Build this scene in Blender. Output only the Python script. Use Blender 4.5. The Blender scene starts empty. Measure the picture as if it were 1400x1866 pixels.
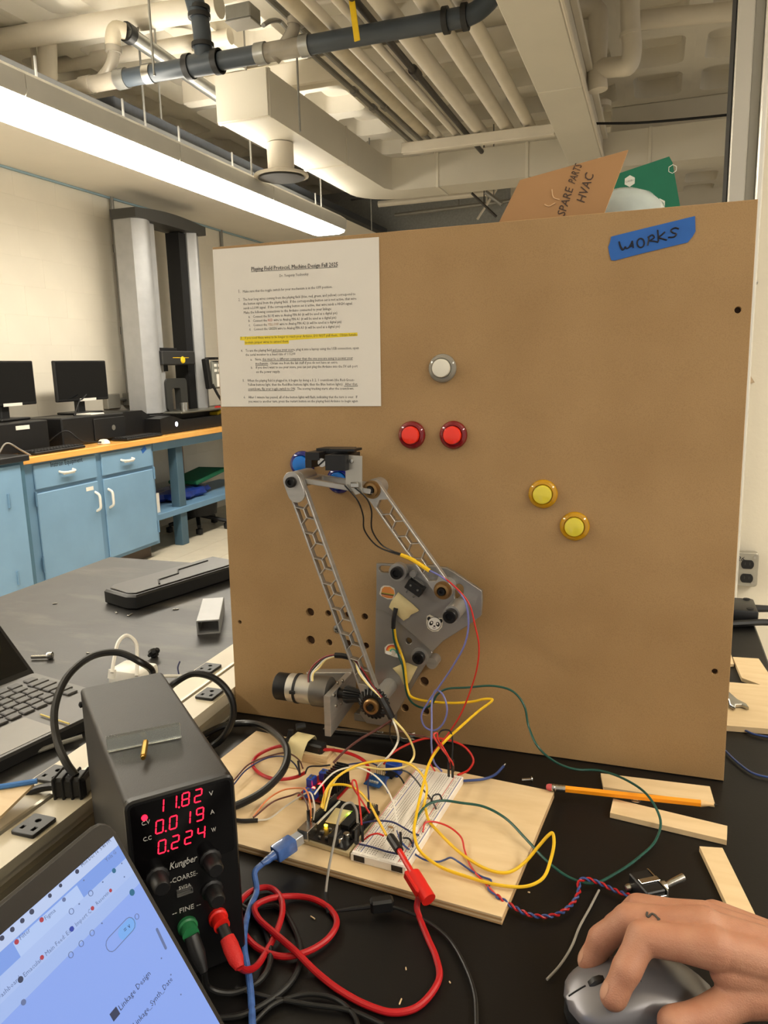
import bpy, bmesh, math, random
from mathutils import Vector, Matrix, Quaternion
from mathutils.bvhtree import BVHTree
from math import pi, sin, cos, radians as rad, sqrt, hypot, atan2

scene = bpy.context.scene
COL = scene.collection
T = 0.92                      # height of the lab bench top above the floor

# ---------------------------------------------------------------- camera
F, YAW, PIT, ROL, CZ = 1387.4, -0.342032, -0.188268, 0.0267038, 1.3785
fw = Vector((sin(YAW)*cos(PIT), cos(YAW)*cos(PIT), sin(PIT)))
r0 = Vector((cos(YAW), -sin(YAW), 0)); d0 = -r0.cross(fw)
CR = cos(ROL)*r0 + sin(ROL)*d0; CD = -sin(ROL)*r0 + cos(ROL)*d0
CAM = Vector((0, 0, CZ))
cd = bpy.data.cameras.new('camera'); cam = bpy.data.objects.new('camera', cd); COL.objects.link(cam)
cam.matrix_world = Matrix(((CR.x, -CD.x, -fw.x, 0), (CR.y, -CD.y, -fw.y, 0), (CR.z, -CD.z, -fw.z, CZ), (0, 0, 0, 1)))
cd.sensor_fit = 'VERTICAL'; cd.sensor_height = 36.0; cd.lens = 36.0*F/1866; cd.clip_start = 0.01; cd.clip_end = 100
scene.camera = cam
cy = scene.cycles
cy.max_bounces = 6; cy.diffuse_bounces = 4; cy.glossy_bounces = 3; cy.transmission_bounces = 4; cy.transparent_max_bounces = 6; cy.caustics_reflective = False; cy.caustics_refractive = False

# ---------------------------------------------------------------- world, exposure
w = bpy.data.worlds.new('world'); scene.world = w; w.use_nodes = True
bgn = w.node_tree.nodes['Background']
bgn.inputs[0].default_value = (1.0, 0.93, 0.83, 1); bgn.inputs[1].default_value = 0.55
vs = scene.view_settings
vs.view_transform = 'Standard'; vs.look = 'None'; vs.gamma = 1; vs.use_curve_mapping = False; vs.exposure = 0.15
ROW2 = 1.75                   # a second row of the same lights hangs right of the camera
LAMP = 24.0                    # radiance of the fluorescent lenses
LAMP_COL = (1.0, 0.925, 0.79)

# ---------------------------------------------------------------- sight lines: where a point seen in the photo lies on a real plane
def ray(u, v): return CR*((u-700)/F) + CD*((v-933)/F) + fw
def hz(u, v, z): d = ray(u, v); return CAM + d*((z-CZ)/d.z)
def hy(u, v, y): d = ray(u, v); return CAM + d*(y/d.y)
def hx(u, v, x): d = ray(u, v); return CAM + d*(x/d.x)
def tb(u, v, dz=0.0): return hz(u, v, T+dz)          # on the bench, dz above it

# ---------------------------------------------------------------- object helpers
WM = {}
def tag(o, label=None, cat=None, group=None, kind=None):
    if label: o['label'] = label
    if cat: o['category'] = cat
    if group: o['group'] = group
    if kind: o['kind'] = kind
    return o
def setpar(o, p):
    o.parent = p; o.matrix_parent_inverse = WM[p].inverted()
def thing(name, label, cat, loc=(0, 0, 0), rot=None, group=None):
    o = bpy.data.objects.new(name, None); COL.objects.link(o); o.empty_display_size = .02
    m = Matrix.Translation(loc)
    if rot is not None: m = m @ rot.to_4x4()
    o.matrix_basis = m; WM[o] = m.copy()
    return tag(o, label, cat, group)
def link_mesh(name, me, m, mat, parent=None):
    o = bpy.data.objects.new(name, me); COL.objects.link(o)
    if mat and not me.materials: me.materials.append(mat)
    o.matrix_basis = m; WM[o] = m.copy()
    if parent: setpar(o, parent)
    return o
def copy_tree(o, delta, parent=None):
    """copy of a thing with its parts, moved by the world matrix delta"""
    c = o.copy(); COL.objects.link(c)
    m = delta @ WM[o]; WM[c] = m
    c.parent = None; c.matrix_parent_inverse = Matrix(); c.matrix_basis = m
    if parent: setpar(c, parent)
    for ch in list(o.children):
        if ch in WM: copy_tree(ch, delta, c)
    return c

def cubebev(s, b, seg=1):
    bm = bmesh.new(); bmesh.ops.create_cube(bm, size=1)
    for v in bm.verts: v.co = Vector((v.co.x*s[0], v.co.y*s[1], v.co.z*s[2]))
    if b > 0: bmesh.ops.bevel(bm, geom=list(bm.edges), offset=b, segments=seg, affect='EDGES', profile=.5)
    bm.verts.index_update()
    r = [v.co.copy() for v in bm.verts], [[v.index for v in f.verts] for f in bm.faces]
    bm.free(); return r
def axes(z, up=None):
    z = Vector(z).normalized(); a = Vector(up) if up else (Vector((0, 0, 1)) if abs(z.z) < .95 else Vector((1, 0, 0)))
    x = a.cross(z).normalized(); y = z.cross(x); return x, y, z
def smooth_path(pts, n=6):
    P = [Vector(p) for p in pts]
    if len(P) < 3: return P
    out = []; P = [P[0]*2-P[1]] + P + [P[-1]*2-P[-2]]
    for i in range(1, len(P)-2):
        p0, p1, p2, p3 = P[i-1:i+3]
        t0 = 0; t1 = max((p1-p0).length, 1e-6)**.5; t2 = t1+max((p2-p1).length, 1e-6)**.5; t3 = t2+max((p3-p2).length, 1e-6)**.5
        for k in range(n):
            t = t1+(t2-t1)*k/n
            A1 = p0*((t1-t)/(t1-t0))+p1*((t-t0)/(t1-t0)); A2 = p1*((t2-t)/(t2-t1))+p2*((t-t1)/(t2-t1)); A3 = p2*((t3-t)/(t3-t2))+p3*((t-t2)/(t3-t2))
            B1 = A1*((t2-t)/(t2-t0))+A2*((t-t0)/(t2-t0)); B2 = A2*((t3-t)/(t3-t1))+A3*((t-t1)/(t3-t1))
            out.append(B1*((t2-t)/(t2-t1))+B2*((t-t1)/(t2-t1)))
    out.append(P[-2]); return out

class MB:
    """collects shapes into ONE mesh"""
    def __init__(s, m=None): s.v = []; s.f = []; s.m = m.copy() if m else Matrix()
    def add(s, vs, fs, m=None):
        k = len(s.v); mm = s.m @ m if m is not None else s.m
        s.v += [mm @ Vector(p) for p in vs]; s.f += [[i+k for i in f] for f in fs]; return s
    def box(s, c, size, b=0.0, rot=None, seg=1):
        vs_, fs_ = cubebev(size, min(b, min(size)*.49), seg)
        m = Matrix.Translation(c)
        if rot is not None: m = m @ rot.to_4x4()
        return s.add(vs_, fs_, m)
    def span(s, a, c, b=0.0, seg=1):
        return s.box([(a[i]+c[i])/2 for i in range(3)], [abs(c[i]-a[i]) for i in range(3)], b, None, seg)
    def cyl(s, p0, p1, r0, r1=None, n=16, caps=True, up=None):
        p0 = Vector(p0); p1 = Vector(p1); r1 = r0 if r1 is None else r1; x, y, z = axes(p1-p0, up)
        vs_ = [p0+(x*cos(2*pi*i/n)+y*sin(2*pi*i/n))*r0 for i in range(n)]+[p1+(x*cos(2*pi*i/n)+y*sin(2*pi*i/n))*r1 for i in range(n)]
        fs_ = [[i, (i+1) % n, n+(i+1) % n, n+i] for i in range(n)]
        if caps: fs_ += [list(range(n))[::-1], list(range(n, 2*n))]
        return s.add(vs_, fs_)
    def lathe(s, prof, o=(0, 0, 0), ax=(0, 0, 1), n=24, up=None, mod=None):
        o = Vector(o); x, y, z = axes(ax, up); vs_ = []; fs_ = []
        for k, (r, h) in enumerate(prof):
            for i in range(n):
                rr = r*(mod(i, k) if mod else 1); a = 2*pi*i/n; vs_.append(o+z*h+(x*cos(a)+y*sin(a))*rr)
        for k in range(len(prof)-1):
            fs_ += [[k*n+i, k*n+(i+1) % n, (k+1)*n+(i+1) % n, (k+1)*n+i] for i in range(n)]
        if prof[0][0] > 1e-7: fs_.append(list(range(n))[::-1])
        if prof[-1][0] > 1e-7: fs_.append([(len(prof)-1)*n+i for i in range(n)])
        return s.add(vs_, fs_)
    def tube(s, pts, r, n=8, sm=0, caps=True):
        P = smooth_path(pts, sm) if sm else [Vector(p) for p in pts]
        Q = [P[0]]
        for p in P[1:]:
            if (p-Q[-1]).length > 1e-6: Q.append(p)
        P = Q; L = len(P); rr = r if isinstance(r, (list, tuple)) else None
        tan = [((P[min(i+1, L-1)]-P[max(i-1, 0)]).normalized()) for i in range(L)]
        x, y, z = axes(tan[0]); vs_ = []; fs_ = []
        for i in range(L):
            if i:
                q = tan[i-1].rotation_difference(tan[i]); x = q @ x; y = q @ y
            R_ = (rr[min(len(rr)-1, int(round(i*(len(rr)-1)/max(1, L-1))))] if rr else r)
            vs_ += [P[i]+(x*cos(2*pi*k/n)+y*sin(2*pi*k/n))*R_ for k in range(n)]
        for i in range(L-1): fs_ += [[i*n+k, i*n+(k+1) % n, (i+1)*n+(k+1) % n, (i+1)*n+k] for k in range(n)]
        if caps: fs_ += [list(range(n))[::-1], [(L-1)*n+k for k in range(n)]]
        return s.add(vs_, fs_)
    def prism(s, poly, z0, z1, m=None):
        n = len(poly)
        a = sum(poly[i][0]*poly[(i+1) % n][1]-poly[(i+1) % n][0]*poly[i][1] for i in range(n))
        if a < 0: poly = poly[::-1]
        vs_ = [(p[0], p[1], z0) for p in poly]+[(p[0], p[1], z1) for p in poly]
        return s.add(vs_, [list(range(n))[::-1], list(range(n, 2*n))]+[[i, (i+1) % n, n+(i+1) % n, n+i] for i in range(n)], m)
    def plate(s, outline, holes, z0, z1, bev=0.0, m=None):
        """flat plate with holes: filled 2D curve, extruded and bevelled"""
        cu = bpy.data.curves.new('tmp', 'CURVE'); cu.dimensions = '2D'; cu.fill_mode = 'BOTH'
        cu.extrude = max((z1-z0)/2-bev, 1e-6); cu.bevel_depth = bev; cu.bevel_resolution = 0
        if bev: cu.offset = -bev
        for lp in [outline]+list(holes):
            sp = cu.splines.new('POLY'); sp.points.add(len(lp)-1); sp.use_cyclic_u = True
            for p, q in zip(sp.points, lp): p.co = (q[0]*100, q[1]*100, 0, 1)
        cu.extrude *= 100; cu.bevel_depth *= 100; cu.offset *= 100
        o = bpy.data.objects.new('tmp', cu); me = bpy.data.meshes.new_from_object(o)
        vs_ = [Vector((v.co.x/100, v.co.y/100, v.co.z/100+(z0+z1)/2)) for v in me.vertices]; fs_ = [list(p.vertices) for p in me.polygons]
        bpy.data.objects.remove(o); bpy.data.curves.remove(cu); bpy.data.meshes.remove(me)
        return s.add(vs_, fs_, m)
    def text(s, body, size, m, ext=0.0, align='LEFT', shear=0.0, xs=1.0, res=2, valign='BOTTOM_BASELINE'):
        cu = bpy.data.curves.new('tmp', 'FONT'); cu.body = body; cu.size = size*10; cu.align_x = align; cu.align_y = valign
        cu.extrude = ext*10; cu.resolution_u = res; cu.shear = shear
        o = bpy.data.objects.new('tmp', cu); me = bpy.data.meshes.new_from_object(o)
        vs_ = [Vector((v.co.x*xs/10, v.co.y/10, v.co.z/10)) for v in me.vertices]; fs_ = [list(p.vertices) for p in me.polygons]
        wd = (max(v.x for v in vs_)-min(v.x for v in vs_)) if vs_ else 0
        bpy.data.objects.remove(o); bpy.data.curves.remove(cu); bpy.data.meshes.remove(me)
        s.add(vs_, fs_, m); return wd
    def mesh(s, name, ang=35):
        me = bpy.data.meshes.new(name)
        lo = Vector([min(p[i] for p in s.v) for i in range(3)]); hi = Vector([max(p[i] for p in s.v) for i in range(3)])
        c = Vector(((lo.x+hi.x)/2, (lo.y+hi.y)/2, lo.z))
        me.from_pydata([p-c for p in s.v], [], s.f); me.validate()
        bm = bmesh.new(); bm.from_mesh(me); bmesh.ops.recalc_face_normals(bm, faces=bm.faces); bm.to_mesh(me); bm.free()
        me.shade_smooth(); me.set_sharp_from_angle(angle=rad(ang)); me.update()
        return me, c
    def build(s, name, mat, parent=None, ang=35):
        me, c = s.mesh(name, ang)
        return link_mesh(name, me, Matrix.Translation(c), mat, parent)
    def solo(s, name, mat, label, cat, group=None, kind=None):
        return tag(s.build(name, mat), label, cat, group, kind)

def place(me_c, name, mat, parent, delta):
    """another object that shares a mesh, moved by delta"""
    me, c = me_c
    return link_mesh(name, me, delta @ Matrix.Translation(c), mat, parent)
def TR(x, y, z): return Matrix.Translation((x, y, z))
def RZ(a): return Matrix.Rotation(a, 4, 'Z')
def RX(a): return Matrix.Rotation(a, 4, 'X')
def RY(a): return Matrix.Rotation(a, 4, 'Y')
def frame(o, x, y):
    x = Vector(x).normalized(); z = x.cross(Vector(y)).normalized(); y = z.cross(x)
    return Matrix(((x.x, y.x, z.x, o[0]), (x.y, y.y, z.y, o[1]), (x.z, y.z, z.z, o[2]), (0, 0, 0, 1)))
def circ(x, y, r, n=14, a0=0): return [(x+r*cos(a0+2*pi*i/n), y+r*sin(a0+2*pi*i/n)) for i in range(n)]
def rrect(x0, y0, x1, y1, r, n=4):
    out = []
    for cx, cy, a in ((x1-r, y0+r, -pi/2), (x1-r, y1-r, 0), (x0+r, y1-r, pi/2), (x0+r, y0+r, pi)):
        out += [(cx+r*cos(a+pi/2*i/n), cy+r*sin(a+pi/2*i/n)) for i in range(n+1)]
    return out
def slot(x0, y0, x1, y1, r, n=6):
    a = atan2(y1-y0, x1-x0)
    return [(x1+r*cos(a-pi/2+pi*i/n), y1+r*sin(a-pi/2+pi*i/n)) for i in range(n+1)]+[(x0+r*cos(a+pi/2+pi*i/n), y0+r*sin(a+pi/2+pi*i/n)) for i in range(n+1)]

# ---------------------------------------------------------------- materials
def srgb(r, g, b):
    f = lambda c: ((c/255+.055)/1.055)**2.4 if c/255 > .04045 else c/255/12.92
    return (f(r), f(g), f(b), 1)
MATS = {}
def mat(name, col, rough=.5, metal=0.0, var=0.0, vscale=40.0, bump=0.0, bscale=200.0, col2=None, aniso=None, emit=None, estr=0.0,
        trans=0.0, alpha=1.0, ior=1.45, coat=0.0, spec=None, sss=0.0, rvar=0.0, detail=4.0):
    if name in MATS: return MATS[name]
    m = bpy.data.materials.new(name); m.use_nodes = True; nt = m.node_tree; N = nt.nodes; L = nt.links
    p = N['Principled BSDF']; c = srgb(*col) if max(col) > 1.0 else (*col, 1)
    p.inputs['Base Color'].default_value = c; p.inputs['Roughness'].default_value = rough; p.inputs['Metallic'].default_value = metal
    p.inputs['IOR'].default_value = ior; p.inputs['Transmission Weight'].default_value = trans; p.inputs['Alpha'].default_value = alpha
    p.inputs['Coat Weight'].default_value = coat
    if spec is not None: p.inputs['Specular IOR Level'].default_value = spec
    if sss: p.inputs['Subsurface Weight'].default_value = sss; p.inputs['Subsurface Radius'].default_value = (.012, .005, .003); p.inputs['Subsurface Scale'].default_value = .5
    if emit: p.inputs['Emission Color'].default_value = (srgb(*emit) if max(emit) > 1.0 else (*emit, 1)); p.inputs['Emission Strength'].default_value = estr
    if var or bump or col2 or rvar:
        tc = N.new('ShaderNodeTexCoord'); mp = N.new('ShaderNodeMapping'); L.new(tc.outputs['Object'], mp.inputs[0])
        if aniso: mp.inputs['Scale'].default_value = aniso
    if var or col2 or rvar:
        no = N.new('ShaderNodeTexNoise'); no.inputs['Scale'].default_value = vscale; no.inputs['Detail'].default_value = detail; L.new(mp.outputs[0], no.inputs['Vector'])
        rp = N.new('ShaderNodeValToRGB'); rp.color_ramp.elements[0].position = .3; rp.color_ramp.elements[1].position = .7
        if col2: c2 = srgb(*col2) if max(col2) > 1.0 else (*col2, 1)
        else: c2 = tuple(min(1, x*(1+var)) for x in c[:3])+(1,)
        c1 = c if col2 else tuple(x*(1-var) for x in c[:3])+(1,)
        rp.color_ramp.elements[0].color = c1; rp.color_ramp.elements[1].color = c2
        L.new(no.outputs['Fac'], rp.inputs[0])
        if var or col2: L.new(rp.outputs[0], p.inputs['Base Color'])
        if rvar:
            mr = N.new('ShaderNodeMapRange'); mr.inputs['To Min'].default_value = max(0, rough-rvar); mr.inputs['To Max'].default_value = min(1, rough+rvar)
            L.new(no.outputs['Fac'], mr.inputs['Value']); L.new(mr.outputs[0], p.inputs['Roughness'])
    if bump:
        nb = N.new('ShaderNodeTexNoise'); nb.inputs['Scale'].default_value = bscale; nb.inputs['Detail'].default_value = 3; L.new(mp.outputs[0], nb.inputs['Vector'])
        bn = N.new('ShaderNodeBump'); bn.inputs['Strength'].default_value = bump; bn.inputs['Distance'].default_value = .002
        L.new(nb.outputs['Fac'], bn.inputs['Height']); L.new(bn.outputs[0], p.inputs['Normal'])
    MATS[name] = m; return m

WALL = mat('painted_block', (226, 219, 203), .6, var=.03, vscale=3, bump=.15, bscale=120)
SOFF = mat('painted_soffit', (238, 233, 222), .7, var=.03, vscale=2, bump=.05)
CEIL = mat('painted_concrete', (222, 216, 202), .8, var=.05, vscale=3, bump=.2, bscale=60)
FLOOR = mat('floor_tile', (196, 187, 168), .35, var=.05, vscale=8)
PIPEW = mat('white_pipe_paint', (222, 214, 198), .45, var=.05, vscale=6, bump=.05)
DUCT = mat('painted_duct', (218, 212, 197), .5, var=.04, vscale=2)
PVC = mat('dark_grey_pvc', (58, 66, 74), .4, var=.1, vscale=8)
BAND = mat('black_rubber_band', (28, 28, 28), .5, var=.1)
CLEAR = mat('clear_plastic_fitting', (158, 150, 136), .25, var=.1, vscale=9, alpha=.75)
GALV = mat('galvanised_steel', (150, 150, 146), .35, .8, var=.12, vscale=14)
GREYP = mat('grey_conduit', (140, 138, 132), .4, .5, var=.1, vscale=10)
STEEL = mat('bright_steel', (190, 188, 182), .25, 1.0, var=.08, vscale=60)
CREAMP = mat('insulated_pipe', (196, 186, 164), .7, var=.1, vscale=10, bump=.2)
DKPIPE = mat('dark_iron_pipe', (70, 66, 62), .45, .4, var=.15)
YELLOW = mat('yellow_plastic', (236, 196, 30), .45, var=.06)
LENS = mat('fluorescent_lens', (240, 235, 220), .4, emit=LAMP_COL, estr=LAMP)
UPL = mat('added_uplight', (240, 235, 220), .4, emit=LAMP_COL, estr=LAMP*.85)  # upward glow added to brighten the ceiling
LAMPW = mat('lamp_housing', (196, 194, 186), .45, var=.04, vscale=5)
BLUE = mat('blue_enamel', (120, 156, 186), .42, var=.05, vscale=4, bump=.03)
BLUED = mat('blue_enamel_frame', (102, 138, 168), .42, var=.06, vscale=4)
WOODO = mat('orange_varnished_maple', (220, 158, 76), .35, col2=(236, 180, 98), vscale=3, aniso=(8, 1, 8), coat=.3)
BLACKP = mat('black_plastic', (22, 22, 23), .42, var=.15, vscale=30)
BLACKM = mat('black_matte', (16, 16, 17), .6, var=.1)
BLKTOP = mat('black_bench_edge', (30, 30, 31), .4, var=.1)
WHITEP = mat('white_plastic', (228, 224, 214), .35, var=.03)
SCREEN = mat('dark_monitor_glass', (20, 21, 23), .12, var=.05)
SILVER = mat('satin_aluminium', (168, 169, 170), .45, .35, var=.06, vscale=12)
# ================================================================ the setting
def struct(mb, name, m): return tag(mb.build(name, m), kind='structure')
f_ = MB(); f_.span((-6, -3, -.05), (5, 11, -.008)); floor = struct(f_, 'floor', mat('floor_joint', (150,142,128), .6))
tmb = MB(); tmb.box((0, 0, -.004), (.302, .302, .008), .001); tile = tmb.mesh('tile')
k = 0
for i in range(-14, -3):
    for j in range(9, 30):
        place(tile, 'tile', FLOOR, floor, TR(i*.305+.1525, j*.305, 0))
rest = MB(); rest.span((-6, -3, -.008), (5, 2.59, 0)); rest.span((-6, 9, -.008), (5, 11, 0)); rest.span((-.9165, 2.59, -.008), (5, 9, 0))
rest.span((-6, 2.59, -.008), (-4.2715, 9, 0)); rest.build('floor_covering', FLOOR, floor)

# left wall of painted concrete blocks
wl = MB(); wl.span((-4.5, -3, 0), (-4.2009, 11, 3.6)); wall_left = struct(wl, 'wall_left', mat('mortar', (222, 215, 199), .8, var=.03))
bmb = MB(); bmb.box((0, 0, 0), (.02, .3992, .1992), .0012); blk = bmb.mesh('block'); bh = MB(); bh.box((0, 0, 0), (.02, .1985, .1985), .0015); blkh = bh.mesh('block_half')
for r in range(0, 14):
    for j in range(7, 22):
        y = j*.4+(.2 if r % 2 else 0)
        place(blk, 'block', WALL, wall_left, TR(-4.21, y, .0995+r*.2))
# far wall
wb = MB(); wb.span((-4.5, 10.6, 0), (5, 10.8, 3.6)); struct(wb, 'wall_back', WALL)
# partition with metal jamb on the right
wr = MB(); wr.span((.205, 2.30, 0), (3.5, 2.42, 3.6)); wall_right = struct(wr, 'wall_right', mat('partition_paint', (224, 216, 198), .65, var=.03, vscale=4, bump=.3, bscale=90))
tj = MB(); tj.span((.160, 2.27, 0), (.2, 2.44, 3.6), .003); jamb = struct(tj, 'trim_1', mat('jamb_metal', (186, 182, 172), .35, .5, var=.05, vscale=3))
tj = MB(); tj.span((.200, 2.285, 0), (.224, 2.30, 3.6), .002); tj.build('gasket', mat('jamb_gasket_grey', (168, 164, 152), .5), jamb)  # plain grey gasket between the jamb and the bright strip
tj = MB(); tj.span((.224, 2.262, 0), (.24, 2.30, 3.6), .004); tj.build('bright_strip', mat('jamb_bright', (225, 222, 214), .25, .4), jamb)
tj = MB(); tj.span((.157, 2.29, 0), (.160, 2.43, 3.6)); tj.build('rubber_seal', BLACKM, jamb)

# concrete waffle slab: one coffer mesh repeated
PX, PY, CZ0, CZ1 = .47, .66, 3.40, 3.52
cm = MB(); inner = rrect(-.17, -.255, .17, .255, .07, 3); top = rrect(-.15, -.235, .15, .235, .06, 3); n = len(inner)
outer = []
for (x, y) in inner:
    s_ = min(PX/2/max(abs(x), 1e-6), PY/2/max(abs(y), 1e-6)); outer.append((x*s_, y*s_))
vs_ = [(x, y, CZ0) for x, y in outer]+[(x, y, CZ0) for x, y in inner]+[(x, y, CZ1) for x, y in top]
fs_ = [[i, (i+1) % n, n+(i+1) % n, n+i] for i in range(n)]+[[n+i, n+(i+1) % n, 2*n+(i+1) % n, 2*n+i] for i in range(n)]+[[2*n+i for i in range(n)]]
for cxs in (-1, 1):
    for cys in (-1, 1):
        # fill the cell corner
        q = [p for p in range(n) if outer[p][0]*cxs > 0 and outer[p][1]*cys > 0]
        a = [p for p in q if abs(abs(outer[p][0])-PX/2) < 1e-5]; b = [p for p in q if abs(abs(outer[p][1])-PY/2) < 1e-5]
        pa = max(a, key=lambda p: abs(outer[p][1])); pb = max(b, key=lambda p: abs(outer[p][0]))
        vs_.append((cxs*PX/2, cys*PY/2, CZ0)); fs_.append([pa, len(vs_)-1, pb])
cm.add(vs_, fs_); coffer = cm.mesh('coffer', 50)
sl = MB(); sl.span((-6, -3, 3.525), (5, 11, 3.75)); ceiling = struct(sl, 'ceiling', CEIL)
for i in range(-8, 4):
    for j in range(0, 14):
        place(coffer, 'coffer', CEIL, ceiling, TR(i*PX-.065+.0, 1.95+j*PY, 0))
# dropped soffit along the left wall
so = MB(); so.span((-4.2, -3, 2.775), (-2.84, 10.6, 2.80), .003); struct(so, 'ceiling_soffit', SOFF)
tr = MB(); tr.span((-4.195, -3, 2.760), (-4.175, 10.5, 2.774), .002); struct(tr, 'trim_2', mat('soffit_blue_line', (150, 176, 186), .6))

# ---------------------------------------------------------------- row of pendant fluorescent lights
def ceiling_light(y0, y1, label):
    t = thing('ceiling_light', label, 'light', (-2.655, (y0+y1)/2, 2.49), group='pendant fluorescent lights')
    h = MB(frame((0, y0, 0), (1, 0, 0), (0, 0, 1)))
    prof = [(-2.815, 2.515), (-2.50, 2.515), (-2.49, 2.53), (-2.49, 2.60), (-2.54, 2.635), (-2.77, 2.635), (-2.825, 2.60), (-2.825, 2.53)]
    h.prism(prof, -(y1-y0)+.003, -.003); h.build('housing', LAMPW, t)
    l = MB(frame((0, y0, 0), (1, 0, 0), (0, 0, 1)))
    l.prism([(-2.805, 2.516), (-2.505, 2.516), (-2.515, 2.498), (-2.56, 2.486), (-2.75, 2.486), (-2.795, 2.498)], -(y1-y0)+.004, -.004); l.build('lens', LENS, t)
    l = MB(); l.span((-2.73, y0+.03, 2.6355), (-2.58, y1-.03, 2.642), .001); l.build('added_uplight', UPL, t)  # added glowing strip, unseen from below, lights the ceiling
    for yy in (y0+.25, y1-.25):
        r = MB(); r.cyl((-2.655, yy, 2.63), (-2.655, yy, 2.775), .006, n=8); r.build('hanger', GREYP, t)
    return t
tr = MB(); tr.span((-2.84, -3, 2.770), (-2.832, 10.6, 2.803), .001); struct(tr, 'soffit_shade_strip', mat('soffit_edge_shade', (70, 70, 68), .6))  # made-up dark strip, painted shade over the brightly lit soffit edge
ys = [-1.66, -.56, .54, 1.64, 2.74, 3.84, 4.94, 6.25]
lb = {5: 'middle lit fluorescent light of the long row, nearer than the last one', 6: 'farthest lit fluorescent light of the row, ending above the brown board',
      4: 'lit fluorescent light entering the picture at the left edge'}
for i in range(7):
    ceiling_light(ys[i], ys[i+1], lb.get(i, ['lit fluorescent light of the left row farthest behind the camera', 'lit fluorescent light of the left row just behind the camera', 'lit fluorescent light of the left row beside the camera', 'lit fluorescent light of the left row just out of the picture'][min(i, 3)]))
src = [o for o in COL.objects if o.name.startswith('ceiling_light')][0]
for i, lab in enumerate(('lit fluorescent light overhead on the right, farthest behind the camera', 'lit fluorescent light overhead on the right, level with the camera', 'lit fluorescent light overhead on the right, in front of the partition')):
    c = copy_tree(src, TR(ROW2+2.655, .16+i*1.15, 0)); c['label'] = lab

# ---------------------------------------------------------------- ducts
d = thing('air_duct', 'white rectangular air duct with a rounded elbow running under the slab', 'duct', (-2.3, 4.2, 2.8))
o_ = MB(); path_in = [(-2.13, 4.2), (-2.13, 6.05)]
ang = [(-2.46+0, 4.2), (-2.46, 6.30)]
oc = [(-2.46+.42-.42*cos(a), 6.30+.35*sin(a)) for a in [pi/2*i/6 for i in range(7)]]
outl = [(-2.46, 4.2)]+oc+[(.62, 6.65), (.62, 6.33), (-2.0, 6.33), (-2.09, 6.29), (-2.13, 6.2), (-2.13, 4.2)]
o_.prism(outl, 2.8, 3.05); o_.build('duct_body', DUCT, d)
for yy in (4.23, 5.4):
    q = MB(); q.span((-2.468, yy-.012, 2.792), (-2.122, yy+.012, 3.058), .003); q.build('joint_flange', DUCT, d)
for xx in (-1.72, -1.0, -.1):
    q = MB(); q.span((xx-.012, 6.322, 2.792), (xx+.012, 6.66, 3.058), .003); q.build('joint_flange', DUCT, d)
df = thing('ceiling_diffuser', 'round white air diffuser with dark rings hanging below the duct', 'air vent', (-2.32, 4.72, 2.6))
q = MB(); q.lathe([(.085, 2.795), (.085, 2.64), (.12, 2.625), (.172, 2.612), (.176, 2.598), (.160, 2.594), (.152, 2.60)], (-2.32, 4.72, 0), n=32); q.build('neck', PIPEW, df)
for i, r in enumerate((.15, .122, .094, .066, .036)):
    q = MB(); q.lathe([(r, 2.588+.003*i), (r-.012, 2.606+.003*i), (r-.016, 2.606+.003*i), (r-.004, 2.586+.003*i)], (-2.32, 4.72, 0), n=28); q.build('louvre_ring', mat('diffuser_grey', (66, 64, 60), .5), df)
q = MB(); q.lathe([(.15, 2.615), (.001, 2.615)], (-2.32, 4.72, 0), n=28); q.build('dark_throat', BLACKM, df)

bm_ = thing('box_beam', 'long white rectangular duct crossing the ceiling above the cardboard sign', 'duct', (-.555, 4.3, 2.85))
q = MB(); q.span((-.68, 1.2, 2.85), (-.435, 4.62, 3.15), .004); q.build('duct_section', DUCT, bm_)
q = MB(); q.span((-.68, 4.63, 2.85), (-.435, 6.31, 3.15), .004); q.build('duct_section', DUCT, bm_)
q = MB(); q.tube([(-.425, 1.2, 2.862), (-.425, 6.3, 2.862)], .012, 8); q.build('edge_pipe', PIPEW, bm_)
q = MB(); q.span((-.435, 1.2, 3.0), (-.40, 6.3, 3.03), .003); q.build('ledge', PIPEW, bm_)

# channel that carries the pipes, and the pipes that lie on it
ch = MB(); ch.span((-1.78, 5.57, 2.88), (-.70, 5.63, 2.95), .004); ch.solo('strut_channel', PIPEW, 'white horizontal channel carrying the ceiling pipes', 'channel')
def pipe_y(u, v, z, r, m, name, label, cat='pipe', y0=1.6, y1=5.9, group='parallel pipes on the ceiling channel'):
    x = hz(u, v, z).x
    q = MB(); q.cyl((x, y0, z), (x, y1, z), r, n=16); return q.solo(name, m, label, cat, group)
pipe_y(873, 235, 3.0, .045, PIPEW, 'ceiling_pipe', 'thick white ceiling pipe, third from the box duct')
pipe_y(923, 232, 3.0, .042, PIPEW, 'ceiling_pipe', 'thick white ceiling pipe, second from the box duct')
pipe_y(965, 228, 3.0, .038, PIPEW, 'ceiling_pipe', 'white ceiling pipe nearest to the box duct')
pipe_y(832, 245, 2.98, .022, PIPEW, 'ceiling_pipe', 'thin white ceiling pipe beside the dark iron pipe')
pipe_y(800, 247, 2.98, .022, PIPEW, 'ceiling_pipe', 'thin white ceiling pipe beside the stained cream pipe')
pipe_y(785, 250, 3.03, .045, CREAMP, 'ceiling_pipe', 'stained cream insulated ceiling pipe, leftmost on the channel', y1=5.62)
dp = pipe_y(850, 243, 2.99, .018, DKPIPE, 'ceiling_pipe', 'thin dark iron ceiling pipe between white ones', y1=6.2)
q = MB(); q.cyl((WM[dp].translation.x, 4.4, 2.99), (WM[dp].translation.x, 4.5, 2.99), .028, n=10); q.build('coupling', DKPIPE, dp)
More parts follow.
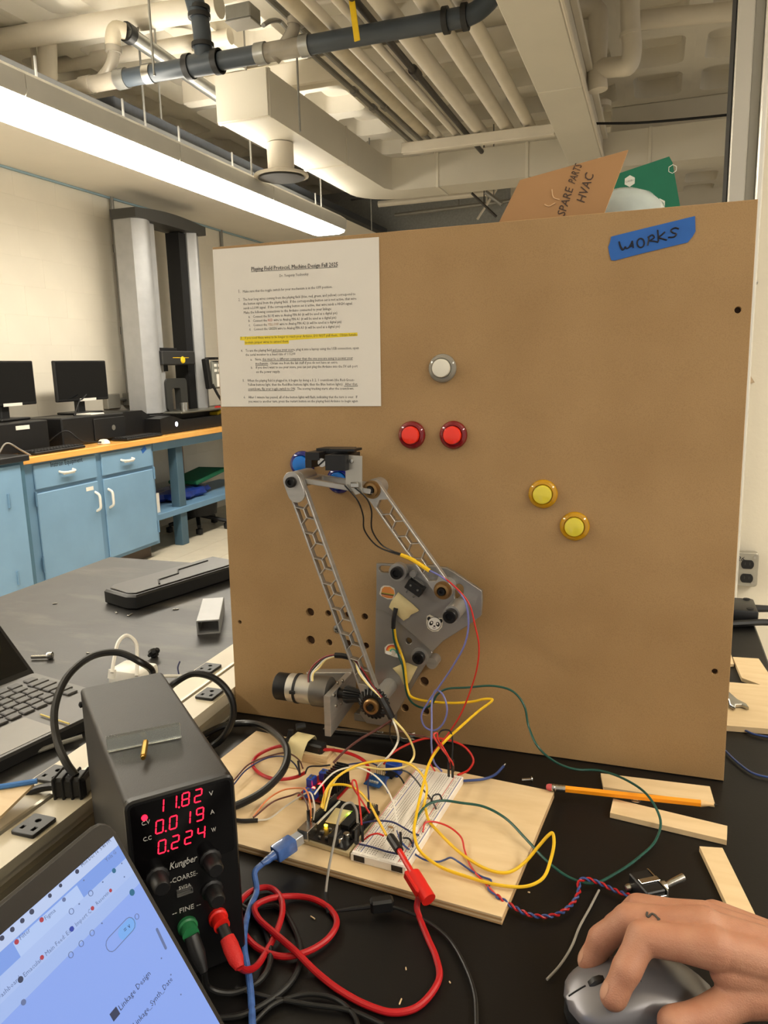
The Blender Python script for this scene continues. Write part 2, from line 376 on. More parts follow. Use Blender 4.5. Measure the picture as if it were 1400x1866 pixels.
cr = MB(); cr.span((-3.2, 5.0, 3.22), (-.7, 5.1, 3.38), .01); cr.solo('cross_pipe_support', PIPEW, 'white cross beam high behind the ceiling pipes', 'beam')

q = MB(); q.span((-3.25, 3.85, 2.801), (-2.90, 8.5, 2.90), .004); q.solo('cable_tray', mat('shade_charcoal', (52, 56, 62), .6, var=.1), 'added dark box standing for the shade above the soffit edge', 'shade box')  # made-up box, its dark colour stands in for the shaded slab
# ---------------------------------------------------------------- dark plastic drain line
YP = 3.68; ZP = hz(400, 113, 2.9).z
def px_x(u): return hy(u, 150-.188*(u-200), YP).x
zc = (hy(260, 139, YP).z+hy(800, 37, YP).z)/2
dl = thing('drain_pipe', 'dark grey plastic drain pipe with clear fittings and black couplings', 'pipe', (px_x(500), YP, zc))
def seg(u0, u1, r, m, name, n=20):
    q = MB(); q.cyl((px_x(u0), YP, zc), (px_x(u1), YP, zc), r, n=n); return q.build(name, m, dl)
seg(60, 155, .036, CLEAR, 'end_pipe'); seg(150, 168, .046, CLEAR, 'coupling'); seg(165, 222, .042, CLEAR, 'clear_fitting'); seg(214, 232, .050, GALV, 'clamp')
seg(228, 352, .043, PVC, 'pipe_length'); seg(266, 279, .049, STEEL, 'hanger_clamp'); seg(342, 402, .052, PVC, 'tee'); seg(340, 350, .060, BAND, 'coupling'); seg(392, 402, .060, BAND, 'coupling')
seg(398, 474, .043, PVC, 'pipe_length'); seg(468, 486, .050, GALV, 'clamp'); seg(482, 556, .044, CLEAR, 'clear_fitting'); seg(549, 566, .050, GALV, 'clamp')
seg(564, 850, .043, PVC, 'pipe_length'); seg(808, 818, .056, BAND, 'coupling'); seg(843, 853, .056, BAND, 'coupling')
xe = px_x(850)
q = MB(); q.tube([(xe, YP, zc), (xe+.06, YP, zc+.02), (xe+.13, YP, zc+.08), (xe+.16, YP, zc+.2), (xe+.17, YP, zc+.45)], .043, 16, 4); q.build('elbow', PVC, dl)
# riser from the tee
xt = px_x(372)
q = MB(); q.tube([(xt, YP, zc), (xt, YP, zc+.14), (xt-.01, YP-.0, zc+.24)], .045, 16); q.build('riser', PVC, dl)
q = MB(); q.tube([(xt-.012, YP, zc+.22), (xt-.03, YP-.03, zc+.34), (xt-.07, YP-.08, zc+.48)], .047, 16, 3); q.build('riser', PVC, dl)
for z_ in (.075, .21, .245):
    q = MB(); q.cyl((xt-.01*(z_ > .2), YP, zc+z_), (xt-.01*(z_ > .2), YP, zc+z_+.02), .056, n=18); q.build('coupling', BAND, dl)
# clear branches that rise out of the two fittings
def branch(u, pts, r, name, m=CLEAR):
    q = MB(); q.tube([hy(a, b, YP) for a, b in pts], r, 14, 5); q.build(name, m, dl)
branch(0, [(178, 150), (196, 130), (206, 108), (208, 92)], .030, 'clear_branch')
branch(0, [(500, 108), (520, 80), (534, 56), (538, 40)], .030, 'clear_branch')
branch(0, [(207, 96), (207, 84)], .042, 'clamp', CLEAR); branch(0, [(539, 46), (540, 34)], .042, 'clamp', CLEAR); branch(0, [(540, 36), (543, 0)], .032, 'clear_riser')
# elbow and galvanised return above the left fitting
ep = thing('vent_pipe', 'galvanised pipe with a pale elbow sloping away behind the drain pipe', 'pipe', hy(210, 70, YP))
a0 = hy(207, 90, YP); a1 = hy(206, 68, YP); a2 = hy(228, 57, YP+.05); zz = a2.z
q = MB(); q.tube([a0, a1, a1+(a2-a1)*.3+Vector((0, 0, .03)), a2], .040, 16, 5); q.build('elbow', CREAMP, ep)
b1 = Vector((a2.x-.02, 5.3, zz-.06))
q = MB(); q.cyl(a2, b1, .040, n=16); q.build('pipe_length', GALV, ep)
q = MB(); q.cyl(a2, a2+(b1-a2)*.03, .050, n=16); q.build('coupling', BAND, ep)

# ---------------------------------------------------------------- big white pipes across the upper left
def pipe_px(name, label, pts, r, m, y, cat='pipe', group=None, sm=0, n=16):
    q = MB(); q.tube([hy(a, b, y) for a, b in pts], r, n, sm); return q.solo(name, m, label, cat, group)
g = 'white pipes crossing the upper left'
pipe_px('cross_pipe', 'thickest white pipe crossing the upper left corner', [(-120, 92), (400, 11)], .060, PIPEW, 3.95, group=g)
pipe_px('cross_pipe', 'second white pipe below the thickest one in the upper left', [(90, 122), (420, 66)], .045, PIPEW, 4.5, group=g)
pipe_px('cross_pipe', 'thin white pipe above the grey junction box', [(200, 60), (620, -4)], .022, PIPEW, 4.4, group=g)
pipe_px('vertical_duct', 'short white vertical pipe dropping from the thick upper left pipe', [(86, 66), (88, 165)], .055, PIPEW, 4.1)
pipe_px('vertical_pipe', 'thin white upright pipe at the upper left edge', [(60, 80), (66, 150)], .018, PIPEW, 4.1)

jb = thing('junction_box', 'grey junction box with conduits beside the drain pipe', 'box', hy(442, 28, 4.0))
c = hy(443, 28, 4.0); q = MB(); q.box(c, (.15, .12, .075), .006); q.build('body', GREYP, jb)
q = MB(); q.box(c-Vector((0, 0, .042)), (.156, .126, .01), .003); q.build('cover', mat('junction_cover', (150, 146, 138), .5, .2, bump=.2), jb)
for i, (x, z, y0) in enumerate(((-1.93, 2.93, 4.0), (-1.80, 3.0, 2.5))):
    pass
def conduit_y(u, v, z, r, label, y0, y1):
    x = hz(u, v, z).x; q = MB(); q.cyl((x, y0, z), (x, y1, z), r, n=10)
    for yy in (y0+.8, y1-1.0): q.cyl((x, yy, z), (x, yy+.05, z), r*1.5, n=10)
    q.solo('conduit', GREYP, label, 'conduit', 'grey conduits beside the air duct')
conduit_y(560, 90, 3.09, .017, 'grey conduit nearest to the white air duct', 4.05, 6.2)
conduit_y(600, 100, 3.09, .017, 'grey conduit second from the white air duct', 2.0, 6.2)
conduit_y(676, 150, 3.09, .014, 'thin grey conduit beside the cream insulated pipe', 2.0, 6.1)
q = MB(); q.tube([hy(480, 46, 4.0), hy(495, 38, 4.1), hy(512, 40, 4.2), hy(530, 62, 4.2), hy(545, 85, 4.2)], .012, 8, 5); q.solo('bent_conduit', GREYP, 'short bent grey conduit beside the junction box', 'conduit')
st = MB(); c = hy(644, 20, 3.5); st.box(c, (.028, .006, .25), .002, rot=Matrix.Rotation(-.12, 3, 'Y')); st.solo('yellow_strap', YELLOW, 'yellow strap hanging beside the ceiling pipes', 'strap')

# threaded hanger rods
def rod(u, v0, v1, y, label):
    p0 = hy(u, v0, y); p0 = Vector((p0.x, p0.y, 3.522)) if v0 > 100 else p0; p1 = Vector((p0.x, y, hy(u, v1, y).z))
    q = MB(); q.cyl(p0, p1, .006, n=8); q.solo('hanger_rod', GREYP, label, 'rod', 'threaded hanger rods')
rod(270, -10, 140, 3.64, 'thin hanger rod holding the clamp of the dark drain pipe')
rod(251, 50, 240, 3.9, 'hanger rod rising behind the lit lights left of the air duct')
rod(291, 175, 262, 4.3, 'short hanger rod above the middle lit light')
rod(456, 262, 332, 4.72, 'hanger rod beside the round air diffuser')
rod(584, 330, 388, 6.0, 'hanger rod right of the round air diffuser')
rod(542, 122, 240, 4.0, 'hanger rod in front of the white air duct')
rod(676, 362, 420, 6.9, 'hanger rod just left of the paper sheet, far back')
q = MB(); c = hy(254, 240, 3.9); q.box(c, (.07, .05, .03), .004); q.solo('rod_clip', BLACKM, 'small dark clip on top of the lit light', 'clip')

# far clutter between the duct and the top of the board
for i, (a, b, c_, d_, y, r) in enumerate([(690, 372, 900, 350, 7.6, .03), (720, 392, 960, 362, 8.2, .02), (860, 352, 905, 395, 7.4, .012), (905, 345, 870, 400, 7.8, .012), (885, 350, 915, 372, 7.2, .02), (640, 360, 700, 352, 7.5, .03)]):
    q = MB(); q.tube([hy(a, b, y), hy(c_, d_, y)], r, 8); pm = (hy(a, b, y)+hy(c_, d_, y))/2; q.cyl(pm, (pm.x, pm.y, 3.523), .006, n=6)
    q.solo('far_pipe', (PIPEW, GREYP, DKPIPE)[i % 3], ['far white pipe just above the board top', 'far grey pipe just above the board top', 'far dark diagonal brace above the board',
            'far white diagonal brace above the board', 'far short grey pipe above the board', 'far dark pipe beside the last lit light'][i], 'pipe', 'far ceiling pipes')
q = MB(); q.span((-3.9, 8.8, 2.9), (-1.6, 9.0, 3.405), .01); q.solo('far_duct', mat('far_duct_grey', (150, 152, 150), .5, .3, var=.1), 'far grey duct behind the rounded duct elbow', 'duct')

# right side: looping white pipe, far beam, cable, conduit stub
lp = thing('trap_pipe', 'white pipe bend hanging below the waffle slab beside the box duct', 'pipe', hy(1150, 60, 4.8))
q = MB(); q.tube([hy(1148, -30, 4.8), hy(1149, 40, 4.8), hy(1152, 95, 4.8), hy(1146, 118, 4.8), hy(1125, 122, 4.85), hy(1085, 125, 4.9)], .052, 16, 5); q.build('pipe_length', PIPEW, lp)
q = MB(); q.tube([hy(1040, 22, 4.9), hy(1070, 14, 4.9), hy(1088, 22, 4.9), hy(1090, 60, 4.9), hy(1088, 125, 4.9), hy(1090, 165, 4.9)], .055, 16, 5); q.build('pipe_length', PIPEW, lp)
q = MB(); q.cyl(hy(1149, 60, 4.8), hy(1149, 66, 4.8), .057, n=16); q.build('joint_ring', PIPEW, lp)
q = MB(); q.span((-.42, 6.95, 2.95), (2.5, 7.25, 3.4), .01); q.solo('concrete_beam', CEIL, 'white concrete beam below the far waffle slab', 'beam')
q = MB(); q.cyl(hy(1165, 37, 5.0), hy(1400, 15, 5.0), .05, n=14); q.solo('slab_pipe', PIPEW, 'white pipe running along the waffle slab at upper right', 'pipe')
q = MB(); q.tube([hy(1085, 225, 5.6), hy(1160, 224, 5.6), hy(1250, 217, 5.6), hy(1340, 208, 5.6)], .008, 8, 4); q.solo('black_cable', BLACKM, 'black cable slung below the waffle slab at right', 'cable')
q = MB(); q.lathe([(.07, 0), (.07, .035), (.05, .05)], hy(1096, 196, 6.2), n=16); c = hy(1096, 196, 6.2); q.cyl(c-Vector((0, 0, .35)), c, .016, n=8); q.solo('ceiling_stub', PIPEW, 'small round fitting with a thin pipe below the slab', 'fitting')
# ================================================================ bench along the left wall
XF = -3.517
def handle(pts, r, parent, m=WHITEP):
    q = MB(); q.tube(pts, r, 8, 4); return q.build('handle', m, parent)
cabA = thing('base_cabinet', 'blue steel cabinet with two drawers and two doors under the wooden worktop', 'cabinet', (-3.85, 4.17, 0))
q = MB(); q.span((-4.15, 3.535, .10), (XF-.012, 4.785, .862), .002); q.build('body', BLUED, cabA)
q = MB(); q.span((-4.12, 3.56, 0), (-3.6, 4.76, .10)); q.build('plinth', mat('plinth_brown', (92, 78, 66), .7), cabA)
def front(y0, y1, z0, z1, name):
    q = MB(); q.span((XF-.014, y0, z0), (XF, y1, z1), .004); return q.build(name, BLUE, cabA)
d1 = front(3.60, 4.150, .700, .850, 'drawer'); d2 = front(4.205, 4.755, .700, .850, 'drawer')
o1 = front(3.60, 4.150, .125, .675, 'door'); o2 = front(4.205, 4.755, .125, .675, 'door')
for dr, yc in ((d1, 3.866), (d2, 4.463)):
    handle([(XF-.002, yc-.06, .785), (XF+.022, yc-.055, .780), (XF+.026, yc, .776), (XF+.022, yc+.055, .780), (XF-.002, yc+.06, .785)], .008, dr)
    q = MB(); q.box((XF+.022, yc, .772), (.012, .105, .018), .004); q.build('pull', WHITEP, dr)
for do, yc in ((o1, 4.112), (o2, 4.243)):
    handle([(XF-.002, yc, .605), (XF+.03, yc, .585), (XF+.034, yc, .54), (XF+.03, yc, .495), (XF-.002, yc, .475)], .009, do)
for y in (3.592, 4.763):
    for z in (.60, .19):
        q = MB(); q.cyl((XF+.002, y, z), (XF+.002, y, z+.09), .008, n=8); q.build('hinge', BLUED, cabA)
q = MB(); q.text('Instron Equipment', .045, frame((XF+.0006, 3.735, .822), (0, 1, 0), (0, 0, 1)), .0002, xs=.85); q.build('lettering', BLACKM, d1)
q = MB(); q.span((XF, 4.028, .622), (XF+.001, 4.098, .648)); q.build('sticker', WHITEP, o1)
q = MB(); q.box((XF+.0005, 4.665, .83), (.001, .055, .035), rot=Matrix.Rotation(.5, 3, 'X')); q.build('blue_tape', mat('painters_tape', (38, 96, 176), .6, var=.06), d2)
# black-topped cabinet further left
cabB = thing('base_cabinet', 'blue steel cabinet with black top at the left edge', 'cabinet', (-3.8, 2.9, 0))
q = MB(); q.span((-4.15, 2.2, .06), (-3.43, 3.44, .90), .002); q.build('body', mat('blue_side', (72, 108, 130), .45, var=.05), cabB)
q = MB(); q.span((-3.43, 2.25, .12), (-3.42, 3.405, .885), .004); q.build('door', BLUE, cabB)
q = MB(); q.span((-4.16, 2.18, .90), (-3.40, 3.46, .935), .004); q.build('top', BLKTOP, cabB)
for z in (.30, .75):
    q = MB(); q.cyl((-3.418, 3.29, z-.1), (-3.418, 3.29, z-.02), .008, n=8); q.build('hinge', BLUED, cabB)
# worktop and open leg frame
wt = MB(); wt.span((-4.19, 3.50, .865), (-3.495, 7.2, .905), .004); wt.solo('worktop', WOODO, 'orange varnished wooden worktop along the left wall', 'worktop')
lt = thing('bench_frame', 'blue steel leg frame with low shelf right of the blue cabinet', 'bench frame', (-3.85, 5.6, 0))
q = MB(); q.span((-4.15, 4.80, .80), (-3.535, 7.15, .864), .003); q.build('rail', BLUED, lt)
for x in (-3.60, -4.10):
    for y in (5.17, 7.0):
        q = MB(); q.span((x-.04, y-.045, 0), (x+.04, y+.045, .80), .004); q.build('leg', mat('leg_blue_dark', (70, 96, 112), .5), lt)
q = MB(); q.span((-4.10, 4.80, .265), (-3.545, 6.6, .315), .004); q.build('shelf', BLUED, lt)
# things on the low shelf
q = MB(); q.lathe([(.001, 0), (.20, .005), (.235, .03), (.225, .07), (.15, .09), (.001, .095)], (0, 0, 0), n=20, mod=lambda i, k: 1+.12*sin(i*3.1+k)); q.v = [Vector((-3.86+p.x*.8, 5.56+p.y*1.45, .316+p.z)) for p in q.v]
q.solo('blue_bag', mat('blue_vinyl', (34, 56, 132), .25, var=.3, vscale=12), 'crumpled shiny blue bag lying on the low shelf', 'bag')
q = MB(); q.box((-3.85, 5.85, .462), (.3, .5, .035), .01, rot=Matrix.Rotation(.12, 3, 'X')); q.solo('green_folder', mat('green_cloth', (24, 104, 70), .7, var=.15), 'green folder lying behind the blue bag', 'folder')
bn = MB(); bn.plate(rrect(-.16, -.04, .16, .04, .01), [rrect(-.15, -.032, .15, .032, .008)], 0, .15, m=TR(-3.75, 4.87, .316)); bn.plate(rrect(-.15, -.032, .15, .032, .008), [], .002, .006, m=TR(-3.75, 4.87, .316))
bn.solo('storage_bin', WHITEP, 'small white plastic bin on the low shelf against the cabinet', 'bin')
q = MB(); q.cyl((-3.75, 5.03, .3155), (-3.75, 5.03, .78), .006, n=8); q.cyl((-3.70, 4.97, .3155), (-3.70, 4.97, .62), .005, n=8); q.solo('metal_rods', GREYP, 'thin upright metal rods standing on the low shelf', 'rods')
q = MB(); q.cyl((-4.08, 5.95, .316), (-4.08, 5.95, .799), .02, n=10); q.solo('brown_pipe', mat('copper_pipe', (140, 96, 62), .4, .3), 'brown copper pipe upright under the bench', 'pipe')
q = MB(); q.tube([(-3.75, 6.22, .799), (-3.75, 6.22, .42), (-3.72, 6.23, .38)], .022, 10); q.lathe([(.04, 0), (.05, .03), (.02, .08)], (-3.72, 6.23, .3155), n=12); q.solo('drain_hose', BLACKP, 'black hose with grey end hanging under the bench', 'hose')
chm = thing('castor_chair', 'dark stool with castor legs behind the low shelf', 'stool', (-3.7, 5.9, 0))
q = MB(); q.lathe([(.16, .26), (.18, .24), (.17, .14), (.05, .12)], (-3.80, 5.72, 0), n=18); q.build('seat', BLACKM, chm)
for a in range(5):
    q = MB(); x, y = -3.80+.26*cos(a*1.256+.3), 5.72+.26*sin(a*1.256+.3); q.tube([(-3.80, 5.72, .13), (x, y, .07)], .018, 8); q.lathe([(.001, 0), (.03, .01), (.03, .05), (.001, .06)], (x, y, 0), n=10); q.build('leg', BLACKM, chm)

# computers on the worktop
def monitor(yc, w_, x, z0, h, rz, label, foot):
    t = thing('monitor', label, 'monitor', (x, yc, 1.101)); m = TR(x, yc, z0) @ RZ(rz)
    q = MB(m); q.span((-.03, -w_/2, 0), (0, w_/2, h), .006); q.build('housing', BLACKP, t)
    q = MB(m); q.span((0, -w_/2+.012, .02), (.0015, w_/2-.012, h-.012)); q.build('screen', SCREEN, t)
    q = MB(m); q.span((.001, -.05, -.003), (.004, .12, .017), .001); q.build('paper_label', WHITEP, t)
    q = MB(m); q.box((-.05, 0, (1.102-z0+.08)/2+.0), (.04, .08, z0-1.102+.08), .008); q.build('neck', BLACKP, t)
    q = MB(m); q.box((-.05, 0, 1.1015-z0+.008), (.2, .26, .016), .006); q.build('foot', BLACKP, t); return t
monitor(3.845, .53, -3.90, 1.195, .285, .08, 'dark monitor cut by the left edge of the picture', 0)
monitor(4.545, .53, -3.9, 1.195, .285, 0, 'dark monitor in the middle of the bench, left of the testing machine', 0)
p1 = thing('desktop_computer', 'black desktop computer lying at the left edge below the monitor', 'computer', (-3.85, 3.72, .906))
q = MB(); q.span((-4.05, 3.47, .908), (-3.70, 3.95, 1.10), .006); q.build('case', BLACKP, p1)
q = MB(); q.span((-3.70, 3.68, 1.055), (-3.698, 3.79, 1.08)); q.build('paper_label', WHITEP, p1)
p2 = thing('desktop_computer', 'black desktop computer with round front logo beside the testing machine', 'computer', (-3.85, 4.45, .906))
q = MB(); q.span((-4.08, 4.06, .908), (-3.69, 4.70, 1.10), .008); q.build('case', BLACKP, p2)
q = MB(); q.span((-3.69, 4.36, .925), (-3.68, 4.69, 1.075), .004); q.build('front_panel', BLACKM, p2)
q = MB(); q.lathe([(.016, 0), (.019, 0), (.019, .001), (.016, .001)], (-3.68, 4.56, 1.0), (1, 0, 0), n=20); q.box((-3.6795, 4.56, 1.0), (.001, .004, .022), rot=Matrix.Rotation(.3, 3, 'X')); q.build('logo', GREYP, p2)
q = MB(); q.span((-3.83, 4.36, 1.1005), (-3.70, 4.50, 1.112), .003); q.solo('white_adapter', WHITEP, 'flat white adapter lying on the logo computer', 'adapter')
def keyboard(x, y, w_, label):
    t = thing('keyboard', label, 'keyboard', (x, y, .906)); q = MB(); q.box((x, y, .916), (.14, w_, .016), .004); q.build('base', BLACKP, t)
    q = MB()
    for r in range(5):
        for k in range(16): q.box((x-.05+r*.025, y-w_/2+.02+k*(w_-.04)/15, .927), (.018, (w_-.04)/15*.82, .007), .0015)
    tag(q.build('keys', BLACKM, t), kind='stuff')
keyboard(-3.60, 3.86, .44, 'black keyboard at the left on the wooden worktop')
keyboard(-3.60, 4.72, .42, 'black keyboard in front of the logo computer')
q = MB(); q.lathe([(.001, .034), (.018, .031), (.028, .02), (.032, .004), (.03, 0)], (0, 0, 0), n=18); q.v = [Vector((-3.58+p.x*1.5, 4.32+p.y, .906+p.z)) for p in q.v]; q.solo('computer_mouse', WHITEP, 'small pale mouse on the worktop between the keyboards', 'mouse')
for i, (pts, lab) in enumerate([([(-3.75, 3.98, .95), (-3.65, 4.05, 1.02), (-3.6, 4.12, .95), (-3.58, 4.3, .92)], 'black cable looping beside the left keyboard'),
                   ([(-3.55, 3.38, .941), (-3.55, 3.45, 1.0), (-3.54, 3.54, .95), (-3.53, 3.60, .912)], 'grey cable curling on the worktop at the left edge'),
                   ([(-3.75, 4.25, 1.106), (-3.78, 4.35, 1.20), (-3.84, 4.45, 1.21), (-3.86, 4.52, 1.24)], 'thin cable hanging below the middle monitor')]):
    q = MB(); q.tube(pts, .005, 6, 5); q.solo('cable', (BLACKM, GREYP, BLACKM)[i], lab, 'cable')

# ---------------------------------------------------------------- tall testing machine
tm = thing('testing_machine', 'tall materials testing machine with two silver columns and black base', 'machine', (-3.85, 5.5, .906))
q = MB(frame((0, 0, 0), (0, 1, 0), (0, 0, 1)))
q.prism([(4.76, .908), (6.9, .908), (6.9, 1.05), (5.05, 1.05), (4.95, 1.10), (4.70, 1.10), (4.70, .95)], -4.1, -3.72)
q.prism([(4.98, .908), (6.9, .908), (6.9, 1.0), (5.3, 1.0), (5.12, 1.045), (4.98, 1.03)], -3.74, -3.58); q.build('base', BLACKP, tm)
q = MB(); q.span((-3.82, 5.3, 1.045), (-3.60, 6.7, 1.062), .006); q.build('table_plate', mat('machine_plate', (110, 108, 98), .3, .5), tm)
def column(y0, y1, w_):
    q = MB(); pr = [(-3.99, y0), (-3.99, y1), (-3.84, y1), (-3.835, y1-.02), (-3.80, y1-.03)]+[(-3.80+.03*sin(pi*i/6), y1-.035-(y1-y0-.06)*i/6) for i in range(7)]+[(-3.83, y0)]
    q.prism(pr, 1.06, 2.55); return q.build('column', SILVER, tm)
column(5.16, 5.385, 0)
q = MB(); q.span((-3.96, 5.388, 1.06), (-3.83, 5.455, 2.55), .006); q.build('column_strip', SILVER, tm)
q = MB(); q.span((-3.97, 5.80, 1.06), (-3.84, 5.905, 2.54)); q.build('bellows', BLACKM, tm)
column(5.91, 6.03, 0); q = MB(); q.span((-3.96, 6.035, 1.06), (-3.83, 6.09, 2.55), .006); q.build('column_strip', SILVER, tm)
q = MB(frame((0, 0, 0), (0, 1, 0), (0, 0, 1))); arc = [(5.14+.98*i/12, 2.62+.03*sin(pi*i/12)) for i in range(13)]
q.prism([(5.14, 2.55), (6.12, 2.55)]+arc[::-1], -4.0, -3.77); q.build('top_cover', mat('dark_grey_cover', (62, 62, 60), .5), tm)
xh = MB(); xh.span((-3.95, 5.33, 1.44), (-3.76, 5.80, 1.555), .008); xh = xh.build('crosshead', mat('crosshead_black', (44, 44, 44), .5), tm)
q = MB(); q.span((-3.9, 5.35, 1.555), (-3.80, 5.6, 1.58), .004); q.build('cable_tray', BLACKM, xh)
q = MB(); q.span((-3.76, 5.47, 1.497), (-3.758, 5.70, 1.501)); q.lathe([(.001, .012), (.025, .008), (.03, 0)], (-3.76, 5.61, 1.48), (1, 0, 0), n=14); q.build('yellow_mark', YELLOW, xh)
q = MB(); q.cyl((-3.85, 5.46, 1.39), (-3.85, 5.46, 1.44), .035, n=14); q.build('load_cell', BLACKM, xh)
q = MB(); q.plate(rrect(5.42, 1.06, 5.72, 1.33, .04), [rrect(5.50, 1.06, 5.62, 1.25, .02)], -.03, .03, m=frame((-3.84, 0, 0), (0, 1, 0), (0, 0, 1))); q.build('lower_grip', mat('grip_grey', (70, 70, 68), .4, .4), tm)
q = MB(); q.cyl((-3.72, 5.52, 1.062), (-3.72, 5.52, 1.13), .035, n=14); q.build('specimen_seat', STEEL, tm)
q = MB(); q.lathe([(.001, .002), (.018, .002), (.02, 0)], (-3.58, 5.19, .975), (1, 0, 0), n=16); q.build('power_light', mat('white_led', (230, 235, 250), .4, emit=(220, 225, 255), estr=1.5), tm)
q = MB(); q.box((-3.68, 5.98, 1.03), (.09, .16, .03), .006, rot=Matrix.Rotation(.25, 3, 'X')); es = q.build('stop_housing', YELLOW, tm)
q = MB(); q.lathe([(.03, 0), (.035, .015), (.02, .03), (.001, .032)], (-3.68, 5.98, 1.045), n=14); q.build('stop_button', mat('stop_red', (190, 40, 30), .4), es)
hs = thing('control_handset', 'grey control handset with buttons on the side of the testing machine', 'handset', (-3.65, 5.98, 1.25))
q = MB(); q.box((-3.67, 5.83, 1.36), (.05, .05, .26), .006, rot=Matrix.Rotation(.15, 3, 'X')); q.build('holder', BLACKM, hs)
q = MB(); q.box((-3.65, 5.98, 1.35), (.03, .22, .24), .01); q.build('body', mat('handset_grey', (120, 120, 112), .5), hs)
q = MB(); q.box((-3.634, 5.97, 1.30), (.004, .1, .11), .002); q.build('keypad', WHITEP, hs)
for i in range(3):
    for j in range(2):
        q = MB(); q.box((-3.633, 5.91+.065*i, 1.43-.045*j), (.006, .04, .025), .002); q.build('button', WHITEP, hs)
q = MB(); q.span((-3.71, 5.87, 1.48), (-3.61, 6.02, 1.50), .003); q.build('top_clip', BLACKM, hs)
q = MB(); q.tube([(-3.65, 5.87, 1.27), (-3.63, 5.91, 1.18), (-3.61, 5.98, 1.09), (-3.61, 6.04, 1.068)], .012, 8, 5); q.build('cord', BLACKM, hs)

# conduit and boxes on the left wall
wc = thing('wall_conduit', 'grey conduit running down the block wall to an outlet box', 'conduit', (-4.18, 5.40, 1.2))
q = MB(); q.cyl((-4.175, 5.40, 1.22), (-4.175, 5.40, 2.775), .017, n=10); q.build('tube', GREYP, wc)
for z in (1.70, 2.35, 2.62):
    q = MB(); q.cyl((-4.175, 5.40, z), (-4.175, 5.40, z+.06), .023, n=10); q.build('coupling', GREYP, wc)
q = MB(); q.span((-4.20, 5.345, 1.115), (-4.13, 5.48, 1.22), .006); bx_ = q.build('box', mat('box_grey', (126, 124, 116), .5, .3), wc)
q = MB(); q.lathe([(.025, .004), (.028, 0), (.001, .002)], (-4.13, 5.42, 1.168), (1, 0, 0), n=16); q.build('socket', BLACKM, bx_)
q = MB(); q.span((-4.20, 5.10, 1.10), (-4.15, 5.26, 1.22), .006); q.build('outlet_box', mat('box_grey2', (150, 146, 136), .5, .3), wc)
q = MB(); q.cyl((-4.17, 5.26, 1.17), (-4.17, 5.345, 1.17), .016, n=10); q.build('nipple', GREYP, wc)
q = MB(); q.cyl((-4.185, 7.08, 2.2), (-4.185, 7.08, 2.775), .017, n=10); q.solo('wall_conduit', GREYP, 'grey conduit stub at the soffit just left of the paper sheet', 'conduit')
# ================================================================ lab benches and power raceway
def pl(M, u, v, off=0.0):
    """local x, y of a seen point on the plane z = off of a frame"""
    Mi = M.inverted(); o = Mi @ CAM; d = Mi.to_3x3() @ ray(u, v); t = (off-o.z)/d.z; p = o+d*t; return (p.x, p.y)
def benchtop_mat():
    m = mat('black_resin_top', (36, 35, 34), .42, rvar=.1, vscale=7, bump=.04, bscale=300, var=.12)
    nt = m.node_tree; N = nt.nodes; L = nt.links; p = N['Principled BSDF']
    tc = N.new('ShaderNodeTexCoord'); mp = N.new('ShaderNodeMapping'); mp.inputs['Scale'].default_value = (1.5, 5, 1); mp.inputs['Rotation'].default_value = (0, 0, .5); L.new(tc.outputs['Object'], mp.inputs[0])
    n1 = N.new('ShaderNodeTexNoise'); n1.inputs['Scale'].default_value = 2.2; n1.inputs['Detail'].default_value = 8; n1.inputs['Roughness'].default_value = .65; L.new(mp.outputs[0], n1.inputs['Vector'])
    rp = N.new('ShaderNodeValToRGB'); rp.color_ramp.elements[0].position = .52; rp.color_ramp.elements[1].position = .78
    rp.color_ramp.elements[0].color = (0, 0, 0, 1); rp.color_ramp.elements[1].color = (1, 1, 1, 1); L.new(n1.outputs['Fac'], rp.inputs[0])
    n2 = N.new('ShaderNodeTexNoise'); n2.inputs['Scale'].default_value = 260; n2.inputs['Detail'].default_value = 2; L.new(tc.outputs['Object'], n2.inputs['Vector'])
    r2 = N.new('ShaderNodeValToRGB'); r2.color_ramp.elements[0].position = .73; r2.color_ramp.elements[1].position = .80
    r2.color_ramp.elements[0].color = (0, 0, 0, 1); r2.color_ramp.elements[1].color = (1, 1, 1, 1); L.new(n2.outputs['Fac'], r2.inputs[0])
    ad = N.new('ShaderNodeMath'); ad.operation = 'MULTIPLY'; ad.inputs[1].default_value = .42; L.new(rp.outputs[0], ad.inputs[0])
    a2 = N.new('ShaderNodeMath'); a2.operation = 'MAXIMUM'; L.new(ad.outputs[0], a2.inputs[0])
    s2 = N.new('ShaderNodeMath'); s2.operation = 'MULTIPLY'; s2.inputs[1].default_value = .5; L.new(r2.outputs[0], s2.inputs[0]); L.new(s2.outputs[0], a2.inputs[1])
    mx = N.new('ShaderNodeMixRGB'); mx.inputs[2].default_value = srgb(128, 122, 112); L.new(a2.outputs[0], mx.inputs[0])
    old = p.inputs['Base Color'].links[0].from_socket; L.new(old, mx.inputs[1]); L.new(mx.outputs[0], p.inputs['Base Color'])
    return m
TOPD = benchtop_mat()
TOPC = mat('black_resin_clean', (15, 14, 14), .42, spec=.35, rvar=.08, vscale=9, var=.15, bump=.03, bscale=400)
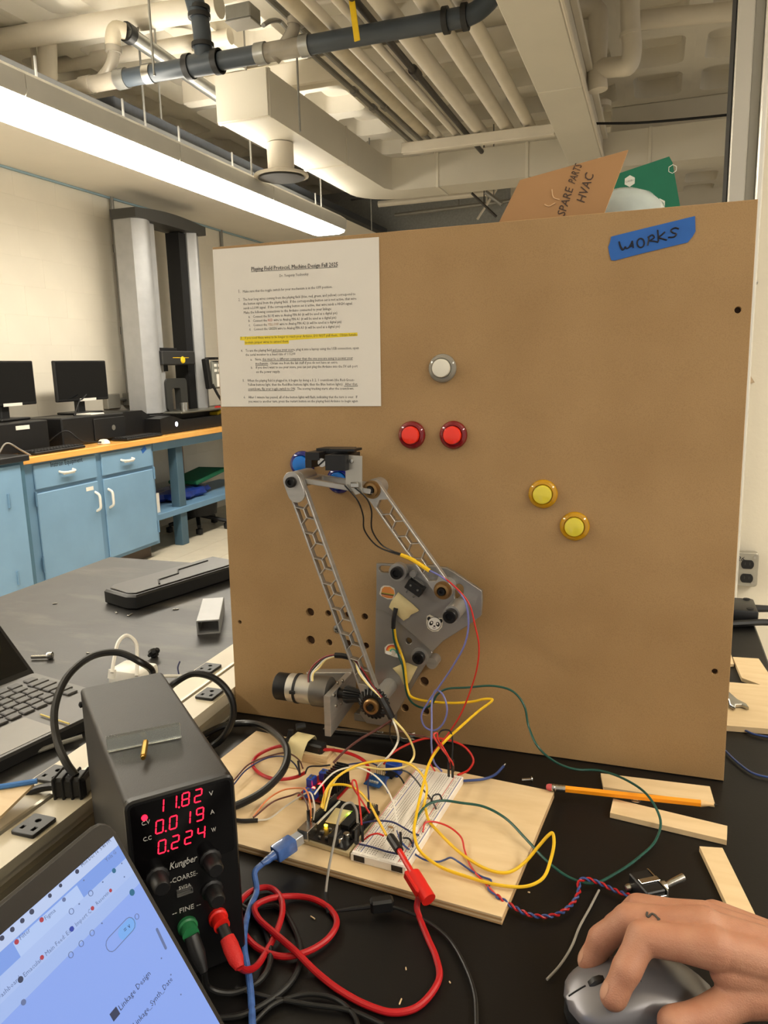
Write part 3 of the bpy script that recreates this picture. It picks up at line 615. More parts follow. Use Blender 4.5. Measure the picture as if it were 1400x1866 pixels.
def bench(x0, x1, m, label):
    t = thing('lab_bench', label, 'bench', ((x0+x1)/2, .4, 0))
    q = MB(); q.span((x0, -.75, T-.03), (x1, 1.55, T), .003); q.build('top', m, t)
    for x in (x0+.05, x1-.05):
        for y in (-.68, 1.46):
            q = MB(); q.span((x-.03, y-.03, 0), (x+.03, y+.03, T-.03), .003); q.build('leg', mat('bench_leg_grey', (96, 96, 94), .5), t)
    q = MB(); q.span((x0+.04, 1.42, T-.12), (x1-.04, 1.45, T-.03)); q.span((x0+.04, -.66, T-.12), (x1-.04, -.64, T-.03)); q.build('apron', mat('bench_leg_grey', (96, 96, 94), .5), t)
bench(-1.30, -.617, TOPD, 'dusty scratched black bench top left of the power strip')
bench(-.525, .181, TOPC, 'black bench top carrying the brown board and the wiring')
CREAM = mat('cream_enamel', (206, 196, 172), .4, var=.05, vscale=10)
CREAMD = mat('raceway_side', (150, 140, 118), .4, .3, var=.06, vscale=10)
rw = thing('power_raceway', 'long cream metal power strip between the two black benches', 'power strip', (-.571, .4, T-.03))
def race(poly, m, name):
    q = MB(frame((0, 0, 0), (1, 0, 0), (0, 0, 1))); q.prism(poly, -1.55, .75); q.build(name, m, rw)
race([(-.615, T-.06), (-.615, T+.034), (-.5755, T+.034), (-.5755, T-.06)], CREAM, 'upper_channel')
race([(-.5665, T-.06), (-.5665, T+.034), (-.527, T+.034), (-.527, T+.024), (-.533, T+.024), (-.533, T-.06)], CREAM, 'lower_channel')
race([(-.5755, T-.06), (-.5755, T+.030), (-.573, T+.036), (-.569, T+.036), (-.5665, T+.030), (-.5665, T-.06)], mat('raceway_rib', (176, 168, 148), .3, .4), 'centre_rib')
race([(-.533, T+.001), (-.533, T+.013), (-.527, T+.012), (-.525, T+.002)], CREAMD, 'side_rib')
rmesh = MB(); rmesh.plate(rrect(-.0155, -.0135, .0155, .0135, .002, 2), [[(-.009, -.008), (-.0035, -.008), (-.0035, -.005), (-.009, -.005)], [(-.009, .005), (-.0045, .005), (-.0045, .008), (-.009, .008)], circ(.006, 0, .0028, 8)], 0, .004, .0006)
rm = rmesh.mesh('receptacle'); sl_ = MB(); sl_.plate(rrect(-.013, -.011, .013, .011, .001, 2), [], -.001, .0012); slm = sl_.mesh('slots')
for i, (x, y, lab) in enumerate([(-.5955, .895, 0), (-.545, .818, 0), (-.5955, .59, 0), (-.545, .508, 0)]):
    M_ = TR(x, y, T+.034) @ RZ(pi/2)
    o = place(rm, 'socket_outlet', BLACKP, rw, M_); place(slm, 'socket_slots', BLACKM, o, M_)

# ---------------------------------------------------------------- things on the dusty bench
cz = T+.0005
A_ = hz(217, 1060, T+.03); ca = Vector((-.946, 1.187, 0)); cb = Vector((-.878, 1.424, 0)); dirc = (cb-ca).normalized(); nrm = Vector((-dirc.y, dirc.x, 0))
Mc = frame((ca.x, ca.y, cz), dirc, nrm)
cs = thing('equipment_case', 'long black plastic case with zigzag groove lying on the dusty bench', 'case', (ca.x, ca.y, cz))
outc = [(.0, .0), (.30, 0), (.30, .105), (.03, .105), (.0, .085), (-.006, .03)]
q = MB(Mc); q.plate([(-.006, .02), (.004, 0), (.30, 0), (.30, .11), (.02, .11), (-.002, .095)], [], 0, .030, .004); q.build('body', BLACKP, cs)
q = MB(Mc); q.plate([(.004, .024), (.012, .010), (.295, .010), (.295, .102), (.026, .102), (.008, .088)], [], .030, .0325, .001); q.build('lid', mat('case_lid_grey', (60, 58, 56), .35, var=.08), cs)
q = MB(Mc); q.tube([(.075, .018, .0328), (.095, .046, .0328), (.15, .05, .0328), (.17, .075, .0328), (.26, .08, .0328)], .0022, 6); q.build('groove', BLACKM, cs)
# hollow aluminium bar
at0 = Vector((-.749, 1.099, 0)); at1 = Vector((-.713, 1.118, 0)); ax_ = (at1-at0).normalized(); Ma = frame((at0.x, at0.y, cz), ax_, (0, 0, 1))
q = MB(Ma); W_ = (at1-at0).length
q.plate(rrect(0, 0, W_, .026, .001, 1), [rrect(.0025, .0025, W_-.0025, .0235, .001, 1)], -.135, 0); q.solo('aluminium_tube', SILVER, 'hollow rectangular aluminium tube on the dusty bench', 'metal tube')
bt = thing('hex_bolt', 'loose steel cap bolt on the dusty bench beside the left laptop', 'bolt', (-.93, .93, T))
q = MB(); q.cyl((-.952, .924, T+.0045), (-.927, .933, T+.0045), .003, n=10); q.build('shank', STEEL, bt)
q = MB(); q.lathe([(.0055, 0), (.006, .002), (.006, .008), (.004, .008), (.003, .004), (.001, .004)], (-.927, .933, T+.0062), (.94, .34, 0), n=14); q.build('head', STEEL, bt)
q = MB(); q.tube([tb(272, 1195, .004), tb(278, 1188, .012), tb(285, 1186, .012), tb(288, 1184, .016)], [.003, .006, .005, .001], 8, 3); q.box(tb(281, 1192, .005), (.012, .014, .01), .003); q.solo('black_clip', BLACKP, 'small curled black plastic clip on the dusty bench', 'clip')
q = MB(); q.tube([tb(326, 1228, .004), tb(324, 1216, .012), tb(328, 1205, .02)], .0012, 6, 4); q.solo('wire_stub', mat('wire_navy', (40, 46, 90), .4), 'short dark wire stub standing up beside the power strip', 'wire')
for (u, v, r_) in [(100, 1100, .003), (212, 1116, .004), (237, 1120, .005), (320, 1110, .004), (160, 1190, .002)]:
    c = tb(u, v, .0012); q = MB(); q.box(c, (r_*3, r_, .002), .0005, rot=Matrix.Rotation(u*.1, 3, 'Z')); q.solo('metal_shaving', STEEL, {100: 'tiny metal shaving farthest left on the dusty bench', 212: 'tiny metal shaving left of a pair on the dusty bench', 237: 'tiny metal shaving right of a pair on the dusty bench', 320: 'tiny metal shaving nearest the aluminium tube', 160: 'tiny metal shaving between bolt and white cable'}[u], 'shaving', 'metal shavings on the dusty bench')
# white charger and its cable
chg = thing('usb_charger', 'white charger block with a looping white cable behind the power supply', 'charger', tb(225, 1240))
q = MB(); c = tb(232, 1244, .02); q.box((c.x-.012, c.y+.03, T+.0165), (.06, .045, .032), .006, seg=2); q.build('block', WHITEP, chg)
q = MB(); q.tube([tb(203, 1236, .03), tb(205, 1220, .042)], .0055, 10); q.build('plug', WHITEP, chg)
q = MB(); q.tube([tb(204, 1226, .04), tb(208, 1202, .055), tb(216, 1170, .075), tb(231, 1158, .08), tb(247, 1170, .07), tb(250, 1200, .05), tb(249, 1232, .03)], .0028, 8, 6); q.build('cable', WHITEP, chg)
q = MB(); q.tube([tb(262, 1232, .02), tb(300, 1232, .012), tb(345, 1231, .008), tb(355, 1226, .006)], .0026, 8, 5); q.solo('white_cable', WHITEP, 'white cable lying along the edge of the dusty bench', 'cable')
q = MB(); q.tube([tb(60, 1372, .004), tb(105, 1356, .006), tb(150, 1342, .008)], .003, 8, 4); q.solo('grey_cable', mat('grey_cable', (120, 118, 110), .4), 'pale grey cable lying in front of the left laptop', 'cable')

# ---------------------------------------------------------------- left laptop
LB = frame((-.671, .808, T+.0008), (.2, .98, 0), (-.98, .2, 0))     # origin: front right corner; x along the hinge, y towards it
lap = thing('laptop', 'black laptop standing open on the dusty bench at the left edge', 'laptop', (-.78, .6, T))
GREYL = mat('laptop_deck', (78, 75, 72), .4, var=.06)
q = MB(LB); q.plate(rrect(-.33, 0, 0, .205, .008), [], 0, .0165, .002); q.build('base', BLACKP, lap)
q = MB(LB); q.plate(rrect(-.327, .003, -.003, .202, .006), [], .0165, .0175); q.build('deck', GREYL, lap)
q = MB(LB); q.plate(rrect(-.215, .008, -.105, .075, .003), [], .0175, .0180, .0002); q.build('touchpad', mat('touchpad', (112, 107, 98), .35, var=.04), lap)
KEY = mat('key_grey', (62, 60, 58), .45, var=.08)
km = MB(); km.box((0, 0, 0), (.0165, .0150, .003), .0012); km = km.mesh('key'); kw = MB(); kw.box((0, 0, 0), (.0275, .0150, .003), .0012); kw = kw.mesh('key_wide')
for r in range(6):
    for k_ in range(15):
        wide = (k_ == 14 and 0 < r < 5)
        x = -.302+k_*.0190+(r % 2)*.004; 
        if k_ == 14: x = -.026
        place(kw if wide else km, 'key', KEY, lap, LB @ TR(x, .088+r*.0178, .0190))
ld = MB(LB @ TR(0, .203, .014) @ RX(rad(41))); ld.plate(rrect(-.33, 0, 0, .215, .006), [], -.006, 0, .001); lid = ld.build('lid', BLACKP, lap)
ld = MB(LB @ TR(0, .203, .014) @ RX(rad(41))); ld.plate(rrect(-.322, .012, -.006, .208, .002), [], 0, .0006); ld.build('screen', mat('black_screen', (8, 8, 9), .15), lid)
q = MB(); q.tube([hz(74, 1302, T+.0205), hz(126, 1319, T+.0205)], .0012, 6); q.solo('yellow_stick', mat('pale_yellow', (206, 184, 96), .5), 'thin yellow stick lying on the left laptop', 'stick')

# ---------------------------------------------------------------- bench power supply
PS = frame((-.346, .402, T+.004), (.6689, .7434, 0), (-.7434, .6689, 0))     # x right, y back, z up
PSF = frame((-.346, .402, T+.004), (.6689, .7434, 0), (0, 0, 1))              # front panel: x right, y up, z out
W_, D_, H_ = .079, .226, .156
psu = thing('power_supply', 'black bench power supply with red number display', 'power supply', PS @ Vector((W_/2, D_/2, 0)))
PSM = mat('psu_powder_black', (40, 38, 36), .5, .0, var=.06, bump=.08, bscale=900)
q = MB(PS); q.plate(rrect(0, 0, W_, H_, .004, 3), [], 0, D_, 0, m=frame((0, D_, 0), (1, 0, 0), (0, 0, 1))); q.build('case', PSM, psu)
q = MB(PSF); q.plate(rrect(-.0005, 0, W_+.0005, H_+.0005, .006, 3), [], -.002, .006, .0015); panel = q.build('front_panel', mat('psu_front', (13, 13, 14), .35), psu)
q = MB(PSF); q.plate(rrect(.003, .094, W_-.003, H_-.003, .003, 2), [], .006, .0064); q.build('display_window', mat('display_window', (7, 6, 7), .12), panel)
RED = mat('led_red', (255, 30, 50), .5, emit=(255, 24, 52), estr=3.0)
SEG = {'0': 'abcdef', '1': 'bc', '2': 'abged', '4': 'fgbc', '8': 'abcdefg', '9': 'abcdfg'}
dz = .0068
def digit(mb, ch, cx_, cy_, h, dot):
    w2 = h*.26; t_ = h*.085
    def bar(a, b):
        a = Vector((a[0], a[1], 0)); b = Vector((b[0], b[1], 0)); d_ = (b-a).normalized(); a = a+d_*t_*.7; b = b-d_*t_*.7; n_ = Vector((-d_.y, d_.x, 0))*t_*.5
        pts = [a-d_*t_*.4, a+n_, b+n_, b+d_*t_*.4, b-n_, a-n_]
        mb.prism([(cx_+p.x+.12*p.y, cy_+p.y) for p in pts], dz-.0003, dz)
    P = {'a': ((-w2, h/2), (w2, h/2)), 'g': ((-w2, 0), (w2, 0)), 'd': ((-w2, -h/2), (w2, -h/2)), 'f': ((-w2, 0), (-w2, h/2)), 'b': ((w2, 0), (w2, h/2)), 'e': ((-w2, -h/2), (-w2, 0)), 'c': ((w2, -h/2), (w2, 0))}
    for s_ in SEG[ch]: bar(*P[s_])
    if dot: mb.prism(circ(cx_+w2*1.6, cy_-h/2, t_*.75, 8), dz-.0003, dz)
def z7(x, y): return (x/3.182, 1440+y/3.182)
for chs, dots, a, b in (('1182', 1, z7(928, 95), z7(1150, 32)), ('0019', 0, z7(926, 212), z7(1160, 140)), ('0224', 0, z7(940, 328), z7(1168, 248))):
    pa = Vector(pl(PSF, *a, dz)); pb = Vector(pl(PSF, *b, dz)); hgt = .0098
    for i, c_ in enumerate(chs):
        p = pa+(pb-pa)*i/3; q = MB(PSF); digit(q, c_, p.x, p.y, hgt, i == dots); q.build('display_digit', RED, panel)
p = pl(PSF, *z7(838, 160), dz); q = MB(PSF); q.prism(circ(p[0], p[1], .0022, 12), dz-.0003, dz+.0004); q.build('status_light', RED, panel)
PRINT = mat('panel_print', (190, 188, 182), .5)
def ptext(s_, xy, wpx, size, sh=0.0):
    p = pl(PSF, *z7(*xy), .0068); a_ = pl(PSF, *z7(xy[0]-wpx/2, xy[1]+wpx*.13), .0068); b_ = pl(PSF, *z7(xy[0]+wpx/2, xy[1]-wpx*.13), .0068); wd = b_[0]-a_[0]
    tmp = MB(); w0 = tmp.text(s_, size, Matrix(), shear=sh); q = MB(PSF); q.text(s_, size, TR(p[0], p[1], .0067), .0001, 'CENTER', sh, wd/w0, valign='CENTER'); q.build('lettering', PRINT, panel)
ptext('V', (1225, 20), 24, .0050); ptext('A', (1232, 127), 24, .0050); ptext('W', (1240, 230), 26, .0050); ptext('C.V', (845, 190), 48, .0046); ptext('C.C', (855, 282), 48, .0046)
ptext('Kungber', (1060, 420), 162, .0078, .3); ptext('-COARSE-', (1068, 505), 160, .0056); ptext('5V/2A', (1072, 560), 70, .0040); ptext('-- FINE --', (1083, 688), 166, .0056)
p = pl(PSF, *z7(1072, 590), .0068); q = MB(PSF); q.plate(rrect(p[0]-.006, p[1]-.0022, p[0]+.006, p[1]+.0022, .0004, 1), [rrect(p[0]-.0054, p[1]-.0010, p[0]+.0054, p[1]+.0016, .0003, 1)], .006, .0076); q.build('usb_port', STEEL, panel)
for xy in ((1240, 440), (930, 545), (1250, 620)):
    p = pl(PSF, *z7(*xy), .016); q = MB(PSF); q.lathe([(.0085, .006), (.0085, .008), (.0068, .009), (.0062, .021), (.005, .0225), (.001, .0225)], (p[0], p[1], 0), n=24, mod=lambda i, k: 1-.04*(i % 2)); q.build('knob', BLACKP, panel)
def terminal(u, v, colr, name):
    p = pl(PSF, u, v, .014); q = MB(PSF); q.lathe([(.0075, .006), (.0075, .009), (.0062, .010), (.0062, .018), (.003, .018)], (p[0], p[1], 0), n=18); q.build(name, colr, panel); return p
GREENP = mat('terminal_green', (42, 120, 72), .4); REDP = mat('red_plastic', (214, 34, 26), .38, var=.05); REDW = mat('red_silicone_wire', (176, 26, 30), .35, var=.05)
pg_ = terminal(346, 1698, GREENP, 'green_terminal'); pr_ = terminal(402, 1682, REDP, 'red_terminal'); terminal(300, 1722, BLACKP, 'black_terminal')
for (x, z) in ((-.001, .145), (W_+.001, .10)):
    q = MB(PS); q.lathe([(.003, 0), (.003, .002), (.001, .003)], (x, D_-.012, z), (-1 if x < 0 else 1, 0, 0), n=10); q.build('screw', BLACKM, psu)
for x in (.012, W_-.012):
    for y in (.015, D_-.015):
        q = MB(PS); q.cyl((x, y, -.0038), (x, y, .001), .006, n=12); q.build('rubber_foot', BLACKM, psu)
# banana plugs and clear acrylic piece
bp = thing('banana_plug', 'red banana plug pushed into the red terminal of the power supply', 'plug', PSF @ Vector((pr_[0], pr_[1], .02)))
a = PSF @ Vector((pr_[0], pr_[1], .0185)); b = tb(437, 1764, .030)
q = MB(); q.tube([a, a+(b-a)*.3], .0045, 12); q.build('collar', BLACKP, bp)
q = MB(); q.tube([a+(b-a)*.28, a+(b-a)*.5, a+(b-a)*.8, b], [.0055, .0062, .0058, .0035], 12); q.build('grip', mat('red_rubber_grip', (196, 30, 26), .6, bump=.3, bscale=800), bp)
bk = thing('banana_plug', 'black banana plug in the green terminal of the power supply', 'plug', PSF @ Vector((pg_[0], pg_[1], .02)))
a = PSF @ Vector((pg_[0], pg_[1], .0185)); b = tb(372, 1772, .028)
q = MB(); q.tube([a, a+(b-a)*.5, b], [.0055, .0058, .003], 12); q.build('grip', BLACKP, bk)
# piece of clear acrylic with a brass standoff
PST = PS @ TR(0, 0, H_)
ac = [pl(PST, u, v, .0) for u, v in ((204, 1358), (320, 1335), (323, 1361), (207, 1373))]
ctr = Vector((sum(p[0] for p in ac)/4, sum(p[1] for p in ac)/4, 0)); dx = (Vector(ac[1])-Vector(ac[0]))
q = MB(PST @ TR(ctr.x, ctr.y, .0004) @ RZ(atan2(dx.y, dx.x))); q.box((0, 0, .006), (.058, .0055, .012), .0004); acr = q.solo('acrylic_block', mat('clear_acrylic', (220, 226, 222), .05, trans=.9, ior=1.49), 'clear acrylic strip standing on top of the power supply', 'acrylic block')
c0 = pl(PST, 264, 1350, .006); c1 = pl(PST, 261, 1377, .006)
BRASS = mat('brass', (196, 158, 74), .3, 1.0)
bs = thing('brass_standoff', 'small brass standoff poking out of the clear acrylic strip', 'standoff', PST @ Vector((c1[0], c1[1], 0)))
q = MB(PST); q.cyl((c0[0], c0[1]-.003, .0065), (c1[0], c1[1], .0055), .0024, n=6); q.build('hex_body', BRASS, bs)
q = MB(PST); dd = (Vector((c1[0], c1[1], .0055))-Vector((c0[0], c0[1], .0065))).normalized(); e = Vector((c1[0], c1[1], .0055)); q.cyl(e, e+dd*.003, .0017, n=10); q.build('thread', BRASS, bs)
# mains lead and its loops
q = MB(); q.tube([PS @ Vector((.03, D_, .06)), hz(278, 1225, T+.10), hz(255, 1206, T+.12), hz(215, 1189, T+.13), hz(170, 1195, T+.13), hz(125, 1230, T+.12), hz(100, 1290, T+.10), hz(103, 1345, T+.08), hz(122, 1392, T+.065), hz(138, 1414, T+.055)], .0042, 10, 6)
q.solo('mains_lead', mat('black_cord', (20, 20, 20), .35), 'thick black mains lead arching over the left of the power supply', 'cord')
q = MB(); q.tube([hz(300, 1262, T+.07), hz(318, 1245, T+.085), hz(350, 1228, T+.095), hz(392, 1237, T+.09), hz(420, 1268, T+.07), hz(425, 1305, T+.045), hz(408, 1342, T+.02), hz(385, 1360, T+.006), hz(345, 1375, T+.006)], .0042, 10, 6)
q.solo('power_cable', mat('black_cord', (20, 20, 20), .35), 'black cord loop standing beside the right of the power supply', 'cord')
q = MB(); q.tube([hz(360, 1345, T+.008), hz(410, 1322, T+.008), hz(455, 1318, T+.012), hz(500, 1335, T+.03), hz(524, 1370, T+.035), hz(515, 1405, T+.03), hz(482, 1440, T+.02), hz(440, 1464, T+.013), hz(400, 1478, T+.012)], .0042, 10, 6)
q.solo('power_cable', mat('black_cord', (20, 20, 20), .35), 'black cord curving over the left end of the plywood', 'cord')
mp_ = thing('mains_plug', 'ribbed black mains plug pushed into the power strip', 'plug', tb(120, 1430, .04))
Mp = frame(hz(132, 1428, T+.045), (.95, .3, 0), (-.3, .95, 0))
q = MB(Mp); q.box((0, 0, 0), (.036, .022, .022), .003); q.build('body', BLACKP, mp_)
for i in range(4): q = MB(Mp); q.box((-.014+i*.009, 0, 0), (.003, .025, .025), .001); q.build('rib', BLACKM, mp_)
q = MB(); q.tube([hz(112, 1432, T+.045), hz(75, 1436, T+.04), hz(35, 1452, T+.03), hz(-20, 1475, T+.02)], .0042, 10, 5); q.build('cord', mat('black_cord', (20, 20, 20), .35), mp_)
# plywood sheet and blue strip poking in at the left edge
PLY = mat('birch_plywood', (214, 186, 142), .55, col2=(226, 201, 160), vscale=5, aniso=(3, 14, 3), detail=6, bump=.03)
c3 = [hz(-60, 1480, T+.05), hz(-60, 1432, T+.05), hz(62, 1427, T+.05), hz(0, 1487, T+.05)]
q = MB(); q.prism([(c3[0].x, c3[0].y), (c3[1].x, c3[1].y), (c3[2].x, c3[2].y), (c3[3].x, c3[3].y)], T+.0465, T+.0495); q.solo('plywood_scrap', PLY, 'pale plywood scrap lying on the power strip at the left edge', 'plywood')
q = MB(); q.tube([hz(-40, 1440, T+.052), hz(30, 1429, T+.052), hz(68, 1423, T+.052)], .0028, 8, 4); q.solo('blue_cable', mat('blue_cable', (70, 128, 200), .4), 'bright blue cable along the plywood scrap at the left edge', 'cable')
# ---------------------------------------------------------------- laptop with the lit screen
Y0 = .335; p0 = hy(195, 1484, Y0); p1_ = hy(412, 1866, Y0); dn = (p1_-p0).normalized()
ML = frame(p0, (0, 1, 0), -dn)                     # origin top right corner of the lid; x along the hinge, y up the lid, z towards the user
LIDH = (p0.z-(T+.014))/(-dn.z)
mac = thing('laptop', 'laptop with a lit browser screen in the near left corner', 'laptop', (p0.x+dn.x*LIDH+.1, Y0-.15, T))
q = MB(ML); q.plate(rrect(-.312, -LIDH, 0, 0, .012, 4), [], -.004, 0, .0012); lidm = q.build('lid', mat('lid_grey', (78, 76, 74), .35, .6), mac)
q = MB(ML); q.plate(rrect(-.3105, -LIDH+.002, -.0015, -.0015, .011, 4), [], 0, .0006); q.build('bezel', mat('bezel_black', (28, 25, 24), .25, var=.1), lidm)
tc_ = pl(ML, 206, 1524, .0007)
sx, sy = tc_
SCRB = mat('screen_blue', (14, 16, 22), .3, emit=(142, 172, 246), estr=.80)
q = MB(ML); q.plate(rrect(sx-.293, sy-.19, sx, sy, .002, 2), [], .0006, .0009); scr = q.build('screen', SCRB, lidm)
hb = Vector((p0.x+dn.x*LIDH, 0, T+.014))
q = MB(); q.span((hb.x-.004, Y0-.312, T+.001), (hb.x+.215, Y0, T+.014), .004); q.build('base', mat('lid_grey', (78, 76, 74), .35, .6), mac)
q = MB(); q.cyl((hb.x-.002, Y0-.28, T+.013), (hb.x-.002, Y0-.03, T+.013), .0045, n=10); q.build('hinge', BLACKP, mac)
q = MB(); q.span((hb.x+.02, Y0-.29, T+.0142), (hb.x+.115, Y0-.022, T+.0152)); q.build('keyboard_well', BLACKM, mac)
q = MB(); q.span((hb.x+.125, Y0-.22, T+.0142), (hb.x+.205, Y0-.09, T+.0145)); q.build('touchpad', mat('lid_grey', (78, 76, 74), .35, .6), mac)
def ui(name, col_, e=.8): return mat('ui_'+name, tuple(c//10+2 for c in col_), .4, emit=col_, estr=e)
def zz7(x, y): return pl(ML, x/3.182, 1440+y/3.182, .001)
def band(y0, y1, col_, lift, x0=-.293, x1=0.0, nm='screen_band'):
    q = MB(ML); q.prism([(sx+x0, sy-y1), (sx+x1, sy-y1), (sx+x1, sy-y0), (sx+x0, sy-y0)], .0009, .0009+lift); q.build(nm, col_, scr)
def yof(x, y): return sy-zz7(x, y)[1]
def xof(x, y): return zz7(x, y)[0]-sx
band(0, .0062, ui('menu', (190, 208, 246)), .0001)
band(.0062, .0150, ui('tabs', (124, 160, 236)), .0001)
band(.0150, .0250, ui('toolbar', (172, 196, 246)), .0001)
band(.0250, .0320, ui('bookmarks', (164, 190, 244)), .0001)
xr = xof(450, 560)
band(.0072, .0150, ui('active_tab', (180, 204, 250)), .0002, xr-.045, xr, 'browser_tab')
def blob(x, y, r, col_, nm='screen_icon', w=1.0):
    p = zz7(x, y); r = r*.62; q = MB(ML); q.prism([(p[0]+(a-0)*w, p[1]+b) for a, b in circ(0, 0, r, 12)], .0011, .0013); q.build(nm, col_, scr)
def word(s_, x, y, size, col_, nm='screen_text'):
    p = zz7(x, y); q = MB(ML); q.text(s_, size, TR(p[0], p[1], .0012), .0, 'LEFT', valign='CENTER', res=1); q.build(nm, col_, scr)
TEAL = ui('teal', (30, 120, 160), .6); DKT = ui('ink', (70, 84, 130), .35); REDI = ui('redicon', (200, 60, 80), .6); MIDT = ui('greyink', (118, 138, 192), .55)
blob(660, 467, .0022, TEAL); blob(765, 593, .0030, TEAL)
for x, y, s_, c_ in [(535, 685, .0018, REDI), (640, 582, .0016, REDI), (415, 805, .0022, ui('facebook', (40, 70, 190), .6)), (118, 1098, .0024, DKT), (135, 1230, .0022, MIDT), (183, 705, .0022, DKT), (128, 757, .002, DKT), (288, 612, .0018, DKT), (350, 553, .0016, DKT), (446, 472, .002, DKT), (95, 880, .002, REDI), (240, 752, .002, REDI), (370, 635, .0018, MIDT), (10, 858, .002, DKT), (70, 808, .002, DKT), (242, 970, .0018, REDI)]: blob(x, y, s_, c_)
def ringi(x, y, r, col_):
    p = zz7(x, y); q = MB(ML); q.plate(circ(p[0], p[1], r, 16), [circ(p[0], p[1], r*.8, 16)], .0011, .0013); q.build('screen_icon', col_, scr)
for x, y in ((410, 955), (470, 890), (533, 828), (525, 598), (413, 703), (793, 733)): ringi(x, y, .0016, MIDT)
for x, y in ((458, 660), (590, 772), (595, 533), (485, 523), (720, 503), (705, 425), (935, 975), (990, 1070), (1048, 1185)): blob(x, y, .0007, MIDT, w=1.0)
word('Yola G', 612, 410, .0032, MIDT); word('Mon Dec 16  5:46 PM', 470, 440, .0028, DKT); word('Figma', 258, 748, .0032, MIDT); word('Filter', 112, 862, .0032, MIDT); word('Main Feed: Editi', 262, 955, .0032, MIDT)
word('Import CC', 436, 785, .0032, MIDT); word('Reservin', 556, 662, .0030, MIDT); word('Emaculari', 135, 1078, .0032, MIDT); word('Linkage Design', 690, 1270, .0044, DKT); word('Linkage_Synth_Date', 775, 1370, .0042, DKT); word('Dashboard', -20, 1215, .0032, MIDT)
p = zz7(700, 835); a_ = 0.0
q = MB(ML); q.plate(slot(p[0]-.0078, p[1], p[0]+.0078, p[1], .0040), [slot(p[0]-.0078, p[1], p[0]+.0078, p[1], .0036)], .0011, .0012); q.build('screen_pill', MIDT, scr)
p2_ = zz7(735, 805); q = MB(ML); q.prism(slot(p2_[0]-.003, p2_[1], p2_[0]+.004, p2_[1], .0036), .00105, .0011); q.build('screen_pill_half', ui('pill', (120, 176, 246)), scr)
word('= v', 718, 818, .004, DKT)
p = zz7(665, 1298); q = MB(ML); q.prism([(p[0]-.0026, p[1]-.0022), (p[0]+.0026, p[1]-.0022), (p[0]+.0026, p[1]+.0022), (p[0]-.0026, p[1]+.0022)], .0011, .0013); q.build('screen_thumbnail', DKT, scr)
a = zz7(910, 808); b = zz7(960, 915); q = MB(ML); q.prism(slot(a[0], a[1], b[0], b[1], .0009), .0011, .0012); q.build('scroll_bar', MIDT, scr)
for x0, y0, x1, y1 in ((640, 1240, 925, 960), (690, 1400, 985, 1060)):
    pass
# ================================================================ brown fibreboard playing field
BO = Vector((-.5226, .8449, T+.0008)); BD = frame(BO, (1, 0, 0), (0, .0163, .6075))     # x right, y up the board, z out of its face
def bl(u, v, off=0.0): return pl(BD, u, v, off)
def b3(u, v, off=0.0): p = bl(u, v, off); return BD @ Vector((p[0], p[1], off))
MDF = mat('brown_fibreboard', (157, 125, 83), .62, col2=(170, 138, 95), vscale=9, detail=12, bump=.06, bscale=500)
_nt = MDF.node_tree
n2 = _nt.nodes.new('ShaderNodeTexNoise'); n2.inputs['Scale'].default_value = 900; n2.inputs['Detail'].default_value = 3
mx = _nt.nodes.new('ShaderNodeMixRGB'); mx.blend_type = 'MULTIPLY'; mx.inputs[0].default_value = .35
rp_ = _nt.nodes.new('ShaderNodeValToRGB'); rp_.color_ramp.elements[0].position = .3; rp_.color_ramp.elements[0].color = (.62, .6, .56, 1); rp_.color_ramp.elements[1].position = .55
_tc = [n for n in _nt.nodes if n.type == 'TEX_COORD'][0]; _p = _nt.nodes['Principled BSDF']
_nt.links.new(_tc.outputs['Object'], n2.inputs['Vector']); _nt.links.new(n2.outputs['Fac'], rp_.inputs[0]); _o = _p.inputs['Base Color'].links[0].from_socket
_nt.links.new(_o, mx.inputs[1]); _nt.links.new(rp_.outputs[0], mx.inputs[2]); _nt.links.new(mx.outputs[0], _p.inputs['Base Color'])
holes = [(565, 1116, .0056), (598, 1118, .0040), (665, 1124, .0042), (566, 1167, .0060), (600, 1171, .0042), (634, 1173, .0048), (667, 1177, .0042), (633, 1121, .004), (773, 1242, .0058), (738, 1290, .0048), (775, 1296, .0052), (437, 1134, .0026), (1345, 565, .0032), (1303, 1224, .0032)]
brd = thing('fibreboard_panel', 'large brown fibreboard panel standing upright on the bench', 'board', (BO.x+.305, BO.y, T))
q = MB(BD); q.plate([(0, 0), (.6105, 0), (.6105, .6085), (0, .6085)], [circ(*bl(u, v), r, 14) for u, v, r in holes], -.0065, 0, .0005); q.build('panel', MDF, brd)
q = MB(BD); q.span((.002, .002, -.0105), (.608, .606, -.0066), .0005); q.build('hole_shade_sheet', mat('hole_shade_brown', (84, 60, 40), .7, var=.1), brd)  # added sheet: blocks light through the holes, its dark brown stands for shade
for xf in (.03, .57):
    q = MB(BD); q.box((xf, .0265, -.105), (.03, .04, .187), .002); q.build('foot', mat('pine_foot', (200, 168, 120), .6), brd)
q = MB(BD); c = bl(616, 1146); q.lathe([(.006, 0), (.0055, .0015), (.001, .0022)], (c[0], c[1], 0), n=16); sc = q.build('cross_screw', STEEL, brd)
q = MB(BD); q.box((c[0], c[1], .002), (.007, .0014, .0008)); q.box((c[0], c[1], .002), (.0014, .007, .0008)); q.build('cross_slot', BLACKM, sc)

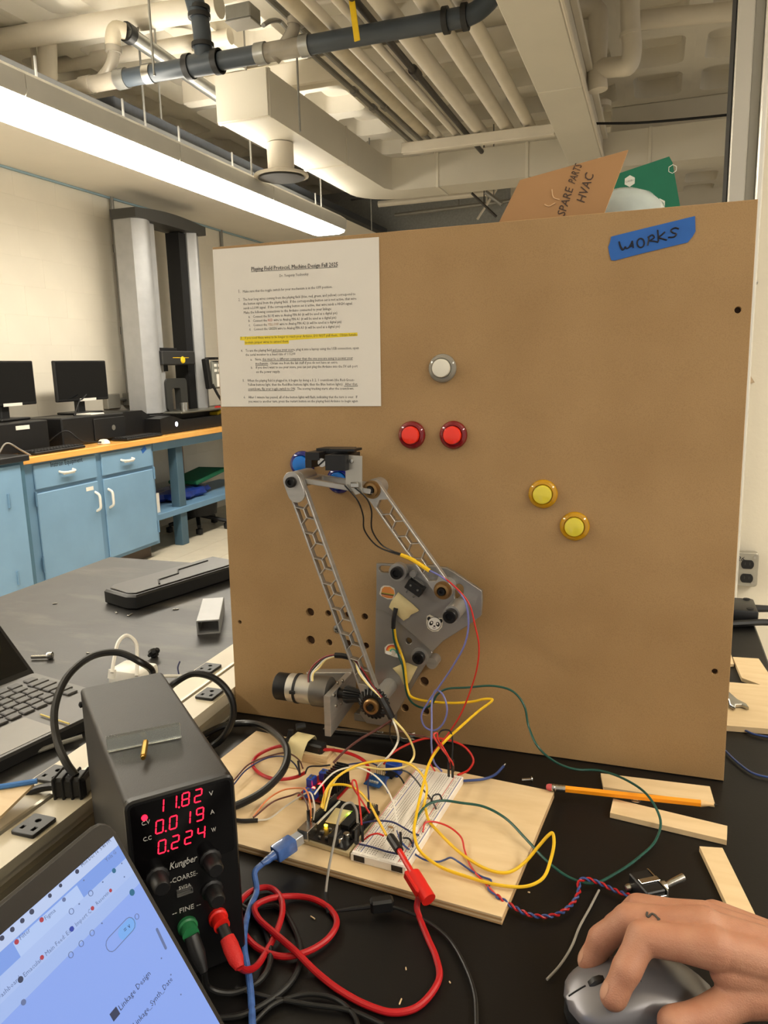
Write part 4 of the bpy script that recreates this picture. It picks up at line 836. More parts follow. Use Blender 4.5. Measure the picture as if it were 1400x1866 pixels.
# arcade buttons
def button(u, v, rim, cap, label, sc_=1.0):
    x, y = bl(u, v, .005); t = thing('arcade_button', label, 'button', BD @ Vector((x, y, 0)), group='arcade buttons on the brown panel'); M_ = BD @ TR(x, y, 0)
    q = MB(M_); q.lathe([(.0163, 0), (.0163, .0022), (.0155, .0042), (.0135, .0056), (.0118, .0060), (.0110, .0052), (.0110, .001)], n=36); q.build('rim', rim, t)
    q = MB(M_); q.lathe([(.0104, .001), (.0104, .0088), (.0098, .0098), (.006, .0106), (.0001, .0108)], n=32); q.build('plunger', cap, t)
def bmats(n, rim, cap, tr=.0): return mat(n+'_rim', rim, .12, coat=.6, var=.04, trans=tr), mat(n+'_cap', cap, .22, coat=.4, var=.03)
rr, rc = bmats('red', (118, 10, 20), (238, 52, 30)); yr, yc_ = bmats('yellow', (188, 140, 12), (222, 206, 66)); wr_, wc_ = bmats('white', (186, 180, 166), (226, 222, 208), .5); br_, bc_ = bmats('blue', (22, 30, 110), (0, 110, 205))
button(805, 671, wr_, wc_, 'white arcade button with clear rim'); button(749, 793, rr, rc, 'red arcade button, left of the two red ones'); button(825, 793, rr, rc, 'red arcade button, right of the two red ones')
button(989, 901, yr, yc_, 'yellow arcade button, upper left of the two yellow ones'); button(1047, 960, yr, yc_, 'yellow arcade button, lower right of the two yellow ones')
button(549, 846, br_, bc_, 'blue arcade button behind the left black prong'); button(616, 876, br_, bc_, 'blue arcade button behind the silver bracket')

# printed sheet
PAPER = mat('white_paper', (224, 219, 210), .75, var=.01); INK = mat('print_ink', (62, 58, 56), .7)
pc = [bl(388, 455), bl(691, 432), bl(695, 740), bl(404, 741)]
sheet = thing('printed_sheet', 'white printed instruction sheet on the upper left of the brown panel', 'paper', BD @ Vector((pc[3][0], pc[3][1], 0)))
q = MB(BD); q.prism(pc, .0004, .0008); q.build('paper', PAPER, sheet)
def z5(x, y): return (380+x/4.1176, 420+y/4.1176)
HL = mat('highlighter', (232, 208, 50), .7)
hx0 = [z5(240, 798), z5(1120, 766), z5(1122, 792), z5(608, 824), z5(606, 850), z5(274, 858), z5(274, 826), z5(240, 824)]
q = MB(BD); q.prism([bl(*p) for p in hx0], .00085, .0009); q.build('highlight', HL, sheet)
def pline(parts, a, b, bold=False, und=None, m=INK):
    A = Vector(bl(*z5(*a))); B_ = Vector(bl(*z5(*b))); L_ = (B_-A).length; an = atan2((B_-A).y, (B_-A).x)
    if isinstance(parts, str): parts = [(parts, m)]
    size = .0047 if not bold else .0070
    full = ''.join(p[0] for p in parts); tmp = MB(); w0 = tmp.text(full, size, Matrix(), res=1); k0 = L_/w0; size = size*min(1.3, k0*1.16); k = L_/(w0*min(1.3, k0*1.16)); x = 0.0
    for s_, mm in parts:
        q = MB(BD); M_ = TR(A.x, A.y, .00095) @ RZ(an) @ TR(x*k, 0, 0); tmp = MB(); w1 = tmp.text(s_.rstrip()+'.', size, Matrix(), res=1)
        q.text(s_, size, M_, 0.0, xs=k, res=1)
        if bold: q.text(s_, size, M_ @ TR(.0003, .0001, 0), 0.0, xs=k, res=1)
        q.build('printed_line', mm, sheet)
        t2 = MB(); wx = t2.text('|'+s_+'|', size, Matrix(), res=1); t3 = MB(); wy = t3.text('||', size, Matrix(), res=1); x += wx-wy
    if und:
        for f0, f1 in und:
            q = MB(BD @ TR(A.x, A.y, .00095) @ RZ(an)); q.prism([(L_*f0, -.0011), (L_*f1, -.0011), (L_*f1, -.0006), (L_*f0, -.0006)], 0, .00005); q.build('underline', INK, sheet)
pline('Playing Field Protocol, Machine Design Fall 2025', (323, 305), (970, 270), True, [(0, 1)])
pline('Dr. Yevgeniy Yesilevskiy', (535, 350), (752, 337))
pline('1.', (225, 470), (238, 469)); pline('Make sure that the toggle switch for your mechanism is in the OFF position.', (260, 468), (930, 432))
pline('2.', (228, 530), (242, 529)); pline('The four long wires coming from the playing field (blue, red, green, and yellow) correspond to', (262, 528), (1105, 486))
pline('the button signal from the playing field.  If the corresponding button set is not active, that wire', (264, 560), (1112, 520))
pline('sends a LOW signal.  If the corresponding button set is active, that wire sends a HIGH signal.', (265, 593), (1083, 556))
pline('Make the following connections to the Arduino connected to your linkage:', (267, 626), (925, 597))
cr_ = mat('ink_red', (196, 110, 96), .7); cy_ = mat('ink_tan', (176, 136, 100), .7); cb_ = mat('ink_blue', (110, 116, 126), .7); cg_ = mat('ink_green', (108, 116, 104), .7)
for s_, n_, m_, a, b in (('a.', 'BLUE', cb_, (303, 657), (968, 628)), ('b.', 'RED', cr_, (303, 688), (960, 662)), ('c.', 'YELLOW', cy_, (305, 720), (1000, 694)), ('d.', 'GREEN', cg_, (308, 751), (988, 729))):
    pline(s_, a, (a[0]+13, a[1]-.6)); pline([('Connect the ', INK), (n_+' ', m_), ('wire to Analog PIN A%d (it will be used as a digital pin)' % 'abcd'.index(s_[0]), INK)], (a[0]+34, a[1]-1), b)
pline('3.', (243, 816), (256, 815.5)); pline('If you need these wires to be longer to reach your Arduino, DO NOT pull them.  Obtain female-', (276, 815), (1118, 790))
pline('to-male jumper wires to extend them.', (277, 849), (605, 840))
pline('4.', (247, 912), (260, 911)); pline('To use the playing field and see your score, plug it into a laptop using the USB connection, open', (281, 911), (1130, 890), und=[(.24, .435)])
pline('the serial monitor to a baud rate of 115200', (282, 942), (655, 934))
pline('a.', (318, 977), (330, 976.5)); pline('Note, this must be a different computer than the one you are using to power your', (353, 976), (1085, 965), und=[(.075, 1)])
pline('mechanism.  Obtain one from the lab staff if you do not have an extra.', (355, 1007), (972, 998), und=[(0, .16)])
pline('b.', (322, 1038), (334, 1037.5)); pline("If you don't want to see your score, you can just plug the Arduino into the 5V usb port", (358, 1037), (1120, 1027)); pline('on the power supply.', (360, 1070), (540, 1067))
pline('5.', (260, 1135), (272, 1134.5)); pline('When the playing field is plugged in, it begins by doing a 3, 2, 1 countdown (the Red-Green-', (295, 1135), (1098, 1130))
pline('Yellow buttons light, then the Red-Blue buttons light, then the Blue button lights).  After that,', (297, 1166), (1123, 1162), und=[(.88, 1)])
pline('countdown, flip your toggle switch to ON.  The scoring tracking starts after the countdown.', (300, 1197), (1093, 1194), und=[(0, .45)])
pline('6.', (267, 1260), (280, 1259.5)); pline('After 1 minute has passed, all of the button lights will flash, indicating that the turn is over.  If', (302, 1260), (1120, 1258))
pline('you want to another turn, press the restart button on the playing field Arduino to begin again', (303, 1291), (1123, 1288))

# blue tape with handwriting
def z1(x, y): return (1080+x/4.375, 360+y/4.375)
BT = mat('painters_tape_big', (40, 98, 178), .55, var=.06, vscale=60)
tp = thing('blue_tape', 'blue painter\'s tape with handwriting on the upper right of the brown panel', 'tape', b3(*z1(150, 500)))
q = MB(BD); q.prism([bl(*z1(*p)) for p in [(150, 312), (400, 250), (818, 148), (822, 270), (800, 310), (760, 358), (400, 445), (178, 503), (150, 500), (135, 450), (126, 395), (140, 360)]], .0003, .0007); q.build('strip', BT, tp)
def ink(M_, strokes, zf, r, m, name, parent, off):
    q = MB()
    for s_ in strokes: q.tube([M_ @ Vector((*pl(M_, *zf(*p), off), off)) for p in s_], r, 5, 4)
    return q.build(name, m, parent)
MARK = mat('marker_black', (24, 24, 34), .5)
ov = [(385+28*cos(a), 362+36*sin(a)) for a in [2*pi*i/12 for i in range(13)]]
ink(BD, [[(212, 350), (220, 385), (238, 418), (252, 410), (262, 392), (268, 405), (285, 402), (300, 385), (318, 345)], [(214, 356), (226, 392), (242, 414)], [(318, 345), (322, 372), (326, 402)], [(298, 392), (324, 382)], ov,
         [(440, 382), (448, 340), (452, 308)], [(440, 318), (480, 298), (492, 318), (458, 345), (490, 348), (526, 356)], [(520, 258), (524, 300), (526, 350)], [(578, 274), (550, 300), (528, 318), (560, 330), (594, 340)], [(690, 250), (660, 242), (625, 262), (640, 280), (668, 290), (655, 312), (604, 318)]], z1, .0008, MARK, 'handwriting', tp, .0008)

# ================================================================ linkage mechanism
ALU = mat('milled_aluminium', (176, 173, 168), .38, .65, var=.10, vscale=30, aniso=(1, 1, 6), bump=.03)
ALUD = mat('brushed_aluminium_plate', (160, 157, 152), .40, .78, var=.12, vscale=14, aniso=(1, 8, 1), bump=.05, bscale=300)
BLKOX = mat('black_oxide', (26, 25, 25), .35, .3); BRONZE = mat('oil_bronze', (150, 118, 76), .35, .8, var=.1); GEAR = mat('black_gear', (20, 20, 20), .4)
mech = thing('linkage_mechanism', 'aluminium four bar linkage with motor mounted on the brown panel', 'linkage', b3(640, 1320, .03))
ZR0, ZR1, ZF0, ZF1 = .018, .024, .0245, .0305
rear = [bl(u, v, ZR1) for u, v in [(685, 1095), (683, 1240), (655, 1300), (668, 1318), (700, 1323), (713, 1316), (788, 1190), (760, 1150)]]
q = MB(BD); q.plate(rear, [circ(*bl(745, 1168, ZR1), .0040)], ZR0, ZR1, .0004); q.build('rear_plate', ALUD, mech)
fr = [bl(u, v, ZF1) for u, v in [(686, 1027), (740, 1029), (813, 1035), (826, 1042), (878, 1077), (879, 1095), (877, 1122), (856, 1138), (808, 1168), (788, 1188), (735, 1141), (700, 1113), (686, 1110)]]
s0 = bl(697, 1037, ZF1); s1 = bl(712, 1038, ZF1); s2 = bl(837, 1072, ZF1); s3 = bl(836, 1088, ZF1)
q = MB(BD); q.plate(fr, [slot(s0[0], s0[1], s1[0], s1[1], .0042), slot(s2[0], s2[1], s3[0], s3[1], .0052)], ZF0, ZF1, .0004); q.build('front_plate', ALUD, mech)
# stand-offs between the plates and the panel
for u, v in ((722, 1045), (790, 1205), (840, 1100), (700, 1290)):
    x, y = bl(u, v, .01); 
    q = MB(BD); q.cyl((x, y, 0), (x, y, ZR0 if v > 1200 else ZF0), .007, n=16); q.build('spacer', ALU, mech)
def bolt(u, v, z, r, m=BLKOX, washer=True):
    x, y = bl(u, v, z+.008)
    if washer: q = MB(BD); q.cyl((x, y, z), (x, y, z+.0018), r*1.45, n=20); q.build('washer', ALU, mech)
    q = MB(BD); q.lathe([(r, z+.0018), (r, z+.0085), (r*.9, z+.0095), (r*.58, z+.0095), (r*.5, z+.006), (.0001, z+.006)], (x, y, 0), n=18); return q.build('cap_bolt', m, mech)
x, y = bl(727, 1041, ZF1+.004); q = MB(BD); q.cyl((x, y, ZF1), (x, y, ZF1+.010), .0105, n=22); q.build('washer_stack', ALU, mech)
bolt(722, 1045, ZF1+.010, .0072); bolt(762, 1200, ZR1, .0074)
x, y = bl(836, 1105, ZF1); q = MB(BD); q.cyl((x, y, ZF1), (x, y, ZF1+.034), .0098, n=24); q.build('long_standoff', ALU, mech)
q = MB(BD); q.lathe([(.0078, ZF1+.034), (.0078, ZF1+.042), (.007, ZF1+.043), (.0045, ZF1+.043), (.004, ZF1+.039), (.0001, ZF1+.039)], (x, y, 0), n=18); q.build('cap_bolt', BLKOX, mech)

def clip_y(poly, lim, s_):
    out = []
    for i in range(len(poly)):
        a, b = poly[i], poly[(i+1) % len(poly)]; ia, ib = a[1]*s_ <= lim, b[1]*s_ <= lim
        if ia: out.append(a)
        if ia != ib: t = (lim-a[1]*s_)/((b[1]-a[1])*s_); out.append((a[0]+(b[0]-a[0])*t, lim*s_))
    return out
def link_bar(p, q_, z0, z1, w_, r, name, m0=.02, m1=.02):
    p = Vector(p); q_ = Vector(q_); L_ = (q_-p).length; d_ = (q_-p)/L_; M_ = BD @ Matrix(((d_.x, -d_.y, 0, p.x), (d_.y, d_.x, 0, p.y), (0, 0, 1, 0), (0, 0, 0, 1)))
    out = slot(0, 0, L_, 0, w_/2, 10); hs_ = []; t_ = .0011; rh = r-t_/1.732; n_ = int(round((L_-m0-m1+r)/(3*r))); r = (L_-m0-m1)/(3*n_-1); rh = r-t_/1.732; x = m0+r; lim = w_/2-.0020
    pad = ((L_-m0-m1)-(n_*3*r-r))/2; x = m0+pad+r
    for i in range(n_):
        c_ = x+i*3*r; hx_ = [(c_+rh*cos(pi/3*k), rh*sin(pi/3*k)) for k in range(6)]
        for s_ in (1, -1): hx_ = clip_y(hx_, lim, s_)
        hs_.append(hx_)
        for s_ in (1, -1):
            if i == n_-1: continue
            cell = [(c_+1.5*r+rh*cos(pi/3*k), s_*.866*r+rh*sin(pi/3*k)) for k in range(6)]
            cell = clip_y(cell, lim, s_)
            if len(cell) > 2: hs_.append(cell)
    hs_ += [circ(0, 0, .0035), circ(L_, 0, .0035)]
    q = MB(M_); q.plate(out, hs_, z0, z1, .0003); return q.build(name, ALU, mech), M_, L_
Z1 = .070
pa = bl(533, 878, Z1+.006); pb = bl(682, 1280, Z1)
l1, M1, L1 = link_bar(pa, pb, Z1-.005, Z1+.004, .0212, .0098, 'long_link', .013, .022)
q = MB(M1); q.plate(slot(-.001, 0, .014, 0, .0108, 10)[:], [], Z1+.004, Z1+.0075, .0004); q.build('link_end_cap', ALU, mech)
x, y = pa; q = MB(BD); q.lathe([(.0062, Z1+.0075), (.0062, Z1+.0125), (.0055, Z1+.0135), (.003, Z1+.0135), (.003, Z1+.010), (.0001, Z1+.010)], (x, y, 0), n=18); q.build('pivot_bolt', BLKOX, mech)
Z2 = .050
pc2 = bl(676, 893, Z2+.008); pd = bl(806, 1077, Z2+.008)
l2, M2, L2 = link_bar(pc2, pd, Z2-.004, Z2+.004, .0212, .0098, 'short_link', .014, .012)
for P_, zb in ((pc2, Z2), (pd, Z2)):
    q = MB(BD); q.lathe([(.0105, zb+.004), (.0105, zb+.0055), (.0082, zb+.0055), (.0082, zb+.011), (.0055, zb+.0115), (.0035, zb+.009), (.0001, zb+.009)], (P_[0], P_[1], 0), n=24); bu = q.build('bushing', BRONZE, mech)
    q = MB(BD); q.lathe([(.0042, zb+.009), (.0042, zb+.0128), (.002, zb+.0128), (.0018, zb+.010), (.0001, zb+.010)], (P_[0], P_[1], 0), n=14); q.build('shoulder_bolt', BLKOX, bu)
q = MB(BD); q.cyl((pd[0], pd[1], ZF1), (pd[0], pd[1], Z2-.004), .0095, n=20); q.build('spacer', ALU, mech)
# coupler: slotted bar seen from above, with bracket
xa, ya = pa; xb, yb = pc2; yb -= 0.002
Mcp = BD @ TR(xa, ya+.001, 0) @ RZ(atan2(yb-ya, xb-xa)); Lc = hypot(xb-xa, yb-ya)
q = MB(Mcp @ RX(pi/2)); q.plate(rrect(-.002, .020, Lc+.004, .064, .006, 3), [rrect(.016, .028, Lc*.72, .0575, .004, 3)], -.003, .003, .0005); q.build('coupler', ALU, mech)
q = MB(Mcp); q.cyl((0, 0, .030), (0, 0, Z1-.005), .0105, n=22); q.build('coupler_boss', ALU, mech); q = MB(Mcp); q.cyl((Lc, .002, .028), (Lc, .002, Z2-.004), .0105, n=22); q.build('coupler_boss', ALU, mech)
zb = .066
q = MB(BD); q.plate([bl(u, v, zb) for u, v in [(629, 829), (660, 831), (660, 898), (648, 902), (630, 884)]], [circ(*bl(641, 840, zb), .0015, 8)], zb-.0012, zb, .0002); br0 = q.build('sensor_bracket', mat('bracket_bright', (186, 182, 172), .35, .8, var=.06, vscale=20), mech)
x, y = bl(641, 840, zb); q = MB(BD); q.lathe([(.0028, zb), (.0024, zb+.0016), (.001, zb+.0018)], (x, y, 0), n=12); q.build('screw', STEEL, br0)
# black striker head
def bx(u0, v0, u1, v1, z0, z1, nm, m=BLACKP, b=.0003):
    a = bl(u0, v0, z1); c_ = bl(u1, v1, z1); q = MB(BD); q.span((a[0], a[1], z0), (c_[0], c_[1], z1), b); return q.build(nm, m, mech)
HEAD = mat('striker_black', (22, 22, 24), .4)
bx(556, 824, 582, 839, .028, .068, 'left_prong', HEAD); bx(556, 838, 568, 853, .046, .068, 'left_prong_tip', HEAD)
bx(592, 829, 630, 858, .030, .076, 'right_prong', HEAD); bx(576, 817, 634, 828, .022, .050, 'head_bridge', HEAD); bx(600, 818, 646, 823, .040, .064, 'head_top', HEAD)
q = MB(BD); x, y = bl(587, 843, .066); q.cyl((x, y, .045), (x, y, .067), .005, n=14); hb_ = q.build('striker_screw', STEEL, mech)
q = MB(BD); q.box((x, y, .0672), (.010, .0018, .0008), rot=Matrix.Rotation(.7, 3, 'Z')); q.build('screw_slot', BLACKM, hb_)
x, y = bl(646, 884, .070); q = MB(BD); q.box((x, y, .069), (.010, .006, .005), .001); q.build('wire_terminal', STEEL, mech)
# limit switch on the front plate
x, y = bl(756, 1071, ZF1+.008); Ms = BD @ TR(x, y, ZF1) @ RZ(-.55)
q = MB(Ms); q.box((0, 0, .006), (.021, .012, .011), .0006); ls = q.build('limit_switch', BLACKP, mech)
for dx_ in (-.005, .005): q = MB(Ms); q.cyl((dx_, .001, .0115), (dx_, .001, .0122), .0014, n=10); q.build('switch_hole', STEEL, ls)
q = MB(Ms); q.box((-.002, .0085, .006), (.020, .0006, .004)); q.build('switch_lever', STEEL, ls)
for dx_ in (-.006, .004): q = MB(Ms); q.box((dx_, -.009, .004), (.002, .008, .0006)); q.build('switch_tab', STEEL, ls)
x, y = bl(754, 1045, ZF1+.002); q = MB(BD); q.cyl((x, y, ZF1), (x, y, ZF1+.006), .004, n=14); q.build('adjust_pin', ALU, mech)
# motor, its bracket and bevel gears
gx, gy = bl(677, 1287, .088)
q = MB(BD); q.cyl((gx, gy, ZR1), (gx, gy, Z1-.005), .0095, n=24); q.build('gear_shaft_spacer', ALU, mech)
q = MB(BD); q.lathe([(.010, Z1+.005), (.0185, .0775), (.0195, .079), (.0135, .087), (.0095, .087), (.0095, .084), (.001, .084)], (gx, gy, 0), n=72, mod=lambda i, k: (.90 if (i % 3 == 0) else 1.0) if k in (1, 2, 3) else 1); q.build('ring_gear', GEAR, mech)
q = MB(BD); q.lathe([(.0092, .084), (.0092, .0905), (.0078, .092), (.0058, .092), (.0045, .090), (.0001, .090)], (gx, gy, 0), n=24); gb = q.build('gear_bushing', BRONZE, mech)
q = MB(BD); q.cyl((gx, gy, .090), (gx, gy, .0935), .0036, n=12); q.build('shoulder_bolt', BLKOX, gb)
my = gy+.001; mz = .0665
px0 = bl(619, 1290, mz)[0]                                   # right face of the flange
q = MB(BD); y0 = bl(597, 1268, .092)[1]; y1 = bl(603, 1341, .092)[1]
fl = [(y1, .012), (y0, .012), (y0, .093), (y1, .093)]
q = MB(BD @ frame((px0-.004, 0, 0), (0, 1, 0), (0, 0, 1))); q.plate([(y1+.012, .012), (y0+.004, .012), (y0, .094), (y1, .094)], [circ(my, mz, .007, 16)], -.004, .004, .0004); q.build('motor_flange', ALU, mech)
for a in range(6):
    aa = a*pi/3+.3; q = MB(BD); q.lathe([(.0022, 0), (.002, .0012), (.0008, .0014)], (px0, my+.0155*cos(aa), mz+.0155*sin(aa)), (1, 0, 0), n=10); q.build('flange_screw', STEEL, mech)
yb0 = bl(560, 1262, .03)[1]; xb0 = bl(556, 1240, .03)[0]
q = MB(BD); q.plate([(xb0, yb0), (px0-.001, yb0-.012), (px0-.001, bl(640, 1228, .03)[1]), (xb0, bl(556, 1228, .03)[1])], [circ(*bl(606, 1248, .03), .0052)], .012, .026, .0005); q.build('motor_bracket', ALU, mech)
def mot(r, u0, u1, m, nm, n=28, r2=None):
    a = bl(u0, 1285, mz)[0]; b = bl(u1, 1285, mz)[0]; q = MB(BD)
    q.lathe([(r*.94, a), (r, a+.0012), (r if r2 is None else r2, b-.0012), ((r if r2 is None else r2)*.97, b)], (0, my, mz), (1, 0, 0), n=n); return q.build(nm, m, mech)
CHROME = mat('zinc_can', (206, 202, 192), .36, .7, var=.04)
mot(.0165, 508, 531, BLACKP, 'encoder_cap'); mot(.0172, 530, 574, CHROME, 'motor_can'); mot(.0185, 573, 603, mat('gearbox_grey', (122, 118, 112), .4, .7), 'gearbox')
xt_ = bl(546, 1285, mz)[0]; q = MB(BD); q.lathe([(.0172, xt_-.0016), (.0182, xt_-.0016), (.0182, xt_+.0016), (.0172, xt_+.0016)], (0, my, mz), (1, 0, 0), n=28); q.box((xt_, my+.002, mz+.0185), (.007, .004, .003), .0005); q.build('cable_tie', BLACKM, mech)
q = MB(BD); q.cyl((px0-.001, my, mz), (px0+.010, my, mz), .0055, n=16); q.build('motor_shaft_hub', GEAR, mech)
q = MB(BD); gxl = gx-.0195; q.lathe([(.0095, px0+.008), (.0105, px0+.011), (.0062, gxl+.002), (.004, gxl+.003)], (0, my, mz), (1, 0, 0), n=54, mod=lambda i, k: (.86 if (i % 3 == 0) else 1.0) if k in (0, 1, 2) else 1); q.build('pinion_gear', GEAR, mech)
q = MB(BD); q.span((px0+.0, bl(640, 1318, .03)[1], .004), (bl(712, 1318, .03)[0], bl(640, 1318, .03)[1]+.010, .022), .001); q.build('lower_ledge', ALUD, mech)

# stickers and masking tape on the plates
def zs(x, y): return (660+x/5.833, 1000+y/5.833)
STW = mat('sticker_white', (212, 204, 186), .6)
def sticker(label, outline, z, base=STW):
    t = thing('sticker', label, 'sticker', BD @ Vector((*bl(*zs(*outline[0]), z), z)), group='stickers on the aluminium plates'); q = MB(BD); q.prism([bl(*zs(*p), z) for p in outline], z+.0002, z+.0005); q.build('backing', base, t); return t
def decal(t, poly, z, m, nm, k=1):
    q = MB(BD); q.prism([bl(*zs(*p), z) for p in poly], z+.0005, z+.0005+.00012*k); q.build(nm, m, t)
def ell(cx_, cy_, a, b, n=16, rot=0): return [(cx_+a*cos(2*pi*i/n)*cos(rot)-b*sin(2*pi*i/n)*sin(rot), cy_+a*cos(2*pi*i/n)*sin(rot)+b*sin(2*pi*i/n)*cos(rot)) for i in range(n)]
z = ZF1
t = sticker('hamburger sticker on the front aluminium plate', [(200, 415), (230, 388), (290, 390), (345, 420), (352, 480), (335, 535), (270, 535), (205, 500), (186, 480)], z)
rb_ = .22
decal(t, [(205, 470), (215, 425), (240, 402), (300, 405), (340, 440), (348, 482), (280, 478)], z, mat('bun', (206, 132, 66), .6), 'top_bun')
decal(t, [(205, 470), (340, 490), (335, 504), (206, 484)], z, mat('patty', (104, 54, 34), .6), 'patty', 2); decal(t, [(208, 462), (345, 484), (342, 492), (206, 470)], z, mat('lettuce', (120, 150, 60), .6), 'lettuce', 3)
decal(t, [(208, 488), (335, 506), (322, 526), (270, 522), (215, 502)], z, mat('bun2', (196, 118, 58), .6), 'bottom_bun', 2)
t = sticker('panda face sticker on the front aluminium plate', [(690, 715), (720, 700), (800, 735), (850, 735), (862, 765), (852, 830), (810, 875), (750, 880), (700, 845), (684, 790)], z)
PB = mat('panda_black', (24, 24, 26), .5); PW = mat('panda_white', (232, 230, 224), .5)
decal(t, ell(714, 742, 20, 22), z, PB, 'ear'); decal(t, ell(838, 765, 20, 22), z, PB, 'ear'); decal(t, ell(770, 795, 74, 72, 22), z, PB, 'outline', 2); decal(t, ell(770, 795, 69, 67, 22), z, PW, 'face', 3)
decal(t, ell(738, 788, 20, 26, 14, .5), z, PB, 'eye_patch', 4); decal(t, ell(808, 800, 20, 26, 14, -.3), z, PB, 'eye_patch', 4); decal(t, ell(742, 782, 9, 11), z, PW, 'eye', 5); decal(t, ell(804, 794, 9, 11), z, PW, 'eye', 5); decal(t, ell(771, 820, 13, 8), z, PB, 'nose', 4)
decal(t, [(750, 833), (770, 840), (790, 836), (789, 841), (770, 846), (750, 839)], z, PB, 'mouth', 4)
z = ZR1
t = sticker('rainbow sticker on the rear aluminium plate', [(240, 1050), (275, 1015), (340, 1005), (400, 1030), (425, 1080), (420, 1165), (350, 1150), (245, 1110)], z)
for i, (a, cc) in enumerate(((70, (196, 66, 44)), (58, (226, 140, 50)), (46, (226, 200, 90)), (34, (90, 170, 150)), (22, (206, 200, 186)))):
    decal(t, [(335+a*1.12*cos(pi+pi*k/10)*1.0, 1098+a*sin(pi+pi*k/10)*1.1+.25*a*1.12*cos(pi+pi*k/10)) for k in range(11)], z, mat('rainbow_%d' % i, cc, .6), 'rainbow_band', i+1)
decal(t, ell(285, 1105, 34, 16, 12, .2), z, PW, 'cloud', 7); decal(t, ell(385, 1135, 34, 16, 12, .2), z, PW, 'cloud', 7)
MASK = mat('masking_tape', (204, 188, 140), .65, var=.06, vscale=80, bump=.1)
def tape(label, poly, z, lift):
    t = thing('masking_tape', label, 'tape', BD @ Vector((*bl(*zs(*poly[0]), z), z)), group='masking tape on the linkage')
    ctr_ = (sum(p[0] for p in poly)/len(poly), sum(p[1] for p in poly)/len(poly)); top = [Vector((*bl(*zs(*p), z+.001), z+.0011)) for p in poly]; c_ = Vector((*bl(*zs(*ctr_), z+lift), z+lift)); n = len(poly)
    q = MB(BD); q.add(top+[c_]+[p-Vector((0, 0, .0004)) for p in top], [[i, (i+1) % n, n] for i in range(n)]+[[i, n+1+i, n+1+(i+1) % n, (i+1) % n] for i in range(n)]+[[n+1+i for i in range(n)][::-1]]); q.build('strip', MASK, t, 60)
tape('torn masking tape holding the switch wire on the front plate', [(385, 462), (460, 525), (540, 590), (606, 655), (580, 675), (520, 700), (495, 735), (440, 765), (370, 700), (285, 620), (310, 560)], ZF1, .006)
tape('torn masking tape holding the green and yellow wires on the rear plate', [(325, 1270), (400, 1235), (480, 1210), (590, 1255), (545, 1340), (500, 1430), (440, 1445), (400, 1350), (360, 1310)], ZR1, .005)
# ================================================================ plywood base and electronics
PLYE = mat('plywood_edge', (176, 140, 96), .6, var=.15, vscale=8, aniso=(1, 1, 60))
PA, PB_, PC_ = Vector((-.461, .791, 0)), Vector((-.084, .758, 0)), Vector((-.103, .554, 0)); PDv = PA+PC_-PB_
ZPL = T+.0082
pw = thing('plywood_sheet', 'pale plywood sheet under the circuit boards', 'plywood', (-.28, .67, T))
PWf = frame((PDv.x, PDv.y, T+.0006), (PB_-PA), (PA-PDv))
for i in range(4):
    q = MB(PWf); e = .0003*(i % 2); q.box((.1892, .1025, .00095+i*.0019), (.3785-e, .205-e, .0019), .0002); q.build('ply_layer', PLY if i in (3, 1) else PLYE, pw)
# breadboard
BB = frame((-.250, .585, ZPL), (.9965, -.084, 0), (.084, .9965, 0))
bb = thing('breadboard', 'white solderless breadboard with red rail lines', 'breadboard', BB @ Vector((.0275, .083, 0)))
BBW = mat('breadboard_white', (236, 230, 220), .45, var=.02)
q = MB(BB); q.plate([(0, 0), (.055, 0), (.055, .165), (0, .165)], [], 0, .0082, .0006); q.build('body', BBW, bb)
for x0, x1 in ((.0005, .0092), (.0102, .0262), (.0288, .0448), (.0458, .0545)):
    q = MB(BB); q.span((x0, .0008, .0082), (x1, .1642, .0088), .0002); q.build('strip', BBW, bb)
for x in (.0012, .0462): q = MB(BB); q.span((x, .004, .0088), (x+.0006, .161, .00892)); q.build('red_line', mat('rail_red', (200, 70, 64), .5), bb)
for x in (.0085, .0538): q = MB(BB); q.span((x-.0004, .004, .0088), (x+.0003, .161, .00892)); q.build('blue_line', mat('rail_blue', (70, 90, 150), .5), bb)
q = MB(BB)
cols = [.0032, .0058, .0482, .0508]+[.0125+.00254*i for i in range(5)]+[.0310+.00254*i for i in range(5)]
for x in cols:
    for j in range(62):
        if x in cols[:4] and j % 6 == 5: continue
        y = .005+j*.00254; q.add([(x-.0005, y-.0005, .00895), (x+.0005, y-.0005, .00895), (x+.0005, y+.0005, .00895), (x-.0005, y+.0005, .00895)], [[0, 1, 2, 3]])
tag(q.build('contact_holes', mat('hole_dark', (96, 88, 78), .8), bb), kind='stuff')
for x in (.003, .041):
    q = MB(BB); q.span((x, -.0006, .0015), (x+.011, 0, .0072), .0002); q.build('dark_patch', mat('patch_dark', (40, 34, 30), .6, var=.4, vscale=300), bb)
for (x, y) in ((.0365, .105), (.021, .045)):
    q = MB(BB); q.tube([(x-.003, y, .0088), (x-.003, y, .0125), (x+.003, y, .0125), (x+.003, y, .0088)], .0004, 5); q.tube([(x-.002, y, .0125), (x+.002, y, .0125)], .0012, 8); q.build('resistor', mat('resistor_tan', (176, 140, 100), .5), bb)
